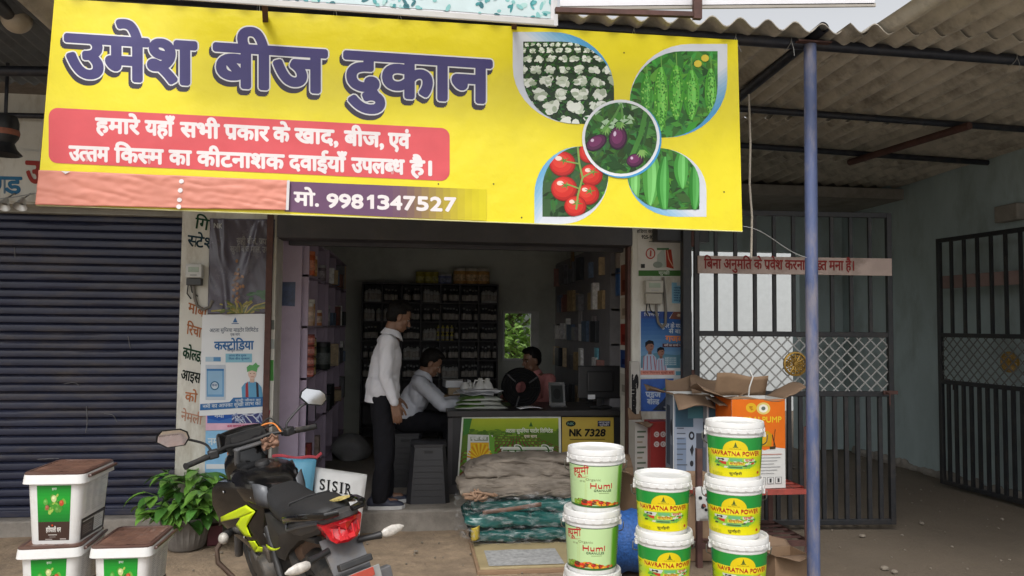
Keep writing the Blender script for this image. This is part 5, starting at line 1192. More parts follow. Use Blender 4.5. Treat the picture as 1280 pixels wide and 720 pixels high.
# ------------------------------------------------------------------ round buckets
M_pl = mat('white_bucket_plastic', (.70, .70, .69), .34, var=.03, scale=6, dirt=(.50, .46, .40), dscale=11, damt=.35)
PB = printmat('bucket_label', .3, .5, .84, fade=.03)
def bucket(name, label, grp, D, H, art_fn, nudge=0.0):
    """Bucket with moulded lid; local origin at the base, label turned to local -y."""
    t = thing(name, label, 'bucket', (0, 0, 0), grp); Rt = D/2; rb = Rt*.84; lh = H*.16
    rw = lambda z: rb+(Rt*.945-rb)*(z/(H-lh))
    mb = MB(); mb.lathe([(0, .004), (rb*.97, .002), (rb, .008)]+[(rw(H*k/20), H*k/20) for k in range(1, 16)]+[(rw(H*.76), H*.76), (Rt*.955, H*.765), (Rt*.955, H*.79), (rw(H*.8), H*.795), (rw(H*.84), H*.84), (0, H*.86)], 56); body = mb.build('body', M_pl, t, smooth=True, ang=35)
    mb = MB(); z0 = H-lh
    mb.lathe([(Rt*.955, z0-.004), (Rt*1.0, z0-.004), (Rt*1.0, z0+lh*.34), (Rt*.985, z0+lh*.36), (Rt*.985, z0+lh*.42), (Rt*1.0, z0+lh*.45), (Rt*.995, H-.006), (Rt*.98, H), (Rt*.93, H+.001), (Rt*.90, H-.004), (Rt*.885, H-.013), (Rt*.80, H-.015), (Rt*.3, H-.013), (0, H-.012)], 56)
    for k in range(20):
        a_ = 2*math.pi*k/20+.1; mb.obox((Rt*1.003*math.cos(a_), Rt*1.003*math.sin(a_), z0+lh*.16), (.008, .012, lh*.28), rotm(z=math.degrees(a_)))
    mb.build('lid', M_pl, t, smooth=True, ang=35)
    # wire handle hanging at the sides
    mb = MB(); zh = H*.78
    pts = []
    for k in range(25):
        s_ = -1+2*k/24; ang = s_*math.pi/2
        pts.append(Vector((math.sin(ang)*(Rt*1.10), math.cos(ang)*(Rt*1.08), zh-.62*Rt*max(0, math.cos(ang))**.45)))
    mb.tube(pts, .0028, 6); mb.build('handle', M_wire, t, smooth=True)
    for s_ in (-1, 1): mb = MB(); mb.obox((s_*Rt*.985, 0, zh), (.016, .030, .024)); mb.build('handle_lug', M_pl, t, bevel=.003)
    a = Art(.00012, True); art_fn(a)
    # art coordinates: x = angle in degrees from the front (+ to the right), y = height share 0..1 of the label band
    def fn(x, y, h):
        z = H*(.10+.655*y); r_ = rw(z)+.0006+h; g = R(x-90); return Vector((r_*math.cos(g), r_*math.sin(g), z))
    a.slice(5.0); a.build('label', fn, PB, t, lim=.0015)
    return t
def split_wide(a, x0, x1, y0, y1, col, n=24, up=True): a.quad(x0, y0, x1, y1, col, n, 1, up)
rb_ = random.Random(11)
def art_green(a):                   # green band, yellow field, sun emblem
    split_wide(a, -128, 128, 0, 1, (236, 226, 18), 40)
    n = 24
    for k in range(n): a.quad(-128, .16+.5*k/n, 128, .16+.5*(k+1)/n, tuple(int(p+(q-p)*(1-abs(k/n-.45)*2)) for p, q in zip((236, 226, 18), (178, 214, 30))), 30, 1, k == 0)
    split_wide(a, -128, 128, .66, 1, (38, 150, 62), 40)
    for dx in (0, 200):
        o = lambda x: x+dx
        if dx: break
        a.poly([(27*math.cos(t), .67+.27*math.sin(t)) for t in [math.pi*k/20 for k in range(21)]], (232, 206, 22)); split_wide(a, -30, 30, .5, .672, (236, 214, 20), 10)
        a.quad(-62, .515, 62, .68, (238, 222, 40), 16)
        # small shrine mark and line
        a.poly([(-3.5, .78), (3.5, .78), (0, .90)], (70, 96, 40)); a.quad(-5.5, .755, 5.5, .775, (70, 96, 40)); a.text('NAVRATNA', -12, 12, .735, .735, .025, (120, 110, 30), .04, down=False, latin=True)
        a.text('NAVRATNA POWER', -59, 59, .652, .652, .105, (178, 44, 28), .105, down=False, latin=True)
        # picture patch
        a.ell(0, .36, 50, .15, (150, 200, 60), 24)
        for k in range(46):
            x = rb_.uniform(-46, 46); y = .36+rb_.uniform(-.13, .13)
            if (x/50)**2+((y-.36)/.15)**2 < 1: w = rb_.uniform(3, 9); a.poly([(x-w, y-.02), (x+w*.6, y-.024), (x+w, y+.018), (x-w*.4, y+.026)], rb_.choice(((70, 150, 60), (120, 180, 80), (190, 60, 40), (216, 220, 200), (60, 90, 60), (90, 170, 70))))
        a.poly([(-46, .475), (-18, .485), (-16, .40), (-44, .415)], (206, 212, 206)); a.poly([(-40, .42), (-38, .47), (-34, .45), (-26, .47), (-24, .42), (-28, .41), (-30, .43), (-36, .43), (-37, .41)], (40, 40, 44))
        a.poly([(-12, .485), (14, .48), (13, .41), (-12, .41)], (110, 180, 120)); a.poly([(18, .48), (46, .45), (44, .40), (18, .405)], (206, 224, 190)); a.text('सुखी', 20, 42, .47, .465, .05, (196, 60, 60), .06, down=False)
        a.poly([(-38, .39), (-20, .39), (-20, .31), (-30, .33)], (196, 60, 44)); a.quad(-14, .31, 20, .385, (222, 208, 70)); a.text('समृ{द}धि', -12, 18, .375, .375, .05, (170, 60, 40), .04, down=False)
        a.quad(-16, .22, 16, .30, (120, 180, 110)); a.quad(-14, .235, 14, .27, (70, 110, 70))
        a.text('Patanjli', -14, 14, .115, .115, .05, (60, 60, 40), .03, down=False, latin=True, slant=.1) if False else a.text('सुनहरी', -14, 14, .12, .12, .055, (60, 60, 40), .03, down=False)
        a.poly([(-2, .125), (2, .16), (1, .12)], (60, 90, 40))
        for k in range(3): a.text('abcdefghij klmno'[k:12+k], -58, -30, .10-k*.03, .10-k*.03, .016, (110, 120, 40), 0, down=False, latin=True)
        a.ell(57, .11, 4, .035, (196, 50, 40), 14)
    for s_ in (92, -92):
        for k in range(9): a.quad(s_-22, .60-k*.05, s_+22-(k % 3)*8, .615-k*.05, (90, 110, 40), 4, 1, k == 0)
def art_humi(a):
    split_wide(a, -128, 128, 0, 1, (198, 228, 168), 40)
    split_wide(a, 56, 120, 0, 1, (98, 176, 36), 12)
    n = 8
    for k in range(n): a.quad(48+8*k/n, .03, 48+8*(k+1)/n, .97, tuple(int(p+(q-p)*k/n) for p, q in zip((198, 228, 168), (98, 176, 36))), 1, 1, k == 0)
    split_wide(a, -128, 128, .985, 1.0, (52, 96, 60), 40); split_wide(a, -128, 128, 0, .05, (60, 112, 54), 40)
    a.text('{ह}यूमी', -60, -20, .90, .97, .16, (196, 40, 50), .055, down=False, slant=.12); a.poly([(-50, .70), (-28, .725), (-20, .76), (-28, .715), (-50, .685)], (196, 40, 50))
    a.text('Organic', -27, 6, .70, .70, .055, (120, 128, 90), .02, down=False, latin=True, slant=.2); a.text('धन का', -42, -28, .635, .635, .04, (120, 128, 90), .02, down=False)
    a.text('Humi', -17, 33, .585, .585, .115, (190, 34, 40), .10, down=False, latin=True); a.text('GRANULES', -9, 31, .44, .44, .052, (50, 84, 52), .07, down=False, latin=True); a.quad(2, .345, 26, .357, (120, 140, 90))
    for k in range(7): a.ell(-29+(k % 2)*4, .24+k*.027, 2.2, .014, (196, 186, 50), 8, .3)
    a.clip = [(-62, .05), (57, .05), (57, .3), (-62, .3)]
    for k in range(64):
        x = rb_.uniform(-60, 56); h_ = .13+.06*math.sin((x+60)*.045); y = rb_.uniform(.05, h_)
        c = rb_.choice(((216, 60, 36), (232, 160, 40), (238, 200, 60), (150, 176, 50), (190, 40, 36), (226, 110, 40), (110, 60, 40)) if x > -34 else ((120, 160, 50), (196, 190, 60), (110, 70, 40), (150, 176, 60)))
        w = rb_.uniform(4, 9); a.ell(x, y, w, w*.0062, c, 14); a.ell(x-w*.3, y+w*.002, w*.35, w*.0022, tuple(min(255, v+36) for v in c), 8)
    a.clip = None
    for k in range(10): a.quad(74, .84-k*.06, 108-(k % 3)*9, .855-k*.06, (226, 240, 200), 4, 1, k == 0)
def place_stack(proto, cx, dist_y, H, n, base_label, group, yaws, dxy, labels, z0=0.0, order=None):
    objs = []
    for k in range(n):
        x = cx+dxy[k][0]; y = dist_y+dxy[k][1]; z = z0+k*(H-.012)
        o = proto if not objs else dup(proto); o.location = (x, y, z); face = math.atan2(x-0, y-0)
        o.rotation_euler = (0, 0, -face+R(yaws[k])); o['label'] = labels[k]; objs.append(o)
    return objs
nv = bucket('yellow_green_bucket', 'x', 'green and yellow labelled buckets', .287, .292, art_green)
HN = .292
cR = G(918, 812, 0.0)
cR = P(918, 528, 3.68)
labs = ['green and yellow bucket on the ground under the tall stack of four', 'second bucket from the ground in the tall green and yellow stack', 'third bucket up in the tall green and yellow stack, under its top one', 'topmost bucket of the tall green and yellow stack before the orange carton']
place_stack(nv, cR.x+.0, 3.68, HN, 4, '', '', (4, 9, 0, 2), ((.012, 0), (.02, .0), (.0, .01), (.0, 0)), labs)
c2 = P(829, 590, 3.79)
labs2 = ['green and yellow bucket on the ground in the shorter middle stack', 'green and yellow bucket in the middle of the shorter stack', 'top bucket of the shorter green and yellow stack beside the brown carton']
yaws2, d2 = (4, 12, 2), ((.0, 0), (.006, .006), (-.004, 0))
for k in range(3):
    o = dup(nv, (c2.x+d2[k][0], 3.79+d2[k][1], k*(HN-.012)-.012+.012), (0, 0, -math.atan2(c2.x, 3.79)+R(yaws2[k])), labs2[k])
hu = bucket('pale_green_bucket', 'x', 'pale green labelled buckets', .300, .328, art_humi)
c3 = P(744, 560, 3.98)
labs3 = ['pale green fruit labelled bucket on the ground at the stack foot', 'middle pale green fruit labelled bucket of the stack of three', 'top pale green bucket with fruit label in front of the counter']
for k in range(3):
    o = hu if k == 0 else dup(hu); o.location = (c3.x+(-.010, -.014, .006)[k], 3.99, k*.316); o.rotation_euler = (0, 0, -math.atan2(c3.x, 3.97)+R((2, -3, 5)[k])); o['label'] = labs3[k]

# ------------------------------------------------------------------ square tubs on the left
M_lidb = mat('brown_lid', (.085, .042, .032), .38, var=.15, scale=7, dirt=(.15, .10, .08), dscale=6, damt=.5)
M_crump = mat('crumpled_lid_film', (.16, .085, .06), .3, var=.4, scale=9, bump=.006, bscale=14)
def tub():
    t = thing('square_tub', 'x', 'tub', (0, 0, 0), 'white square tubs with brown lids'); W, D, H = .232, .315, .318
    def ring(w, d, z, r_=.03):
        pts = []
        for sx, sy, a0 in ((1, -1, -90), (1, 1, 0), (-1, 1, 90), (-1, -1, 180)):
            for k in range(4): a_ = R(a0+30*k); pts.append(Vector((sx*(w/2-r_)+r_*math.cos(a_), sy*(d/2-r_)+r_*math.sin(a_), z)))
        return pts
    mb = MB(); b = .86
    mb.loft([ring(W*b, D*b, .001), ring(W*b*1.01, D*b*1.01, .006), ring(W*.985, D*.985, H*.85), ring(W*1.0, D*1.0, H*.855)]); mb.build('body', M_pl, t, smooth=True, ang=35)
    mb = MB(); mb.loft([ring(W*1.10, D*1.08, H*.845), ring(W*1.13, D*1.11, H*.845), ring(W*1.10, D*1.08, H*.965), ring(W*1.06, D*1.05, H*.97)]); mb.build('rim', M_pl, t, smooth=True, ang=35)
    mb = MB(); mb.loft([ring(W*1.09, D*1.07, H*.95), ring(W*1.10, D*1.08, H*.985), ring(W*1.06, D*1.04, H), ring(W*.98, D*.97, H*1.0), ring(W*.95, D*.94, H*.985), ring(W*.5, D*.5, H*.986)]); lid = mb.build('lid', M_lidb, t, smooth=True, ang=35)
    mb = MB(); mb.grid(lambda u, v: Vector(((u-.5)*W*.93, (v-.5)*D*.92, H*.985+.002+.006*abs(noisy((u*9, v*9, 1))))), 30, 30); mb.build('lid_film', M_crump, lid, smooth=True)
    mb = MB(); h = [Vector((W*.575, y*D*.42, H*.915+.0*y)) for y in (-1, -.9, .9, 1)]; mb.tube([Vector((W*.54, -D*.40, H*.93)), Vector((W*.585, -D*.41, H*.93)), Vector((W*.59, 0, H*.925)), Vector((W*.585, D*.5, H*.93))], .007, 8); mb.build('handle', M_lidb, t, smooth=True)
    fx = lambda z: W/2*(b+(.985-b)*(z/(H*.85)))
    a = Art(.0001)
    def front(x, y, h): z = H*(.06+.755*y); s_ = fx(z)/(W/2); return Vector((x*W*.5*s_*.62, -(D/2*(b+(.985-b)*(z/(H*.85))))-.0008-h, z))
    n = 10
    for k in range(n): t_ = abs(k/n-.55)*1.6; a.quad(-1, .34+.66*k/n, 1, .34+.66*(k+1)/n, tuple(int(p+(q-p)*min(1, t_)) for p, q in zip((34, 168, 52), (18, 122, 44))), 1, 1, k == 0)
    a.quad(-1, 0, 1, .34, (66, 46, 40)); a.text('Green', -.16, .18, .945, .945, .03, (220, 236, 220), .03, down=False, latin=True, slant=.2) if False else a.text('हरा', -.12, .16, .955, .955, .035, (220, 236, 220), .05, down=False)
    rr = random.Random(4)
    for k in range(44):
        x = rr.gauss(0, .26); y = .62+rr.gauss(0, .075); w = rr.uniform(.05, .13); a.ell(x, y, w, w*.36, rr.choice(((70, 150, 50), (120, 180, 70), (50, 110, 40), (170, 196, 90), (96, 160, 60))), 10, rr.uniform(-.3, .3), k % 5 == 0)
    for x, y, w, c in ((0, .76, .16, (206, 214, 150)), (.46, .68, .14, (190, 78, 48)), (-.42, .60, .12, (160, 96, 70)), (-.5, .70, .14, (96, 170, 70)), (.2, .56, .14, (90, 150, 60))): a.ell(x, y, w, w*.4, c, 14); a.ell(x-w*.2, y+w*.1, w*.5, w*.16, tuple(min(255, v+30) for v in c), 10)
    a.ell(-.1, .275, .06, .018, (196, 70, 40), 10); a.text('GREENGOLD', -.5, .45, .225, .225, .07, (226, 222, 216), .09, down=False, latin=True) if False else a.text('हरियाली धन', -.5, .45, .23, .23, .075, (226, 222, 216), .06, down=False)
    a.quad(-.36, .095, .2, .11, (200, 194, 188)); a.quad(-.28, .06, .12, .068, (170, 160, 154)); a.quad(-.55, .015, -.1, .03, (180, 172, 166)); a.quad(.4, .015, .8, .035, (180, 172, 166))
    a.build('front_label', front, PB, t, lim=.001)
    a = Art(.0001)
    def side(x, y, h): z = H*(.04+.80*y); s_ = (b+(.985-b)*(z/(H*.85))); return Vector((W/2*s_+.0008+h, x*D*.44*s_, z))
    a.quad(-1, .0, 1, .36, (58, 46, 44)); a.quad(-.9, .05, -.05, .26, (90, 78, 74)); a.quad(.05, .04, .85, .30, (222, 222, 220)); a.quad(-.9, .29, .4, .31, (200, 196, 192)); 
    for k in range(6): a.quad(.1, .08+k*.035, .8-(k % 3)*.12, .088+k*.035, (150, 148, 146), 1, 1, k == 0)
    for k in range(5): a.quad(-.85, .08+k*.034, -.15-(k % 2)*.2, .086+k*.034, (176, 170, 166), 1, 1, k == 0)
    for k in range(15):
        y = .44+k*.036
        for q in range(3): x = -.8+q*.5+rr.uniform(0, .1); a.quad(x, y, x+rr.uniform(.18, .42), y+.008, (170, 172, 174), 1, 1, k == 0 and q == 0)
    a.build('side_label', side, PB, t, lim=.001)
    return t
tb = tub(); HT = .318
xA = P(84, 600, 3.72).x; xA2 = P(79, 660, 3.72).x; xB = P(168, 660, 3.70).x
tl = (('white square tub with brown lid on the ground under two others', xA2-.0, 3.73, 0, 4), ('middle tub of the stack of three, its brown handle turned to the street', xA2, 3.72, 1, 8), ('topmost white tub with brown lid and green vegetable label', xA+.01, 3.73, 2, 3),
      ('white square tub on the ground below the right hand pair lid', xB, 3.70, 0, 2), ('upper tub of the two tub stack beside the potted plant', xB+.0, 3.70, 1, 4))
tl = tuple((l.replace('below the right hand pair lid', 'under the two tub stack near the plant'), *r_) for l, *r_ in tl)
Z0T = P(82, 590, 3.52).z-3*HT
for k, (lab, x, y, lv, rz) in enumerate(tl):
    o = tb if k == 0 else dup(tb); o.location = (x, y, max(0, Z0T)+lv*HT*.985 if False else lv*HT*.985); o.rotation_euler = (0, 0, R(rz-4)); o['label'] = lab
# ------------------------------------------------------------------ cartons, rack and bundles at the right of the doorway
M_card = mat('brown_card', (.27, .175, .105), .8, var=.12, scale=6, dirt=(.20, .13, .08), dscale=5, damt=.5)
M_card2 = mat('brown_card_inside', (.19, .125, .08), .85, var=.12, scale=6)
rk = thing('steel_rack', 'rusty red angle iron rack carrying cartons beside the blue post', 'rack', P(960, 660, 5.1))
yr0, yr1 = 4.92, 5.45
rx0, rx1 = P(866, 600, 5.0).x, P(1004, 600, 5.0).x
zr = P(950, 611, 4.95).z; zr2 = P(950, 700, 4.95).z*0+.13
for x in (rx0+.018, rx1-.018):
    for y in (yr0, yr1):
        mb = MB(); mb.box(x-.018, x+.018, y-.003, y+.003, 0, zr+.42 if x > rx0+.1 else zr+.28); mb.box(x-.018 if x < rx0+.1 else x+.012, x-.012 if x < rx0+.1 else x+.018, y+.003, y+.036, 0, zr+.42 if x > rx0+.1 else zr+.28); mb.build('upright', M_rust, rk)
M_red = mat('red_oxide_rail', (.34, .06, .045), .6, var=.25, scale=12, dirt=(.12, .05, .04), dscale=7, damt=.5)
for z in (zr, .16):
    mb = MB(); mb.box(rx0, rx1, yr0-.006, yr0-.002, z-.035, z); mb.box(rx0, rx1, yr1+.006, yr1+.01, z-.035, z); mb.box(rx0-.004, rx0-.001, yr0, yr1, z-.035, z); mb.box(rx1+.001, rx1+.004, yr0, yr1, z-.035, z)
    for k in range(6): y = yr0+.02+(yr1-yr0-.04)*k/5; mb.box(rx0+.003, rx1-.003, y-.014, y+.014, z-.012, z-.002)
    mb.build('shelf_rail', M_red if z == zr else M_rust, rk)
def carton(name, label, c, size, rz, m, flaps=(), fl=.5, cat='carton', inside=True):
    """Open carton; flaps: (side, opening angle in degrees from upright, length)."""
    t = thing(name, label, cat, c); w, d, h = size; M = Matrix.Translation(Vector(c)) @ Matrix.Rotation(R(rz), 4, 'Z'); th = .004
    mb = MB(); mb.box(-w/2, w/2, -d/2, -d/2+th, 0, h); mb.box(-w/2, w/2, d/2-th, d/2, 0, h); mb.box(-w/2, -w/2+th, -d/2+th, d/2-th, 0, h); mb.box(w/2-th, w/2, -d/2+th, d/2-th, 0, h); mb.box(-w/2+th, w/2-th, -d/2+th, d/2-th, 0.001, .006)
    if not flaps: mb.box(-w/2+.001, w/2-.001, -d/2+.001, d/2-.001, h, h+.003)
    mb.build('box', m, t).data.transform(M)
    for side, ang, ln in flaps:
        mb = MB(); a_ = R(ang)
        def fp_(u, v, off=0):
            # u along the edge, v outward along the flap
            out = math.sin(a_)*v*ln; upz = math.cos(a_)*v*ln; bend = .018*math.sin(u*5+ang)*v+.01*noisy((u*3, v*3, ang))
            if side == 'f': return Vector(((u-.5)*w, -d/2-out, h+upz+bend+off))
            if side == 'b': return Vector(((u-.5)*w, d/2+out, h+upz+bend+off))
            if side == 'l': return Vector((-w/2-out, (u-.5)*d, h+upz+bend+off))
            return Vector((w/2+out, (u-.5)*d, h+upz+bend+off))
        mb.grid(lambda u, v: M @ fp_(u, v), 8, 5); mb.build('flap', M_card2 if ang > 0 else M_card, t, smooth=True, solid=.004)
    return t, M
# orange and white pump carton
c = P(937, 608, 4.90); OW, OH = .27, .0
w_o = (P(986, 560, 4.9)-P(925, 560, 4.9)).length
zo_ = P(955, 500, 4.9).z-zr
M_pc = mat('white_carton', (.62, .62, .60), .55, var=.04)
oc, MO = carton('pump_carton', 'tall orange and white pump carton with yellow lettering and open flaps', (P(947, 560, 4.95).x+.0, 5.08, zr+.001), (w_o*1.14, .26, zo_), 4, M_pc, (('f', -12, .001), ('b', -18, .16), ('r', 62, .19), ('l', 68, .21)))
for ch in kids(oc):
    if ch.name.startswith('flap') and abs(ch.dimensions.z) < .004: bpy.data.objects.remove(ch)
a = Art(.0002); HWo = w_o*1.14/2; Wd = HWo*2
fo = lambda x, y, h: MO @ Vector((x*HWo, -.13-h-.0006, y*zo_))
a.poly([(-1, 1), (-1, .47), (-.6, .44), (-.2, .465), (.2, .425), (.6, .455), (1, .44), (1, 1)], (240, 120, 30))
a.ell(-.28, .905, .2, .053, (240, 190, 40), 20); a.ell(.18, .895, .26, .068, (236, 214, 120), 24); a.ell(.18, .895, .17, .046, (250, 246, 230), 20); a.ell(.18, .895, .08, .022, (110, 120, 110), 16); a.text('सू', -.36, -.2, .92, .92, .03, (190, 110, 30), .05, down=False)
a.text('NATRAJ PUMP', -1.0, .86, .80, .80, .062, (246, 206, 40), .05, down=False, latin=True); a.text('NATRAJ PUMP', -1.0, .86, .80, .80, .062, (250, 214, 50), .02, down=False, latin=True); a.ell(.2, .70, .04, .012, (120, 80, 40), 10)
a.poly([(-.2, .47), (-.25, .60), (-.1, .64), (.35, .64), (.5, .60), (.46, .47)], (206, 156, 26)); a.poly([(-.1, .49), (-.13, .6), (.3, .6), (.28, .49)], (226, 180, 40)); a.line([(.5, .60), (.58, .5), (.62, .455), (.4, .45)], .03, (70, 60, 40)); a.quad(.05, .64, .2, .66, (60, 50, 40)); a.line([(.55, .47), (.6, .63), (.62, .66)], .02, (60, 50, 40))
a.text('Mafq Sprayer kraft', -.5, .85, .39, .39, .018, (190, 90, 70), .02, down=False, latin=True) if False else a.quad(-.6, .375, .85, .383, (196, 120, 100))
for k in range(6):
    a.quad(-.75, .34-k*.035, -.1-(k % 2)*.15, .346-k*.035, (150, 150, 152)); a.quad(.05, .34-k*.035, .8-(k % 3)*.12, .346-k*.035, (150, 150, 152))
for x0_ in (-.3, 0, .3, .6): a.quad(x0_, .05, x0_+.24, .125, (90, 90, 92)); a.quad(x0_+.015, .054, x0_+.225, .121, (226, 226, 224)); a.quad(x0_+.08, .065, x0_+.16, .11, (70, 70, 72))
a.build('front_print', fo, PRP, oc)
a = Art(.0002); a.poly([(-1, 1), (-1, .47), (0, .43), (1, .46), (1, 1)], (214, 100, 26)); a.build('side_print', lambda x, y, h: MO @ Vector((HWo+h+.0006, x*.13, y*zo_)), PRP, oc)
a = Art(.0002); a.poly([(-1, 1), (-1, .47), (0, .43), (1, .46), (1, 1)], (214, 100, 26)); a.build('side_print', lambda x, y, h: MO @ Vector((-HWo-h-.0006, x*.13, y*zo_)), PRP, oc)
mb = MB(); p = MO @ Vector((-HWo*.3, -.10, zo_)); mb.tube([p, p+Vector((.0, -.02, .08)), p+Vector((.02, -.03, .15)), p+Vector((.0, -.02, .2))], .005, 6); o = mb.build('packing_string', mat('white_cord_m', (.6, .6, .58), .6)); tag(o, 'short white cord sticking out of the open orange carton', 'cord')
# pale printed cartons behind
def printed_side(t, M, w, d, h, seed, base=(150, 160, 176)):
    r2 = random.Random(seed); a = Art(.0002)
    f1 = lambda x, y, hh: M @ Vector((x*w/2, -d/2-hh-.0006, y*h))
    a.quad(-.98, .02, .98, .98, base)
    a.quad(-.9, .62, .1, .95, (62, 92, 110)); a.quad(-.2, .72, .8, .86, (74, 120, 130)); a.quad(.25, .12, .8, .55, (70, 74, 84)); a.quad(-.8, .1, -.3, .5, (120, 136, 160)); a.ell(0, .52, .16, .05, (40, 42, 48), 18); a.ell(0, .52, .08, .025, base, 14)
    a.poly([(-.1, .36), (.05, .42), (.12, .36), (.02, .28)], (40, 42, 48)); a.ell(0, .2, .1, .035, (40, 42, 48), 14)
    for k in range(8): a.quad(-.82, .6-k*.06, -.5+r2.uniform(0, .3), .612-k*.06, (90, 96, 106))
    a.build('print', f1, PRP, t); a = Art(.0002); a.quad(-.95, .02, .95, .98, tuple(int(v*.9) for v in base)); a.quad(-.7, .15, .2, .85, (70, 80, 96)); a.ell(.5, .6, .25, .1, (50, 54, 60), 18); a.quad(.2, .1, .8, .4, (110, 120, 136))
    a.build('print', lambda x, y, hh: M @ Vector((-w/2-hh-.0006, -x*d/2, y*h)), PRP, t); 
hA = P(860, 492, 5.3).z-zr
t1, M1 = carton('sprayer_carton', 'pale blue printed carton with brown flap beside the blue poster', (P(866, 560, 5.25).x, 5.36, zr+.001), (.26, .24, hA), -6, M_pc, (('f', 118, .17), ('l', 78, .17), ('b', 10, .10)))
printed_side(t1, M1, .26, .24, hA, 3)
t2, M2 = carton('sprayer_carton', 'second pale printed carton between the blue one and the orange carton', (P(905, 560, 5.15).x, 5.30, zr+.001), (.25, .24, hA*.98), 5, M_pc, (('f', 108, .19), ('r', 70, .18), ('b', 20, .12)))
printed_side(t2, M2, .25, .24, hA*.98, 4, (166, 166, 172))
# red box with six round pictures on brown cartons against the pillar
zb1 = P(830, 592, 5.55).z
lb, ML = carton('brown_carton', 'open brown carton under the red box by the pillar', (P(838, 600, 5.5).x-.03, 5.62, .0), (.52, .40, zb1), 3, M_card, (('f', 82, .13), ('b', 40, .12), ('r', 60, .1), ('l', 60, .1)))
pr0 = P(812, 560, 5.72); pr1 = P(843, 527, 5.72)
tr_, MR = carton('red_box', 'red box with six white round pictures standing on the brown carton', ((pr0.x+pr1.x)/2, 5.78, zb1-.09), (pr1.x-pr0.x, .15, pr1.z-zb1+.09), 2, mat('red_board', (.26, .025, .022), .5, var=.12))
a = Art(.0002); wv = (pr1.x-pr0.x)/2; hv = pr1.z-zb1+.09
for i in range(3):
    for j in range(2): x = -.52+i*.52; y = hv*.88-.04-j*.075; a.ell(x, y, .22, .022, (216, 206, 204), 18); a.ell(x, y, .13, .012, (176, 140, 136), 12); a.ell(x+.03, y, .06, .007, (226, 220, 214), 8)
a.build('print', lambda x, y, h: MR @ Vector((x*wv, -.075-h-.0006, y)), PRP, tr_)
tw, MW = carton('white_carton_box', 'narrow pale carton standing between the red box and the pillar poster', (P(800, 545, 5.8).x, 5.84, zb1-.09), (.11, .14, P(800, 527, 5.8).z-zb1+.09), 4, mat('grey_white_card', (.40, .38, .35), .6, var=.1), (('f', 96, .1), ('b', 20, .08)))
a = Art(.0002)
for k in range(9): a.quad(-.7, .1+k*.09, .1+(k % 3)*.25, .13+k*.09, (96, 110, 90) if k % 3 else (150, 140, 120))
hw_ = P(800, 527, 5.8).z-zb1+.09
a.build('print', lambda x, y, h: MW @ Vector((x*.055, -.07-h-.0006, y*hw_)), PRP, tw)
vt = thing('tall_pale_box', 'tall narrow pale box with vertical black lettering against the pillar', 'box', P(792, 520, 5.9))
p0, p1 = P(788.5, 540, 5.93), P(799, 452, 5.93)
mb = MB(); mb.box(p0.x, p1.x, 5.93, 5.985, p0.z-.25, p1.z); mb.build('box', MATS['grey_white_card'], vt, bevel=.002)
a = Art(.0002); a.text('Snoeg', 0, 1, 0, 0, .9, (30, 28, 30), .08, down=False, latin=True)
for v in range(len(a.mb.v)): pass
zA, zB = P(794, 535, 5.93).z, P(794, 472, 5.93).z
a.build('lettering', lambda x, y, h: Vector((p0.x+.006+(.0 if False else 0)+(p1.x-p0.x-.012)*max(0, min(1.3, (y+.9)/.95)), 5.9294-h, zB+(zA-zB)*(x))), PRP, vt)
zf_ = P(800, 530, 5.75).z
# shaded cartons lower down below the rack and by the post
lc, MLc = carton('small_carton', 'small crumpled brown carton on the ground under the rack', (P(976, 705, 4.75).x, 4.72, 0.0), (.24, .2, P(976, 690, 4.7).z), 6, M_card, (('f', 84, .08), ('b', 50, .07), ('l', 70, .06)))
mc, _m = carton('brown_carton', 'plain brown carton on the ground behind the middle bucket stack', (P(862, 640, 5.2).x, 5.22, 0), (.30, .3, P(862, 592, 5.1).z*.98), -4, M_card)
ws = thing('printed_bag', 'small white bag with black spots hanging beside the tall bucket stack', 'bag', P(879, 628, 4.5))
c = P(880, 630, 4.7)
def pouch(u, v, sg): k = (max(0, math.sin(math.pi*u))**.6)*(max(0, math.sin(math.pi*v))**.5); return c+Vector(((u-.5)*(.10+.015*v), -sg*(.028*k+.004*noisy((u*5, v*5, 2))), (v-.5)*.21+.006*math.sin(u*6)*v))
mb = MB(); mb.grid(lambda u, v: pouch(u, v, 1), 14, 18); mb.grid(lambda u, v: pouch(u, v, -1), 14, 18); mb.build('bag', mat('dull_white_film', (.45, .45, .44), .45, var=.1, bump=.004, bscale=18), ws, smooth=True)
a = Art(.0002)
for k in range(14): a.ell(rv.uniform(.15, .85), rv.uniform(.12, .82), .10, .05, rv.choice(((40, 40, 44), (120, 70, 60), (60, 70, 90), (30, 30, 32))), 10)
a.build('spots', lambda x, y, h: pouch(x, y, 1)+Vector((0, -.002-h, 0)), PRP, ws)
# blue woven net and shaded clutter at the foot of the stacks
M_net = mat('blue_net', (.02, .09, .30), .6, var=.4, scale=60, bump=.006, bscale=70)
nb_ = thing('blue_net_roll', 'roll of bright blue mesh net lying behind the bucket stacks', 'net roll', P(790, 690, 4.9))
c0, c1 = P(735, 690, 4.9), P(838, 700, 4.9); c0.z = c1.z = .2
mb = MB(); n = 20; rings = []
for i in range(n+1):
    p = c0.lerp(c1, i/n); rings.append([p+Vector((.01*noisy((i, k, 2)), (.19+.02*noisy((i*.6, k*.7, 0)))*math.cos(2*math.pi*k/20), (.195+.02*noisy((i*.5, k*.8, 4)))*math.sin(2*math.pi*k/20))) for k in range(20)])
mb.loft(rings); mb.build('net', M_net, nb_, smooth=True)
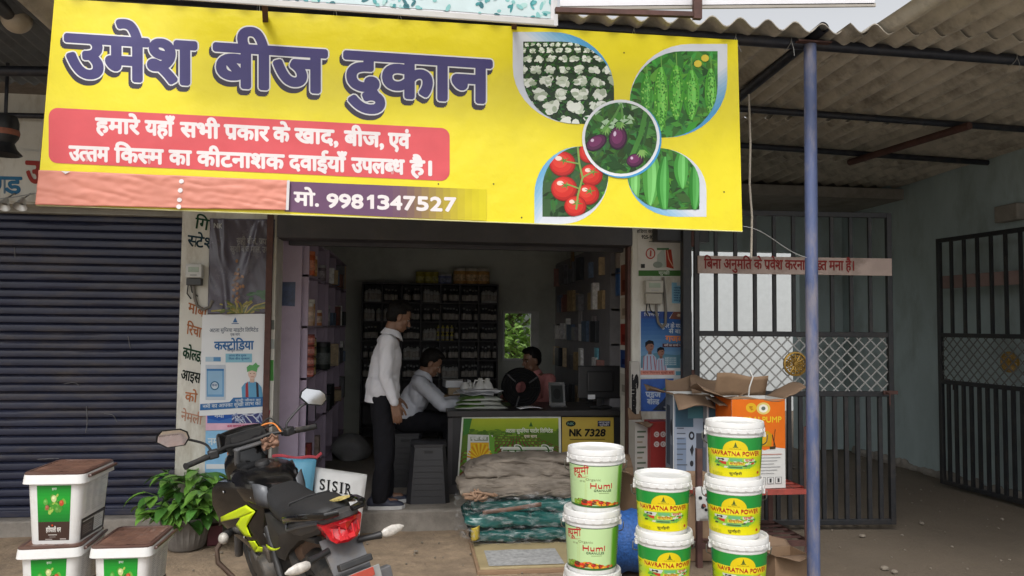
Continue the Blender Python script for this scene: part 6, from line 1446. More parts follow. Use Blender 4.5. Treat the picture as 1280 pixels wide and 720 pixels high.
# ------------------------------------------------------------------ bundles on the step
def lump(name, label, x0, x1, y0, y1, z0, z1, m, seed, amp, fs, cat, fold=None, nu=64, nv=44, p_=.38):
    t = thing(name, label, cat, ((x0+x1)/2, (y0+y1)/2, z0)); mb = MB()
    def f(u, v):
        th = math.pi*2*u; ph = math.pi*(v-.5); cx = math.copysign(abs(math.cos(th))**p_, math.cos(th)); sx = math.copysign(abs(math.sin(th))**p_, math.sin(th)); cp = abs(math.cos(ph))**p_; sp_ = math.copysign(abs(math.sin(ph))**.75, math.sin(ph))
        p = Vector(((x0+x1)/2+(x1-x0)/2*cx*cp, (y0+y1)/2+(y1-y0)/2*sx*cp, (z0+z1)/2+(z1-z0)/2*sp_))
        nrm = (p-Vector(((x0+x1)/2, (y0+y1)/2, (z0+z1)/2))).normalized(); d = amp*noise.fractal(Vector((p.x*fs[0]+seed, p.y*fs[1], p.z*fs[2])), 1.0, 2.0, 4)
        if fold: d += fold*(abs(noise.noise(Vector((p.x*fs[0]*2.2+p.z*9+seed, p.y*5, p.z*fs[2]*2))))-.25)
        q = p+nrm*d; q.z = max(z0+.003, q.z); return q
    mb.grid(f, nu, nv); o = mb.build('bundle', m, t, smooth=True, ang=0); return t, o
M_grey = mat('grey_net_cloth', (.20, .17, .138), .75, var=.35, scale=9, bump=.010, bscale=14, dirt=(.12, .095, .075), dscale=4, damt=.6, stretch=(.5, 1, 2.4))
M_green = mat('green_tarp', (.010, .092, .082), .26, var=.25, scale=5, bump=.005, bscale=6, dirt=(.010, .045, .05), dscale=3, damt=.5, stretch=(.35, 1, 3.2))
yb0, yb1 = 5.45, 6.0
xg0, xg1 = P(577, 640, 5.6).x, P(742, 640, 5.6).x
ztop, zmid, zlow = P(640, 568, 5.75).z, P(640, 622, 5.5).z, P(640, 683, 5.4).z
cbz = zlow
def layer(parent, name, x0, x1, y0, y1, z0, z1, m, seed, wr, nu=120, nv=40, sag=0.0):
    """One folded layer: a flattened soft slab with pleats along its length and rumpled front edge."""
    mb = MB(); cx, cy, cz = (x0+x1)/2, (y0+y1)/2, (z0+z1)/2; hx, hy, hz = (x1-x0)/2, (y1-y0)/2, (z1-z0)/2
    def f(u, v):
        th = 2*math.pi*v; ph = 2*u-1; e = (1-abs(ph)**6)**.5 if abs(ph) < 1 else 0
        c_, s_ = math.cos(th), math.sin(th); y = cy+hy*math.copysign(abs(c_)**.45, c_)*(.86+.14*e); z = cz+hz*math.copysign(abs(s_)**.6, s_)*(.35+.65*e); x = cx+hx*ph
        q = Vector((x*1.6+seed*3.1, y*2.2, z*6+seed)); fo = noise.noise(q)*.6+abs(noise.noise(Vector((x*5+z*11+seed, y*4, z*14))))*1.2-.35+.5*abs(noise.noise(Vector((x*11-z*16+seed, y*9, z*30))))-.12
        w_ = wr*fo; n_ = Vector((0.25*ph*abs(ph), (y-cy)/hy, (z-cz)/hz*.9)); n_ = n_.normalized() if n_.length > .01 else Vector((0, -1, 0))
        p = Vector((x+.03*noise.noise(Vector((z*9, y*5, seed)))*(abs(ph)**4), y, z-sag*ph*ph))+n_*w_; p.z = max(z0-.02, p.z); return p
    mb.grid(f, nu, nv); return mb.build(name, m, parent, smooth=True, ang=0)
nbt = thing('net_bundle', 'big rumpled heap of folded grey brown netting before the counter posters', 'net bundle', ((xg0+xg1)/2, 5.75, zmid))
for k, (a0, a1, b0, b1, c0_, c1_) in enumerate(((xg0-.02, xg1+.06, yb0+.05, yb1-.01, zmid-.03, zmid+.15), (xg0+.02, xg1+.04, yb0+.12, yb1-.02, zmid+.11, zmid+.23), (xg0+.10, xg1+.02, yb0+.16, yb1-.03, zmid+.19, ztop+.0))):
    layer(nbt, 'folded_net', a0, a1, b0, b1, c0_, c1_, M_grey, 2.3*k+1, .045, 130, 48, .03)
r3 = random.Random(9)
mb = MB(); M_cord = mat('net_cord', (.21, .18, .145), .8, var=.3, scale=40)
for k in range(26):
    u = r3.uniform(.12, 1); x = xg0+.02+(xg1-xg0)*u; z = zmid+r3.uniform(.0, .24); L_ = r3.uniform(.08, .26); sl = r3.gauss(0, .12); pts = []
    for q in range(8):
        t = q/7; xx = x+(t-.5)*L_; zz = z+sl*(t-.5)*L_*2+.028*noisy((xx*9, z*20, k)); dz_ = max(0, zz-(zmid+.12)); yy = yb0+.05-.035+.75*dz_*.6+.02*noisy((xx*9, zz*15, 3))+.03*max(0, zz-zmid-.2)*8*.3
        pts.append((xx, yy, zz))
    mb.tube(smooth(pts, 3), r3.uniform(.0015, .0032), 5)
cd_ = mb.build('loose_cord', M_cord, nbt, smooth=True); cd_['kind'] = 'stuff'
mb = MB(); c = P(597, 618, yb0+.02)
for k in range(12): mb.tube(smooth([c+Vector((r3.gauss(0, .045), r3.uniform(-.05, .0), r3.gauss(0, .022))) for q in range(5)], 4), r3.uniform(.006, .012), 6)
tw_ = mb.build('tangled_cord', mat('tan_cord', (.27, .17, .11), .8, var=.3, scale=30), nbt, smooth=True); tw_['kind'] = 'stuff'
tg = thing('tarp_bundle', 'dark green folded tarpaulin bundle wrapped in clear plastic film', 'tarpaulin', ((xg0+xg1)/2, 5.7, zlow)); hh_ = (zmid-.02-zlow)/3
for k in range(3): layer(tg, 'folded_tarp', xg0+(.06, .02, .05)[k], xg1+.05, yb0+(.0, .02, .05)[k], yb1-.02, zlow+hh_*k-.004, zlow+hh_*(k+1)+.012, M_green, 5.7*k+2, .03, 130, 40)
# dark creases and the yellow tag of the green bundle
mb = MB(); c = P(594, 668, 5.43); mb.grid(lambda u, v: c+Vector(((u-.5)*.06, -.03*math.sin(u*3), (v-.5)*.09+.02*u)), 4, 6); mb.build('yellow_tag', mat('yellow_tag', (.45, .34, .04), .5), tg, smooth=True, solid=.003)
mb = MB(); c = P(640, 640, 5.42); mb.grid(lambda u, v: c+Vector(((u-.5)*.42, -.01+.01*math.sin(u*9), (v-.5)*.03+.05*u)), 14, 2); mb.build('brown_strap', mat('brown_strap', (.14, .075, .05), .6, var=.3, scale=30), tg, smooth=True, solid=.003)
# clear film around the green bundle
M_film = bpy.data.materials.new('clear_film'); M_film.use_nodes = True; n_ = M_film.node_tree; b_ = n_.nodes['Principled BSDF']; b_.inputs['Base Color'].default_value = (.55, .57, .58, 1); b_.inputs['Roughness'].default_value = .18
tr2 = n_.nodes.new('ShaderNodeBsdfTransparent'); mx_ = n_.nodes.new('ShaderNodeMixShader'); nz_ = n_.nodes.new('ShaderNodeTexNoise'); nz_.inputs['Scale'].default_value = 14; nz_.inputs['Detail'].default_value = 5
rp_ = n_.nodes.new('ShaderNodeMapRange'); rp_.inputs[1].default_value = .50; rp_.inputs[2].default_value = .75; rp_.inputs[3].default_value = .02; rp_.inputs[4].default_value = .42
tc_ = n_.nodes.new('ShaderNodeTexCoord'); mp_ = n_.nodes.new('ShaderNodeMapping'); mp_.inputs['Scale'].default_value = (1, 1, 3.0); mp_.inputs['Rotation'].default_value = (0, .5, 0)
n_.links.new(tc_.outputs['Object'], mp_.inputs[0]); n_.links.new(mp_.outputs[0], nz_.inputs['Vector']); n_.links.new(nz_.outputs['Fac'], rp_.inputs[0]); n_.links.new(rp_.outputs[0], mx_.inputs[0]); n_.links.new(tr2.outputs[0], mx_.inputs[1]); n_.links.new(b_.outputs[0], mx_.inputs[2])
bn_ = n_.nodes.new('ShaderNodeBump'); bn_.inputs['Distance'].default_value = .02; n_.links.new(nz_.outputs['Fac'], bn_.inputs['Height']); n_.links.new(bn_.outputs[0], b_.inputs['Normal'])
n_.links.new(mx_.outputs[0], n_.nodes['Material Output'].inputs[0])
mb = MB()
def wrap(u, v):
    x = xg0-.05+(xg1+.09-xg0)*u; th = R(-100+230*v); k = 1-.5*max(0, .12-u)/.12*.8
    p = Vector((x, (yb0+yb1)/2-.5*(yb1-yb0+.06)*max(-1, min(1, 1.25*math.cos(th)))*k, (zlow+zmid)/2+.5*(zmid-zlow+.05)*max(-1, min(1, 1.25*math.sin(th)))*k))
    d = .012+.022*noise.fractal(Vector((x*6, v*5, 3)), 1, 2, 4)+.02*(abs(noise.noise(Vector((x*9+v*6, v*4, 8))))-.2)
    q = p+Vector((.02*noisy((v*8, u*3, 4)) if u < .1 else 0, -d-.008, d*.5)); q.z = max(zlow+.003, q.z); return q
mb.grid(wrap, 90, 50); mb.build('plastic_film', M_film, tg, smooth=True, ang=0)
# flat packs under the bundle
kp = thing('flat_carton_stack', 'flat yellowish carton pack with printed paper under the tarpaulin bundle', 'carton', ((xg0+xg1)/2, 5.2, 0))
q0 = P(595, 714, 5.0)
mb = MB(); mb.box(xg0+.06, xg1+.04, 4.95, 5.98, .02+0, zlow-.05); mb.build('lower_pack', M_card, kp, bevel=.006)
mb = MB(); mb.box(xg0+.08, xg1+.06, 4.97, 5.97, zlow-.048, zlow-.006); mb.build('upper_pack', mat('kraft_yellow', (.36, .29, .16), .6, var=.12), kp, bevel=.006)
mb = MB(); mb.grid(lambda u, v: Vector((xg0+.14+.5*u, 4.99+.34*v, zlow-.002+.004*noisy((u*4, v*4, 1)))), 12, 8); mb.build('printed_paper', mat('grey_print_paper', (.36, .36, .36), .6, var=.35, scale=34), kp, smooth=True)
mb = MB(); mb.box(xg0+.09, xg1+.05, 4.967, 4.969, zlow-.047, zlow-.035); mb.build('yellow_edge', mat('yellow_edge', (.45, .30, .06), .6), kp)
# ------------------------------------------------------------------ bags by the doorway
def pillow(name, label, pts, th, m, cat='bag', seed=0, lean=0.0):
    """Filled bag standing up: pts are its four upper/lower corners (tl, tr, br, bl) as 3D points."""
    t = thing(name, label, cat, (pts[2]+pts[3])/2); mb = MB(); a_, b_, c_, d_ = pts; nrm = (b_-a_).cross(d_-a_).normalized()
    if nrm.y > 0: nrm = -nrm
    def f(u, v, s_):
        p = a_.lerp(b_, u).lerp(d_.lerp(c_, u), v); k = (max(0, math.sin(math.pi*u))**.5)*(max(0, math.sin(math.pi*(.08+.9*v)))**.6 if v > .02 else .0)
        wr = .010*noisy((u*5+seed, v*5, 1))+.014*(abs(noisy((u*4+v*3+seed, v*2, 5)))-.2)
        return p+nrm*s_*(th*k+wr*min(1, 6*u, 6*(1-u), 6*v))
    mb.grid(lambda u, v: f(u, v, 1), 30, 30); o = mb.build('front', m, t, smooth=True, ang=0)
    mb = MB(); mb.grid(lambda u, v: f(u, v, -1), 16, 16); mb.build('rear', m, t, smooth=True, ang=0)
    return t, f
ysb = 5.75
M_sw = mat('white_bag', (.66, .66, .65), .45, var=.04, bump=.003, bscale=20)
sp_ = [P(391, 583, 5.85), P(459, 593, 5.80), P(449, 662, 5.72), P(396, 668, 5.72)]
sp_[2] = Vector((sp_[2].x, 5.66, .014)); sp_[3] = Vector((sp_[3].x, 5.66, .014))
ts, fs_ = pillow('white_seed_bag', 'white bag printed SISIR standing on the step edge behind the motorcycle', sp_, .085, M_sw, seed=1)
a = Art(.0002)
K_ = (26, 26, 28)
for ch, x0_, x1_ in (('S', .15, .25), ('I', .31, .335), ('S', .40, .50), ('I', .56, .585), ('R', .65, .76)):
    ty = .15+.05*x0_; a.text(ch, x0_, x1_, ty, ty, .145, K_, .02 if ch in 'SR' else .04, latin=True)
    if ch in 'IR':
        for yy in (ty, ty+.14): a.quad(x0_-.02, yy-.006, (x1_ if ch == 'I' else x0_+.03)+.02, yy+.006, K_)
    if ch == 'R': a.quad(x1_-.03, ty+.134, x1_+.03, ty+.146, K_)
    if ch == 'S': a.quad(x1_-.018, ty, x1_-.006, ty+.045, K_); a.quad(x0_+.004, ty+.10, x0_+.016, ty+.145, K_)
a.text('QUALITY SEEDS', .13, .78, .345, .37, .02, (120, 120, 124), .0, latin=True)
a.slice(.03); a.build('lettering', lambda x, y, h: fs_(x, y, 1)+Vector((0, -.009-h, 0)), PRP, ts)
M_sb = mat('sky_blue_sack', (.12, .36, .52), .4, var=.1, bump=.004, bscale=20)
bp_ = [P(341, 571, 5.80), P(396, 573, 5.78), P(383, 640, 5.66), P(345, 662, 5.66)]
bp_[2].z = .05; bp_[3].z = .014
tb_, fb_ = pillow('blue_sack', 'sky blue sack with red stitched top beside the white bag', bp_, .09, M_sb, 'sack', 3)
mb = MB(); mb.tube([bp_[0].lerp(bp_[1], t)+Vector((0, -.012, .006+.008*math.sin(t*9))) for t in [k/10 for k in range(11)]]+[P(402, 566, 5.78)], .012, 6); mb.build('top_hem', mat('red_hem', (.50, .07, .09), .5), tb_, smooth=True)
a = Art(.0002); a.text('by', .36, .52, .34, .36, .12, (30, 50, 110), .05, latin=True, slant=.15); a.poly([(.45, .64), (.62, .82), (.56, .84), (.42, .70)], (206, 200, 60)); a.ell(.16, .13, .07, .05, (206, 200, 60), 12); a.poly([(.56, .36), (.62, .30), (.60, .44)], (190, 60, 80))
a.build('print', lambda x, y, h: fb_(x, y, 1)+Vector((0, -.004-h, 0)), PRP, tb_)
db = thing('dark_bag', 'dark grey bag wedged between the blue sack and the white bag', 'bag', P(390, 650, 5.82)); mb = MB(); c = P(388, 624, 5.86); mb.ell(c, (.055, .06, .20), rotm(y=8), 16, 12); mb.build('bag', mat('dark_bag_m', (.03, .03, .034), .5), db, smooth=True)
pc = P(262, 610, 5.9)
ob = thing('maroon_box', 'small maroon packet on the ground beside the plant pot', 'packet', P(268, 672, 5.6)); p0 = G(268, 680); mb = MB(); mb.obox((p0.x, p0.y, .07), (.10, .08, .14), rotm(z=15)); mb.build('packet', mat('maroon', (.10, .02, .03), .5, var=.3), ob, bevel=.004)
# ------------------------------------------------------------------ potted plant
pg = G(232, 684, 0.0); pot = thing('potted_plant', 'leafy green potted plant in a ribbed grey pot before the shutter', 'potted plant', pg)
mb = MB(); nn = 48; prof = [(.115, .0), (.125, .01), (.15, .10), (.165, .19), (.175, .20), (.175, .225), (.16, .225), (.155, .19), (0, .185)]
rings = [[Vector((pg.x+(r_*(1+(.035 if k % 2 else -.035) if 0.005 < z < .2 else r_*0+1))*math.cos(2*math.pi*k/nn), pg.y+(r_*(1+(.035 if k % 2 else -.035) if 0.005 < z < .2 else 1))*math.sin(2*math.pi*k/nn), z)) for k in range(nn)] for r_, z in prof]
mb.loft(rings, cap=False); mb.build('pot', mat('pot_grey', (.17, .155, .14), .8, var=.25, scale=12), pot, smooth=True, ang=60)
def leafmat(name, c, c2):
    m = mat(name, c, .35, var=.35, scale=5); return m
M_l1 = leafmat('plant_leaf', (.13, .28, .045), None); M_l2 = leafmat('plant_leaf_deep', (.06, .17, .03), None)
r2 = random.Random(21)
stems = MB(); lv = [MB(), MB()]
top = Vector((pg.x, pg.y, .2))
def leaf(mb, base, direc, L, w, droop):
    d = direc.normalized(); side = d.cross(Vector((0, 0, 1))); side = side.normalized() if side.length > 1e-3 else Vector((1, 0, 0)); rows = []
    p = base.copy(); dd = d.copy(); n = 7
    for i in range(n+1):
        t = i/n; ww = w*(math.sin(math.pi*min(1, t*.93+.07))**.8)*(1-.25*t); nrm = side.cross(dd).normalized()
        rows.append([p-side*ww+nrm*ww*.35, p-side*ww*.5+nrm*ww*.06, p-nrm*ww*.02, p+side*ww*.5+nrm*ww*.06, p+side*ww+nrm*ww*.35])
        dd = (dd+Vector((0, 0, -droop/n))).normalized(); p = p+dd*L/n
    mb.add([q for r_ in rows for q in r_], [(i*5+j, i*5+j+1, (i+1)*5+j+1, (i+1)*5+j) for i in range(n) for j in range(4)])
for k in range(66):
    az = r2.uniform(0, 6.28); hz = r2.uniform(.0, .34); rad = r2.uniform(.04, .31)*(1.15 if hz < .3 else .8); tip = top+Vector((math.cos(az)*rad*1.05+.02, math.sin(az)*rad*.9, hz))
    stems.tube([top+Vector((math.cos(az)*.03, math.sin(az)*.03, 0)), top.lerp(tip, .55)+Vector((0, 0, .04)), tip], [.006, .004, .003], 5)
    for q in range(r2.choice((3, 4, 5))):
        a2 = az+r2.uniform(-1.5, 1.5); dr = Vector((math.cos(a2), math.sin(a2), r2.uniform(-.15, .6))); b0 = top.lerp(tip, r2.uniform(.7, 1)); leaf(lv[r2.random() < .4], b0, dr, r2.uniform(.11, .19), r2.uniform(.030, .050), r2.uniform(.5, 1.5))
stems.build('stem', mat('plant_stem', (.08, .14, .04), .5), pot, smooth=True)
lv[0].build('foliage', M_l1, pot, smooth=True, ang=0, recalc=False); lv[1].build('foliage', M_l2, pot, smooth=True, ang=0, recalc=False)
# ------------------------------------------------------------------ motorcycle (local: +x forward, +y its left, z up; origin under the rear axle)
BX, BY, BYAW, BLEAN, BS = -0.3132, 3.6974, 2.0155, 0.2024, 0.931
bike = thing('motorcycle', 'black motorcycle with neon yellow side graphics leaning on its stand', 'motorcycle', (0, 0, 0))
M_bk = mat('gloss_black_paint', (.005, .005, .0055), .17, var=.1, coat=.25, spec=.4, dirt=(.03, .027, .024), dscale=5, damt=.2)
M_mb = mat('matt_black_plastic', (.020, .020, .021), .5, var=.2, scale=14, dirt=(.07, .062, .054), dscale=7, damt=.35)
M_seat = mat('seat_vinyl', (.016, .016, .017), .62, var=.15, scale=10, bump=.0012, bscale=140)
M_neon = mat('neon_yellow', (.62, .78, .01), .3, var=.05)
M_sil = mat('grey_paint', (.10, .105, .115), .4, .2, var=.08)
M_eng = mat('dusty_engine_metal', (.085, .078, .07), .6, .4, var=.3, scale=18, dirt=(.15, .11, .075), dscale=9, damt=.7)
M_gun = mat('dusty_grey_metal', (.13, .13, .135), .55, .3, var=.2, scale=12, dirt=(.16, .13, .10), dscale=8, damt=.6)
M_rub = mat('tyre_rubber', (.018, .018, .018), .8, var=.2, scale=20, dirt=(.12, .095, .07), dscale=6, damt=.6)
M_redl = mat('red_lens', (.50, .012, .020), .12, var=.3, scale=40)
M_clr = mat('clear_lens', (.50, .47, .43), .12, var=.35, scale=38)
M_mir = mat('mirror_glass', (.86, .87, .88), .03, 1.0, var=.01)
M_chr = mat('chrome', (.55, .55, .55), .18, .9)
def bp(name, mb, m, parent=bike, smooth=True, ang=38, **k): return mb.build(name, m, parent, smooth=smooth, ang=ang, **k)
def sect(x, z, w, h, n=20, pw=2.6, zf=1.0):      # a rounded cross-section across the bike
    pts = []
    for k in range(n):
        t = 2*math.pi*k/n; c, s_ = math.cos(t), math.sin(t)
        pts.append(Vector((x, w*math.copysign(abs(c)**(2/pw), c)*(1 if s_ > 0 else zf), z+h*math.copysign(abs(s_)**(2/pw), s_))))
    return pts
# wheels
def wheel(cx, r_, wd, name):
    C0 = Vector((cx, 0, r_)); M = rotm(x=90)
    mb = MB(); tr = wd/2
    mb.lathe([(r_-tr*1.55, -tr*.75), (r_-tr*.9, -tr), (r_-tr*.3, -tr*.8), (r_, -tr*.2), (r_, tr*.2), (r_-tr*.3, tr*.8), (r_-tr*.9, tr), (r_-tr*1.55, tr*.75)], 48, C0, M); w = bp('wheel', mb, M_rub)
    mb = MB(); mb.lathe([(r_-tr*1.5, -tr*.8), (r_-tr*2.0, -tr*.7), (r_-tr*2.1, 0), (r_-tr*2.0, tr*.7), (r_-tr*1.5, tr*.8)], 48, C0, M)
    mb.lathe([(.02, -.05), (.045, -.05), (.05, 0), (.045, .05), (.02, .05)], 20, C0, M)
    for k in range(6):
        a_ = k*math.pi/3+.2; v = Vector((math.cos(a_), 0, math.sin(a_))); mb.bar(C0+v*.04, C0+v*(r_-tr*2.0), .035, .022, (0, 1, 0))
    bp('rim', mb, M_mb, w); mb = MB(); mb.lathe([(.06, .055), (.12, .055), (.12, .059), (.06, .059)], 28, C0, M); bp('brake_disc', mb, M_gun, w)
RWH = .305
wheel(0, RWH, .12, 'rear'); wheel(1.33, RWH, .09, 'front')
# engine and frame
mb = MB(); mb.obox((.66, 0, .42), (.30, .26, .24), rotm(y=-6)); mb.lathe([(.0, -.17), (.09, -.17), (.10, -.13), (.10, .13), (.09, .17), (0, .17)], 20, (.58, 0, .38), rotm(x=90)); mb.lathe([(.0, -.16), (.07, -.16), (.07, .16), (0, .16)], 18, (.74, 0, .40), rotm(x=90)); bp('engine', mb, M_eng, bevel=.012)
mb = MB()
for k in range(7): mb.obox((.78+.012*k, 0, .55+.022*k), (.15, .20, .010), rotm(y=-25))
mb.obox((.86, 0, .70), (.10, .13, .08), rotm(y=-25)); bp('cylinder', mb, M_eng, smooth=False)
mb = MB()
for s_ in (-1, 1):
    mb.tube([(1.06, .03*s_, .90), (.98, .05*s_, .62), (.86, .10*s_, .34), (.62, .11*s_, .24), (.38, .11*s_, .26)], .018, 10); mb.tube([(1.02, .04*s_, .86), (.62, .08*s_, .72), (.30, .075*s_, .66), (-.30, .07*s_, .76)], .018, 10); mb.tube([(.60, .09*s_, .70), (.42, .10*s_, .42), (.36, .10*s_, .30)], .02, 10)
bp('frame_tubes', mb, M_mb)
for s_ in (-1, 1):
    mb = MB(); mb.tube([(.38, .10*s_, .34), (.18, .105*s_, .32), (0, .105*s_, RWH)], .022, 10); bp('swingarm', mb, M_gun)
mb = MB(); mb.tube([(.84, -.08, .55), (.92, -.10, .34), (.78, -.13, .24), (.45, -.15, .24), (.1, -.17, .33), (-.18, -.18, .42)], [.02, .02, .022, .028, .05, .05], 14); bp('exhaust', mb, M_gun)
mb = MB(); mb.tube([(.10, .06, .40), (.22, .06, .62)], .034, 14); bp('shock', mb, M_rub)
# forks, headlamp unit and front mudguard (turned with the bars)
ST = .14; PV = Vector((1.02/0.9285*.9285, 0, 0)); SM = Matrix.Translation(PV) @ Matrix.Rotation(ST, 4, 'Z') @ Matrix.Translation(-PV)
def steer(o):
    o.data.transform(SM); return o
for s_ in (-1, 1):
    mb = MB(); mb.tube([(1.01, .085*s_, 1.0), (1.12, .085*s_, .72)], .018, 12); mb.tube([(1.12, .085*s_, .74), (1.32, .085*s_, RWH-.02)], .026, 12); steer(bp('fork_leg', mb, M_gun))
mb = MB(); rings = []
for k in range(13):
    a_ = R(20+130*k/12); r2_ = RWH+.035; rings.append([Vector((1.33+r2_*math.cos(a_)*1.0, y, RWH+r2_*math.sin(a_)-(y/.07)**2*.02)) for y in (-.07, -.045, 0, .045, .07)])
mb.loft(rings, cap=False, closed=False); steer(bp('mudguard', mb, M_bk, solid=.004))
mb = MB(); mb.loft([sect(1.00, .86, .04, .05), sect(1.03, .88, .10, .11), sect(1.12, .87, .125, .13), sect(1.20, .85, .115, .115), sect(1.24, .84, .07, .07)]); hl = steer(bp('headlight', mb, M_bk)); mb = MB(); mb.loft([sect(1.236, .84, .075, .075), sect(1.262, .835, .05, .05)]); steer(bp('lens', mb, M_clr, hl))
# visor above the instruments, seen from behind: broad dark panel
mb = MB()
def vis(u, v):
    y = (u-.5)*2; w = .175-.035*v; return Vector((1.09+.09*v-.02*y*y, y*w, .99+.105*v-.012*y*y*v))
mb.grid(vis, 14, 8); steer(bp('visor', mb, M_bk, solid=.008))
mb = MB(); mb.loft([[Vector((1.055+x, y*1.0, z)) for y, z in ((-.13, 1.02), (-.11, 1.085), (.11, 1.085), (.13, 1.02), (.11, .965), (-.11, .965))] for x in (0, .03)]); it = steer(bp('instrument_panel', mb, M_mb)); mb = MB(); mb.obox((1.05, 0, 1.035), (.006, .20, .075)); steer(bp('screen', mb, M_glassd, it, False))
# handlebar, grips, levers, mirrors
mb = MB(); mb.tube([(.95, .38, 1.01), (.97, .25, 1.02), (1.03, .14, 1.03), (1.04, .06, 1.02), (1.04, -.06, 1.02), (1.03, -.14, 1.03), (.97, -.25, 1.02), (.95, -.38, 1.01)], .0115, 12); hb_ = steer(bp('handlebar', mb, M_mb))
mb = MB(); mb.box(1.0, 1.08, -.10, .10, .985, 1.005); steer(bp('top_yoke', mb, M_gun, hb_, False, bevel=.008))
for s_ in (-1, 1):
    mb = MB(); mb.tube([(.942, .405*s_, 1.008), (.945, .40*s_, 1.008), (.957, .33*s_, 1.013), (.967, .275*s_, 1.018)], [.02, .0165, .0165, .018], 14); steer(bp('grip', mb, M_rub, hb_))
    mb = MB(); mb.obox((.976, .235*s_, 1.022), (.05, .06, .052), rotm(z=-15*s_)); steer(bp('switch_box', mb, M_mb, hb_, bevel=.01))
    mb = MB(); mb.tube([(1.0, .20*s_, 1.01), (1.02, .24*s_, 1.0), (1.005, .31*s_, .995), (.985, .39*s_, .99), (.982, .40*s_, .99)], [.010, .011, .008, .007, .010], 8); steer(bp('lever', mb, M_mb, hb_))
mb = MB()
for y0_, y1_, b in ((.20, .06, .09), (-.20, -.06, .10), (-.22, .02, .05)): mb.tube(smooth([(.99, y0_, 1.02), (1.06, y0_*.8, 1.02+b), (1.10, y1_, .97+b*.4), (1.06, y1_*.7, .84)]), .005, 8)
steer(bp('control_cable', mb, M_rub, hb_)); mb = MB(); mb.tube(smooth([(.985, -.19, 1.03), (1.04, -.17, 1.085), (1.09, -.10, 1.075), (1.10, -.04, 1.0)]), .0055, 8); steer(bp('orange_cable', mb, mat('orange_sleeve', (.6, .18, .02), .5), hb_))
def mirror(s_, stem_pts, c, tilt):
    mb = MB(); mb.tube(smooth(stem_pts), .0072, 8); st_ = bp('mirror', mb, M_mb)
    c = Vector(c); M = tilt; hexp = [(-.085, -.005), (-.06, -.045), (.03, -.052), (.085, -.015), (.08, .02), (.055, .048), (-.04, .05), (-.075, .03)]
    mb = MB(); mb.loft([[c+M @ Vector((.004, y*k, z*k)) for y, z in hexp] for k in (1.04,)]+[[c+M @ Vector((d, y*k, z*k)) for y, z in hexp] for d, k in ((-.004, 1.06), (.0, 1.06), (.018, .95), (.03, .6))]); bp('mirror_shell', mb, M_mb, st_, ang=50)
    mb = MB(); mb.add([c+M @ Vector((-.006, y*.95, z*.95)) for y, z in hexp], [tuple(range(8))]); bp('mirror_glass', mb, M_mir, st_, False)
    return st_
# tank, shrouds, seat, tail
mb = MB(); mb.loft([sect(.40, .79, .05, .05), sect(.45, .795, .09, .08), sect(.53, .81, .125, .095), sect(.68, .82, .165, .10, pw=3), sect(.84, .825, .18, .095, pw=3), sect(.96, .83, .16, .08, pw=3), sect(1.03, .84, .09, .05)]); tk = bp('fuel_tank', mb, M_bk, ang=60)
mb = MB(); mb.lathe([(.0, .014), (.036, .014), (.042, 0), (.042, -.02)], 20, (.80, 0, .926), rotm(y=-2)); bp('tank_cap', mb, M_mb, tk)
for s_ in (-1, 1):
    mb = MB(); mb.loft([[Vector((x, s_*y0, z)) for x, y0, z in r_] for r_ in ([(.44, .08, .875), (.425, .085, .80), (.42, .08, .76)], [(.48, .112, .892), (.465, .118, .82), (.46, .112, .77)], [(.515, .135, .895), (.505, .14, .82), (.50, .135, .78)])], cap=False, closed=False); bp('tank_rear_trim', mb, M_sil, tk, solid=.006)
def sy(x, z): return .10+.27*(x-.5)-.18*max(0, abs(z-.68)-.1)**1.2
def side_panel(name, prof, m, s_, parent=bike, off=0.0, th=.006, sub=3):
    """A panel outline (x, z) lying on the flared side of the bike, dense enough to follow it."""
    a_ = Art(.0001); a_.mb.ink = (0, 0, 0); cx = sum(p[0] for p in prof)/len(prof); cz = sum(p[1] for p in prof)/len(prof)
    pts = []
    for p, q in zip(prof, prof[1:]+prof[:1]):
        for k in range(sub): pts.append((p[0]+(q[0]-p[0])*k/sub, p[1]+(q[1]-p[1])*k/sub))
    mb = MB()
    if off == 0:
        rings = [[Vector((cx+(x-cx)*k, s_*(sy(cx+(x-cx)*k, cz+(z-cz)*k)+.016*(1-k**3)), cz+(z-cz)*k)) for x, z in pts] for k in (.02, .35, .65, .88, 1.0)]
        mb.loft(rings, cap=False); mb.loft([rings[-1], [p+Vector((-.01, -s_*.05, 0)) for p in rings[-1]]], cap=False)
    else: 
        return None
    return bp(name, mb, m, parent, ang=42)
SHR = [(1.06, .80), (1.09, .70), (1.03, .60), (.92, .545), (.80, .50), (.70, .44), (.55, .46), (.50, .52), (.56, .60), (.52, .70), (.50, .79), (.62, .82), (.82, .86), (.98, .85)]
NZ = [(.972, .645), (.65, .756), (.567, .729), (.684, .631), (.658, .57), (.732, .566), (.803, .62), (.728, .677), (.983, .614)]
NL = [(.707, .54), (.636, .55), (.622, .518), (.523, .522), (.522, .5), (.692, .472)]
def neon(poly, s_, parent):
    mb = MB(); bm_ = bmesh.new(); vs = [bm_.verts.new((x, z, 0)) for x, z in poly]; f = bm_.faces.new(vs); bmesh.ops.triangulate(bm_, faces=[f]); bmesh.ops.subdivide_edges(bm_, edges=bm_.edges[:], cuts=3, use_grid_fill=True); bm_.verts.index_update()
    cx, cz = SC
    def yy(x, z):
        # height of the bulged panel at this spot
        best = max(math.hypot((x-cx)/.33, (z-cz)/.23), 0); k = min(1, best); return s_*(sy(x, z)+.016*(1-k**3)+.006)
    mb.add([(v.co.x, yy(v.co.x, v.co.y), v.co.y) for v in bm_.verts], [tuple(v.index for v in fc.verts) for fc in bm_.faces]); bm_.free()
    return bp('neon_graphic', mb, M_neon, parent, solid=.003)
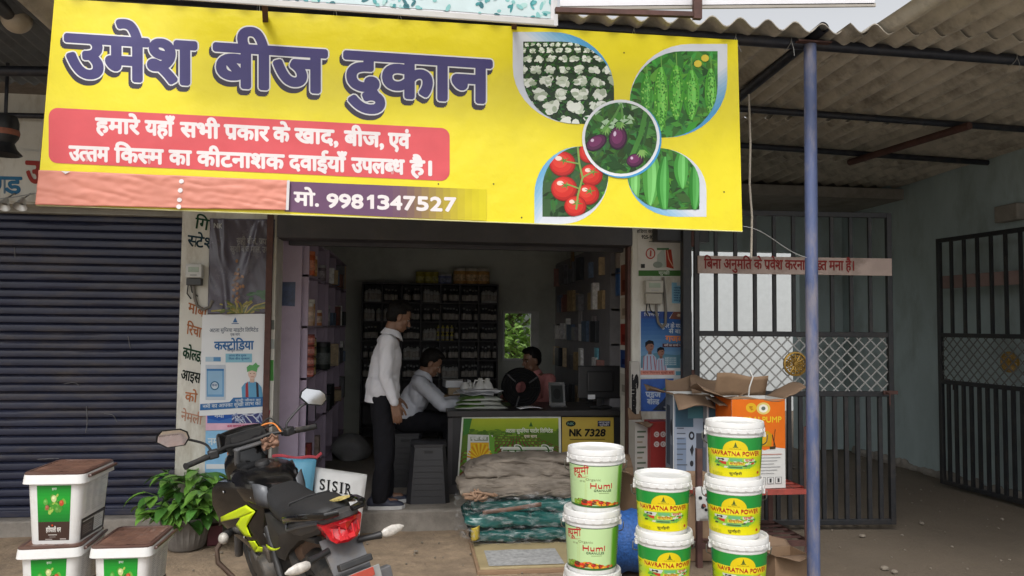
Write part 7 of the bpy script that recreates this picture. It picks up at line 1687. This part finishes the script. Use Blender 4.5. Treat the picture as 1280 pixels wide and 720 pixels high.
SC = (sum(p[0] for p in SHR)/len(SHR), sum(p[1] for p in SHR)/len(SHR))
for s_ in (1, -1):
    sp__ = side_panel('tank_shroud', SHR, M_bk, s_); A_, B_, C_, D_, E_, F_, G_, H_, I_ = NZ; neon([A_, B_, C_, H_, I_], s_, sp__); neon([H_, C_, D_, E_, F_, G_], s_, sp__); neon(NL[:3]+NL[5:], s_, sp__); neon(NL[2:], s_, sp__)
    mb = MB(); mb.grid(lambda u, v: Vector((1.0-.5*u, s_*(.232-.12*u), .655+.02*u+.012*v)), 6, 1); 
    # front turn signal on its stalk
    c = Vector((.95, s_*.255, .53)); mb = MB(); mb.tube([(1.0, s_*.15, .56), (.97, s_*.21, .54), c], [.02, .022, .03], 12); ts_ = bp('turn_signal', mb, M_mb); mb = MB(); mb.ell(c+Vector((-.02, s_*.005, 0)), (.032, .030, .034), None, 16, 10); bp('lens', mb, M_clr, ts_)
# side cover under the seat
def cover_y(x): return .10-.03*max(0, (.1-x))
for s_ in (1, -1):
    mb = MB(); pr_ = [(.52, .72), (.50, .58), (.40, .50), (.26, .52), (.14, .60), (-.05, .70), (-.40, .82), (-.46, .90), (-.10, .80), (.2, .74), (.40, .74)]
    rings = [[Vector((.2+(x-.2)*k, s_*(cover_y(.2+(x-.2)*k)+.022*(1-k*k)), .68+(z-.68)*k)) for x, z in pr_] for k in (.02, .5, .85, 1.0)]; mb.loft(rings, cap=False); mb.loft([rings[-1], [p+Vector((0, -s_*.05, 0)) for p in rings[-1]]], cap=False); sc_ = bp('side_cover', mb, M_bk if False else M_mb)
    mb = MB(); mb.grid(lambda u, v: Vector((.50-.32*u, s_*(.100+.022*.6+.012-.012*u), .535+.10*u*u+.022*v*(1-u))), 8, 1); bp('neon_strip', mb, M_neon, sc_, solid=.003)
mb = MB(); mb.loft([sect(.50, .845, .055, .035, zf=1.3), sect(.44, .825, .09, .045), sect(.34, .80, .115, .05), sect(.20, .79, .125, .05), sect(.06, .80, .13, .055), sect(-.02, .83, .13, .055), sect(-.12, .862, .125, .05), sect(-.26, .872, .11, .045), sect(-.36, .886, .085, .038), sect(-.40, .89, .05, .02)]); st_ = bp('seat', mb, M_seat, ang=70)
mb = MB(); mb.tube([(-.03, .128, .80), (-.03, .10, .885), (-.03, 0, .892), (-.03, -.10, .885), (-.03, -.128, .80)], .006, 6); bp('seat_seam', mb, M_seat, st_)
mb = MB(); mb.loft([sect(.30, .70, .08, .05), sect(.05, .735, .115, .06), sect(-.15, .79, .118, .06), sect(-.32, .84, .105, .05), sect(-.46, .885, .085, .028), sect(-.52, .905, .05, .012)]); tl_ = bp('tail_cowl', mb, mat('dusty_grey_cowl', (.045, .046, .05), .5, var=.15, dirt=(.12, .10, .085), dscale=7, damt=.4))
for s_ in (1, -1):
    mb = MB(); mb.tube([(-.02, s_*.135, .80), (-.12, s_*.152, .845), (-.28, s_*.148, .885), (-.42, s_*.122, .912), (-.52, s_*.08, .926), (-.54, s_*.03, .928)], [.012, .019, .021, .02, .018, .014], 10, flat=.7); bp('grab_rail', mb, M_bk, tl_)
mb = MB(); mb.obox((-.355, -.045, .930), (.10, .05, .010), rotm(y=12, z=10)); bp('cloth_scrap', mb, mat('yellow_scrap', (.5, .40, .14), .7, var=.4, scale=50), st_, False)
# tail lamp
mb = MB(); tl = [(-.46, .105, .845), (-.50, .0, .885), (-.46, -.105, .845)]
mb.loft([[Vector((-.44-d*(1-(y/.12)**2)-d2, y*k, .835+(z-.835)*k)) for y, z in ((-.098, .868), (-.055, .882), (0, .886), (.055, .882), (.098, .868), (.07, .80), (.05, .782), (0, .775), (-.05, .782), (-.07, .80))] for d, d2, k in ((0, -.06, 1), (.02, 0, 1.0), (.05, .012, .96), (.055, .02, .7), (.055, .022, .05))], cap=False); tll = bp('tail_lamp', mb, M_redl, tl_, ang=30)
mb = MB()
for y in (-.06, -.03, 0, .03, .06): mb.obox((-.44-.05*(1-(y/.12)**2)-.0205, y, .835), (.004, .006, .04))
mb.obox((-.509, 0, .805), (.006, .07, .02)); bp('reflector_ribs', mb, mat('bright_red', (.75, .04, .05), .15), tll)
# rear mudguard, plate holder, plate, reflector
mb = MB(); mb.loft([[Vector((x, y, z)) for x, y, z in ((xx, -w, zz), (xx-.03, -w, zz-.05), (xx-.03, w, zz-.05), (xx, w, zz))] for xx, zz, w in ((-.38, .78, .09), (-.46, .70, .085), (-.52, .60, .08), (-.55, .50, .08), (-.56, .44, .075))]); mg = bp('rear_mudguard', mb, M_gun, ang=30)
mb = MB(); mb.obox((-.575, 0, .60), (.006, .20, .12), rotm(y=12)); bp('number_plate', mb, mat('dusty_plate', (.30, .30, .29), .55, .2, dirt=(.16, .13, .1), dscale=9, damt=.7), mg, False, bevel=.003)
mb = MB(); mb.obox((-.545, 0, .695), (.05, .15, .03), rotm(y=20)); bp('plate_lamp', mb, M_mb, mg, False, bevel=.006)
mb = MB(); mb.obox((-.583, 0, .645), (.008, .13, .036), rotm(y=12)); bp('reflector', mb, mat('red_reflector', (.42, .06, .035), .3, var=.2), mg, False, bevel=.003)
mb = MB(); mb.obox((-.50, -.14, .56), (.05, .06, .10), rotm(y=10)); bp('bracket', mb, M_gun, mg, False, bevel=.006)
for s_ in (1, -1):
    c = Vector((-.47, s_*.215, .745 if s_ < 0 else .73)); mb = MB(); mb.tube([(-.43, s_*.07, .745), (-.45, s_*.13, .742), (-.465, s_*.17, .742)], [.014, .014, .018], 12); t2_ = bp('turn_signal', mb, M_mb, bike)
    mb = MB(); mb.loft([[c+Vector((dx, s_*(dy), dz)) for dx, dz in [(r_*math.cos(2*math.pi*k/12)*.7, r_*math.sin(2*math.pi*k/12)) for k in range(12)]] for dy, r_ in ((-.045, .012), (-.03, .022), (.01, .025), (.045, .017), (.066, .004))]); bp('lens', mb, M_clr, t2_)
# mirrors
mb_M = rotm(z=-10) 
mirror(1, [(.985, .225, 1.03), (1.005, .25, 1.08), (1.00, .33, 1.13), (.995, .36, 1.145)], (.985, .415, 1.165), rotm(z=-16, x=8, y=-7))
mirror(-1, [(.985, -.225, 1.03), (.995, -.235, 1.08), (1.00, -.33, 1.15), (.995, -.37, 1.165)], (.985, -.42, 1.195), rotm(z=8, x=24, y=18))
for s_ in (1, -1):
    for x, z in ((.60, .80), (.90, .80), (.76, .55)):
        mb = MB(); mb.lathe([(0, .004), (.008, .004), (.010, 0)], 10, (x, s_*(sy(x, z)+.012), z), rotm(x=-90*s_)); bp('bolt', mb, M_chr)
mb = MB(); mb.tube(smooth([(.10, .07, .80), (.0, .128, .76), (-.2, .122, .815), (-.42, .10, .875)]), .006, 6); bp('trim_line', mb, M_sil)
# crash guard and stand, foot pegs, cables
mb = MB()
for s_ in (1, -1): mb.tube([(.98, s_*.05, .60), (.98, s_*.20, .56), (.97, s_*.30, .47), (.95, s_*.31, .40), (.90, s_*.24, .28), (.84, s_*.10, .24)], .015, 10)
bp('crash_guard', mb, mat('brown_guard', (.12, .08, .06), .5, .3, var=.3, scale=14, dirt=(.2, .15, .1), dscale=7, damt=.5))
mb = MB(); mb.tube([(.42, .11, .26), (.38, .22, .12), (.36, .275, -.055*0+.02)], .013, 8); mb.obox((.36, .28, .012), (.05, .04, .01)); bp('side_stand', mb, M_gun)
for s_ in (1, -1):
    mb = MB(); mb.tube([(.40, s_*.13, .32), (.40, s_*.24, .32)], .014, 8); mb.tube([(.06, s_*.12, .42), (.02, s_*.22, .44)], .012, 8); bp('foot_peg', mb, M_rub)
mb = MB(); mb.loft([sect(.30, .60, .06, .08), sect(.14, .60, .07, .09), sect(.05, .62, .06, .07)]); bp('battery_box', mb, mat('rusty_box', (.13, .08, .055), .7, var=.4, scale=14))
mb = MB(); mb.tube([(.1, .10, .40), (.2, .11, .36), (.34, .11, .35), (.1, .10, .27), (-.05, .10, .27)], .012, 6); bp('chain', mb, M_eng)
# a rag tucked by the instruments
mb = MB(); mb.grid(lambda u, v: Vector((.985+.03*noisy((u*4, v*4, 2)), -.06-.10*u, .955+.07*v+.02*noisy((u*5, v*5, 7)))), 10, 10); bp('tan_rag', mb, mat('tan_rag_m', (.24, .13, .085), .8, var=.4, scale=30), bike, True, 0, solid=.008)
bike.location = (BX, BY, 0.0); bike.rotation_mode = 'XYZ'
bike.rotation_euler = (-BLEAN, 0, BYAW); bike.scale = (BS, BS, BS)
# ------------------------------------------------------------------ people
M_skin = mat('brown_skin', (.20, .105, .065), .5, var=.06)
M_hair = mat('black_hair', (.007, .006, .0055), .6, var=.3, scale=60, spec=.15)
M_shirtw = mat('white_shirt', (.62, .62, .66), .75, var=.04)
M_shirtg = mat('pale_grey_shirt', (.50, .52, .58), .75, var=.04)
M_shirtp = mat('pink_shirt', (.48, .19, .19), .75, var=.06)
M_trou = mat('dark_trousers', (.009, .009, .012), .85, var=.2, spec=.2)
M_shoe = mat('navy_shoe', (.03, .035, .06), .6)
M_sole = mat('white_sole', (.55, .55, .55), .6)
M_eye = mat('eye_white', (.34, .31, .28), .3); M_iris = mat('dark_iris', (.012, .008, .006), .15); M_lip = mat('lip', (.17, .065, .05), .45)
def cap(mb, a, b, ra, rb, n=14, flat=1.0, ax=None):
    a = Vector(a); b = Vector(b); d = (b-a); L = d.length; d.normalize(); pts = []; rs = []
    for k in range(5): t = R(90-90*k/4*.97); pts.append(a-d*ra*math.sin(t)); rs.append(max(.0008, ra*math.cos(t)))
    for k in range(1, 4): pts.append(a.lerp(b, k/4)); rs.append(ra+(rb-ra)*k/4)
    for k in range(5): t = R(90*k/4*.97); pts.append(b+d*rb*math.sin(t)); rs.append(max(.0008, rb*math.cos(t)))
    s0 = len(mb.v); mb.tube(pts, rs, n)
    if flat != 1.0:
        c = (a+b)/2; axv = Vector(ax or (1, 0, 0)).normalized()
        for i in range(s0, len(mb.v)):
            v = Vector(mb.v[i]); q = v-c; q = q-axv*q.dot(axv)*(1-flat); mb.v[i] = tuple(c+q)
def blob(name, mb, m, parent, M, vox=.007, it=6, fold=0.0, fs=9, cuts=(), loc=None):
    o = mb.build(name, m, None, weld=False); md = o.modifiers.new('r', 'REMESH'); md.mode = 'VOXEL'; md.voxel_size = vox; md.use_smooth_shade = True
    if it: s_ = o.modifiers.new('s', 'SMOOTH'); s_.factor = .5; s_.iterations = it
    dg = bpy.context.evaluated_depsgraph_get(); me = bpy.data.meshes.new_from_object(o.evaluated_get(dg)); nm = o.name
    bpy.data.objects.remove(o)
    bm = bmesh.new(); bm.from_mesh(me); bm.normal_update()
    if fold:
        for v in bm.verts:
            p = v.co; f = noise.noise(Vector((p.x*fs*1.0, p.y*fs*1.0, p.z*fs*.55+p.x*fs*.6)))+.5*noise.noise(Vector((p.x*fs*2.2, p.y*fs*2, p.z*fs*1.6-p.x*fs)))
            v.co = p+v.normal*(fold*(f if f < 0 else f*.6))
    for co, no in cuts:
        bmesh.ops.bisect_plane(bm, geom=bm.verts[:]+bm.edges[:]+bm.faces[:], plane_co=co, plane_no=no, clear_outer=True)
    bm.transform(M)
    for f in bm.faces: f.smooth = True
    bm.to_mesh(me); bm.free(); me.materials.clear(); me.materials.append(m); me.name = name
    o = bpy.data.objects.new(name, me); link(o, parent); ORIG[o.name] = Vector((0, 0, 0)); return o
def hand(mb, wrist, direc, palm_n, thumb, L=.18, curl=.35):
    """Palm and five fingers; direc along the hand, palm_n out of the palm, thumb towards the thumb side."""
    w = Vector(wrist); d = Vector(direc).normalized(); t = Vector(thumb); t = (t-d*t.dot(d)).normalized(); n = Vector(palm_n); n = (n-d*n.dot(d)-t*n.dot(t)).normalized()
    pl = L*.52
    for k in range(4): q = t*(.028-.0185*k); cap(mb, w+q*.7, w+d*pl+q, .015, .0115, 8)
    for k, fl in enumerate((.74, .84, .78, .60)):
        q = t*(.030-.020*k); p = w+d*pl+q; dd = d.copy(); seg = L*.46*fl*1.15/3
        for j in range(3):
            dd = (dd+n*curl*(.6+.4*j)).normalized(); p2 = p+dd*seg; cap(mb, p, p2, .0092-.0008*j, .0086-.0010*j, 8); p = p2
    p = w+d*pl*.22+t*.028; dd = (d*.75+t*.65+n*.25).normalized()
    for j, sg in enumerate((.042, .034, .028)): p2 = p+dd*sg; cap(mb, p, p2, .0125-.001*j, .0115-.0012*j, 8); p = p2; dd = (dd+d*.35+n*.15-t*.12).normalized()
def head(mb, c, Mh):
    """Head with brow, nose, jaw, ears; Mh turns local (+x face) to pose."""
    c = Vector(c); T = lambda x, y, z: c+Mh @ Vector((x, y, z))
    def e(p, r_): mb.ell(T(*p), r_, Mh, 18, 12)
    e((-.012, 0, .022), (.096, .074, .095)); e((.022, 0, -.035), (.062, .060, .080)); e((.052, 0, -.085), (.032, .034, .026)); e((.064, 0, .018), (.026, .052, .018))
    for s_ in (-1, 1): e((.052, s_*.034, -.022), (.026, .024, .024)); e((-.008, s_*.076, -.012), (.020, .010, .032)); e((.03, s_*.042, -.075), (.03, .02, .03))
    cap(mb, T(.084, 0, .004), T(.104, 0, -.032), .008, .0135, 8); e((.092, 0, -.036), (.014, .017, .009))
    e((.080, 0, -.062), (.012, .022, .008)); e((.076, 0, -.073), (.013, .020, .008))
def face(parent, c, Mh, M):
    c = Vector(c)
    for s_ in (-1, 1):
        mb = MB(); p = c+Mh @ Vector((.066, s_*.030, .000)); mb.ell(p, (.012, .012, .008), Mh, 12, 8); ey = mb.xf(M).build('eye', M_eye, parent, smooth=True)
        mb = MB(); p = c+Mh @ Vector((.0755, s_*.030, -.001)); mb.ell(p, (.004, .006, .006), Mh, 10, 6); mb.xf(M).build('iris', M_iris, ey, smooth=True)
        mb = MB(); q = [c+Mh @ Vector((.085, s_*.014, .018)), c+Mh @ Vector((.086, s_*.032, .024)), c+Mh @ Vector((.070, s_*.052, .019))]; mb.tube(q, [.0035, .004, .002], 6); mb.xf(M).build('eyebrow', M_hair, parent, smooth=True)
    mb = MB(); mb.ell(c+Mh @ Vector((.087, 0, -.0665)), (.007, .022, .007), Mh, 12, 8); mb.xf(M).build('lips', M_lip, parent, smooth=True)
def hairdo(parent, c, Mh, M):
    c = Vector(c); mb = MB()
    for p, r_ in (((-.028, 0, .045), (.093, .084, .088)), ((-.045, 0, .0), (.068, .078, .075)), ((.035, 0, .098), (.052, .062, .030)), ((-.01, 0, .095), (.075, .068, .045))): mb.ell(c+Mh @ Vector(p), r_, Mh, 18, 12)
    for k in range(40):
        a_ = rnd.uniform(0, 6.28); r_ = rnd.uniform(.02, .07); p = Vector((-.01+r_*math.cos(a_), r_*.9*math.sin(a_), .125-r_*r_*4)); cap(mb, c+Mh @ p, c+Mh @ (p+Vector((.022, rnd.uniform(-.01, .01), .008))), .011, .004, 6)
    return blob('hair', mb, M_hair, parent, M, .006, 2, .004, 50)
def shoe(parent, c, ang, M):
    c = Vector(c); Mz = rotm(z=ang); mb = MB(); f = lambda x, y, z: c+Mz @ Vector((x, y, z))
    for x, r_, z in ((-.05, (.055, .040, .05), .05), (.02, (.07, .042, .045), .045), (.10, (.075, .046, .034), .034), (.15, (.04, .04, .028), .028)): mb.ell(f(x, 0, z), r_, Mz, 16, 10)
    cap(mb, f(-.03, 0, .06), f(-.025, 0, .11), .043, .046); o = blob('shoe', mb, M_shoe, parent, M, .008, 3, cuts=((Vector((0, 0, c.z+.022)), Vector((0, 0, -1))),))
    mb = MB(); q = [(-.105, 0), (-.09, -.035), (0, -.042), (.1, -.05), (.17, -.038), (.195, 0), (.17, .038), (.1, .048), (0, .042), (-.09, .035)]; mb.loft([[f(x, y, .001) for x, y in q], [f(x*1.01, y*1.03, .012) for x, y in q], [f(x, y, .028) for x, y in q]]); mb.xf(M).build('sole', M_sole, o, smooth=True)
def person(label, base, rz, J, shirt, hand_spec, head_rot, feet=True, sleeve='long', collar=True):
    """J: joint positions, local +x forward, +y to the person's left."""
    t = thing('person', label, 'person', base); M = Matrix.Translation(Vector(base)) @ Matrix.Rotation(R(rz), 4, 'Z'); J = {k: Vector(v) for k, v in J.items()}
    Mh = head_rot; mb = MB(); hc = J['head']; nk = hc+Mh @ Vector((-.022, 0, -.075))
    head(mb, hc, Mh); cap(mb, J['neck'], nk, .062, .052); cap(mb, J['chest'], J['neck'], .098, .066); cap(mb, J['pelvis'], J['chest'], .10, .11)
    for s_ in 'LR':
        cap(mb, J['neck']+Vector((0, 0, -.06)), J['sh'+s_], .075, .058); cap(mb, J['sh'+s_], J['el'+s_], .052, .040); cap(mb, J['el'+s_], J['wr'+s_], .040, .026)
        cap(mb, J['hip'+s_], J['kn'+s_], .070, .052); cap(mb, J['kn'+s_], J['an'+s_], .050, .034); cap(mb, J['pelvis'], J['hip'+s_], .085, .07)
        fd = Vector((.12, 0, -.035)); cap(mb, J['an'+s_]+Vector((-.03, 0, -.03)), J['an'+s_]+fd, .036, .026)
        d, n, th, cu = hand_spec[s_]; hand(mb, J['wr'+s_], d, n, th, .18, cu)
    blob('body', mb, M_skin, t, M, .0052, 3)
    face(t, hc, Mh, M); hairdo(t, hc, Mh, M)
    # shirt
    mb = MB(); pe, ch, nkk = J['pelvis'], J['chest'], J['neck']
    up_ = (ch-pe).normalized(); hem = pe+up_*(-.06)
    cap(mb, pe+up_*(-.10), ch, .138, .116, 20); cap(mb, ch, nkk-(nkk-ch)*.25, .118, .08, 18)
    mb.ell(ch+Vector((.02, 0, .0)), (.106, .182, .17), None, 20, 14); mb.ell(pe+up_*.06, (.138, .174, .15), None, 20, 14)
    for s_ in 'LR':
        cap(mb, nkk+Vector((0, 0, -.085)), J['sh'+s_], .078, .070); cap(mb, J['sh'+s_], J['el'+s_], .066, .054)
        if sleeve == 'long': cap(mb, J['el'+s_], J['el'+s_].lerp(J['wr'+s_], .93), .056, .040)
        else: cap(mb, J['el'+s_], J['el'+s_].lerp(J['wr'+s_], .35), .056, .050)
    blob('shirt', mb, shirt, t, M, .0075, 5, .013, 13, cuts=((hem, -up_),))
    # collar
    if collar:
        mb = MB(); ax = (nk-nkk).normalized(); n = 20
        sd_ = ax.orthogonal().normalized(); fr_ = Vector((1, 0, 0)); fr_ = (fr_-ax*fr_.dot(ax)).normalized(); lf = ax.cross(fr_)
        r_ = [[nkk+ax*zz+fr_*(rr*math.cos(2*math.pi*k/n)+.012)+lf*(rr*math.sin(2*math.pi*k/n))+ax*(-.03*max(0, math.cos(2*math.pi*k/n))**3) for k in range(n)] for zz, rr in ((.0, .082), (.035, .070), (.05, .068), (.03, .080), (.0, .095))]
        mb.loft(r_, cap=False); mb.xf(M).build('collar', shirt, t, smooth=True, solid=.004)
    # trousers
    mb = MB(); cap(mb, pe, pe+up_*.05, .112, .108, 18); mb.ell(pe, (.112, .150, .12), None, 18, 12)
    for s_ in 'LR': cap(mb, pe.lerp(J['hip'+s_], .8), J['kn'+s_], .102, .078); cap(mb, J['kn'+s_], J['an'+s_]+(J['an'+s_]-J['kn'+s_]).normalized()*.02, .078, .064)
    blob('trousers', mb, M_trou, t, M, .0085, 5, .012, 11, cuts=((Vector((0, 0, .055)), Vector((0, 0, -1))),))
    if feet:
        for s_ in 'LR': a_ = J['an'+s_]; shoe(t, (a_.x, a_.y, 0), 5 if s_ == 'L' else -5, M)
    return t, M
HD = lambda pitch, yaw=0, roll=0: Euler((R(roll), R(pitch), R(yaw)), 'XYZ').to_matrix()
# the standing man in profile, looking down to the right
bs1 = G(475, 633, ZF); zt1 = P(497, 378, bs1.y).z-ZF
k1 = zt1/1.66
def sc(J, k): return {a: (v[0]*k, v[1]*k, v[2]*k) for a, v in J.items()}
J1 = sc(dict(pelvis=(-.01, 0, .90), chest=(.015, 0, 1.20), neck=(.05, 0, 1.39), head=(.12, 0, 1.54), shL=(.02, .185, 1.335), shR=(.015, -.185, 1.335), elL=(.02, .235, 1.07), elR=(.0, -.225, 1.07), wrL=(.12, .21, .86), wrR=(.075, -.215, .845),
          hipL=(-.01, .085, .87), hipR=(-.01, -.085, .87), knL=(.03, .09, .48), knR=(.01, -.095, .48), anL=(.04, .10, .085), anR=(-.02, -.105, .085)), k1)
person('man in white shirt and dark trousers standing inside the doorway looking down', (bs1.x+.01, bs1.y+.02, ZF), 6, J1, M_shirtw,
       {'L': ((.2, 0, -1), (0, -1, 0), (1, 0, .2), .3), 'R': ((.22, 0, -1), (0, 1, 0), (1, .1, .1), .32)}, HD(24, 6))
# the clerk sitting at the counter end, writing
pY = 7.02; px_ = P(506, 520, pY).x
J2 = dict(pelvis=(0, 0, .585), chest=(.10, 0, .81), neck=(.155, 0, .965), head=(.235, 0, 1.085), shL=(.125, .18, .92), shR=(.125, -.18, .92), elL=(.36, .24, .77), elR=(.34, -.23, .76), wrL=(.56, .12, .79), wrR=(.545, -.10, .79),
          hipL=(.02, .10, .56), hipR=(.02, -.10, .56), knL=(.44, .13, .555), knR=(.43, -.14, .555), anL=(.40, .13, .085), anR=(.36, -.14, .085))
dz = zt-ZF
for kk in ('wrL', 'wrR'): J2[kk] = (J2[kk][0], J2[kk][1], dz+.035)
for kk in ('elL', 'elR'): J2[kk] = (J2[kk][0], J2[kk][1], dz+.01)
person('man in pale grey shirt sitting at the counter end bent over papers', (px_, pY, ZF), 0, J2, M_shirtg,
       {'L': ((1, -.3, -.1), (0, 0, -1), (0, -1, 0), .22), 'R': ((1, .3, -.1), (0, 0, -1), (0, 1, 0), .35)}, HD(30, 0))
s2 = thing('plastic_stool', 'dark plastic stool under the clerk sitting at the counter', 'stool', (px_, pY, ZF)); stool(s2, px_+.01, pY, ZF, .475, .17, .14, M_stool)
# the man in pink behind the counter
p3 = P(674, 500, 7.75)
J3 = dict(pelvis=(0, 0, .50), chest=(.05, 0, .76), neck=(.075, 0, .945), head=(.12, 0, 1.085), shL=(.05, .19, .895), shR=(.05, -.19, .895), elL=(.16, .26, .66), elR=(.16, -.26, .66), wrL=(.36, .16, .70), wrR=(.36, -.16, .70),
          hipL=(0, .1, .47), hipR=(0, -.1, .47), knL=(.38, .13, .47), knR=(.38, -.13, .47), anL=(.36, .13, .085), anR=(.36, -.13, .085))
person('man in pink shirt sitting behind the counter beside the black hose coil', (p3.x, 7.75, ZF), 215, J3, M_shirtp,
       {'L': ((1, -.3, 0), (0, 0, -1), (0, -1, .2), .3), 'R': ((1, .3, 0), (0, 0, -1), (0, 1, .2), .3)}, HD(8, -10))
s3 = thing('plastic_stool', 'dark plastic stool hidden under the man in pink behind the counter', 'stool', (p3.x, 7.75, ZF)); stool(s3, p3.x, 7.75, ZF, .385, .17, .14, M_stool)
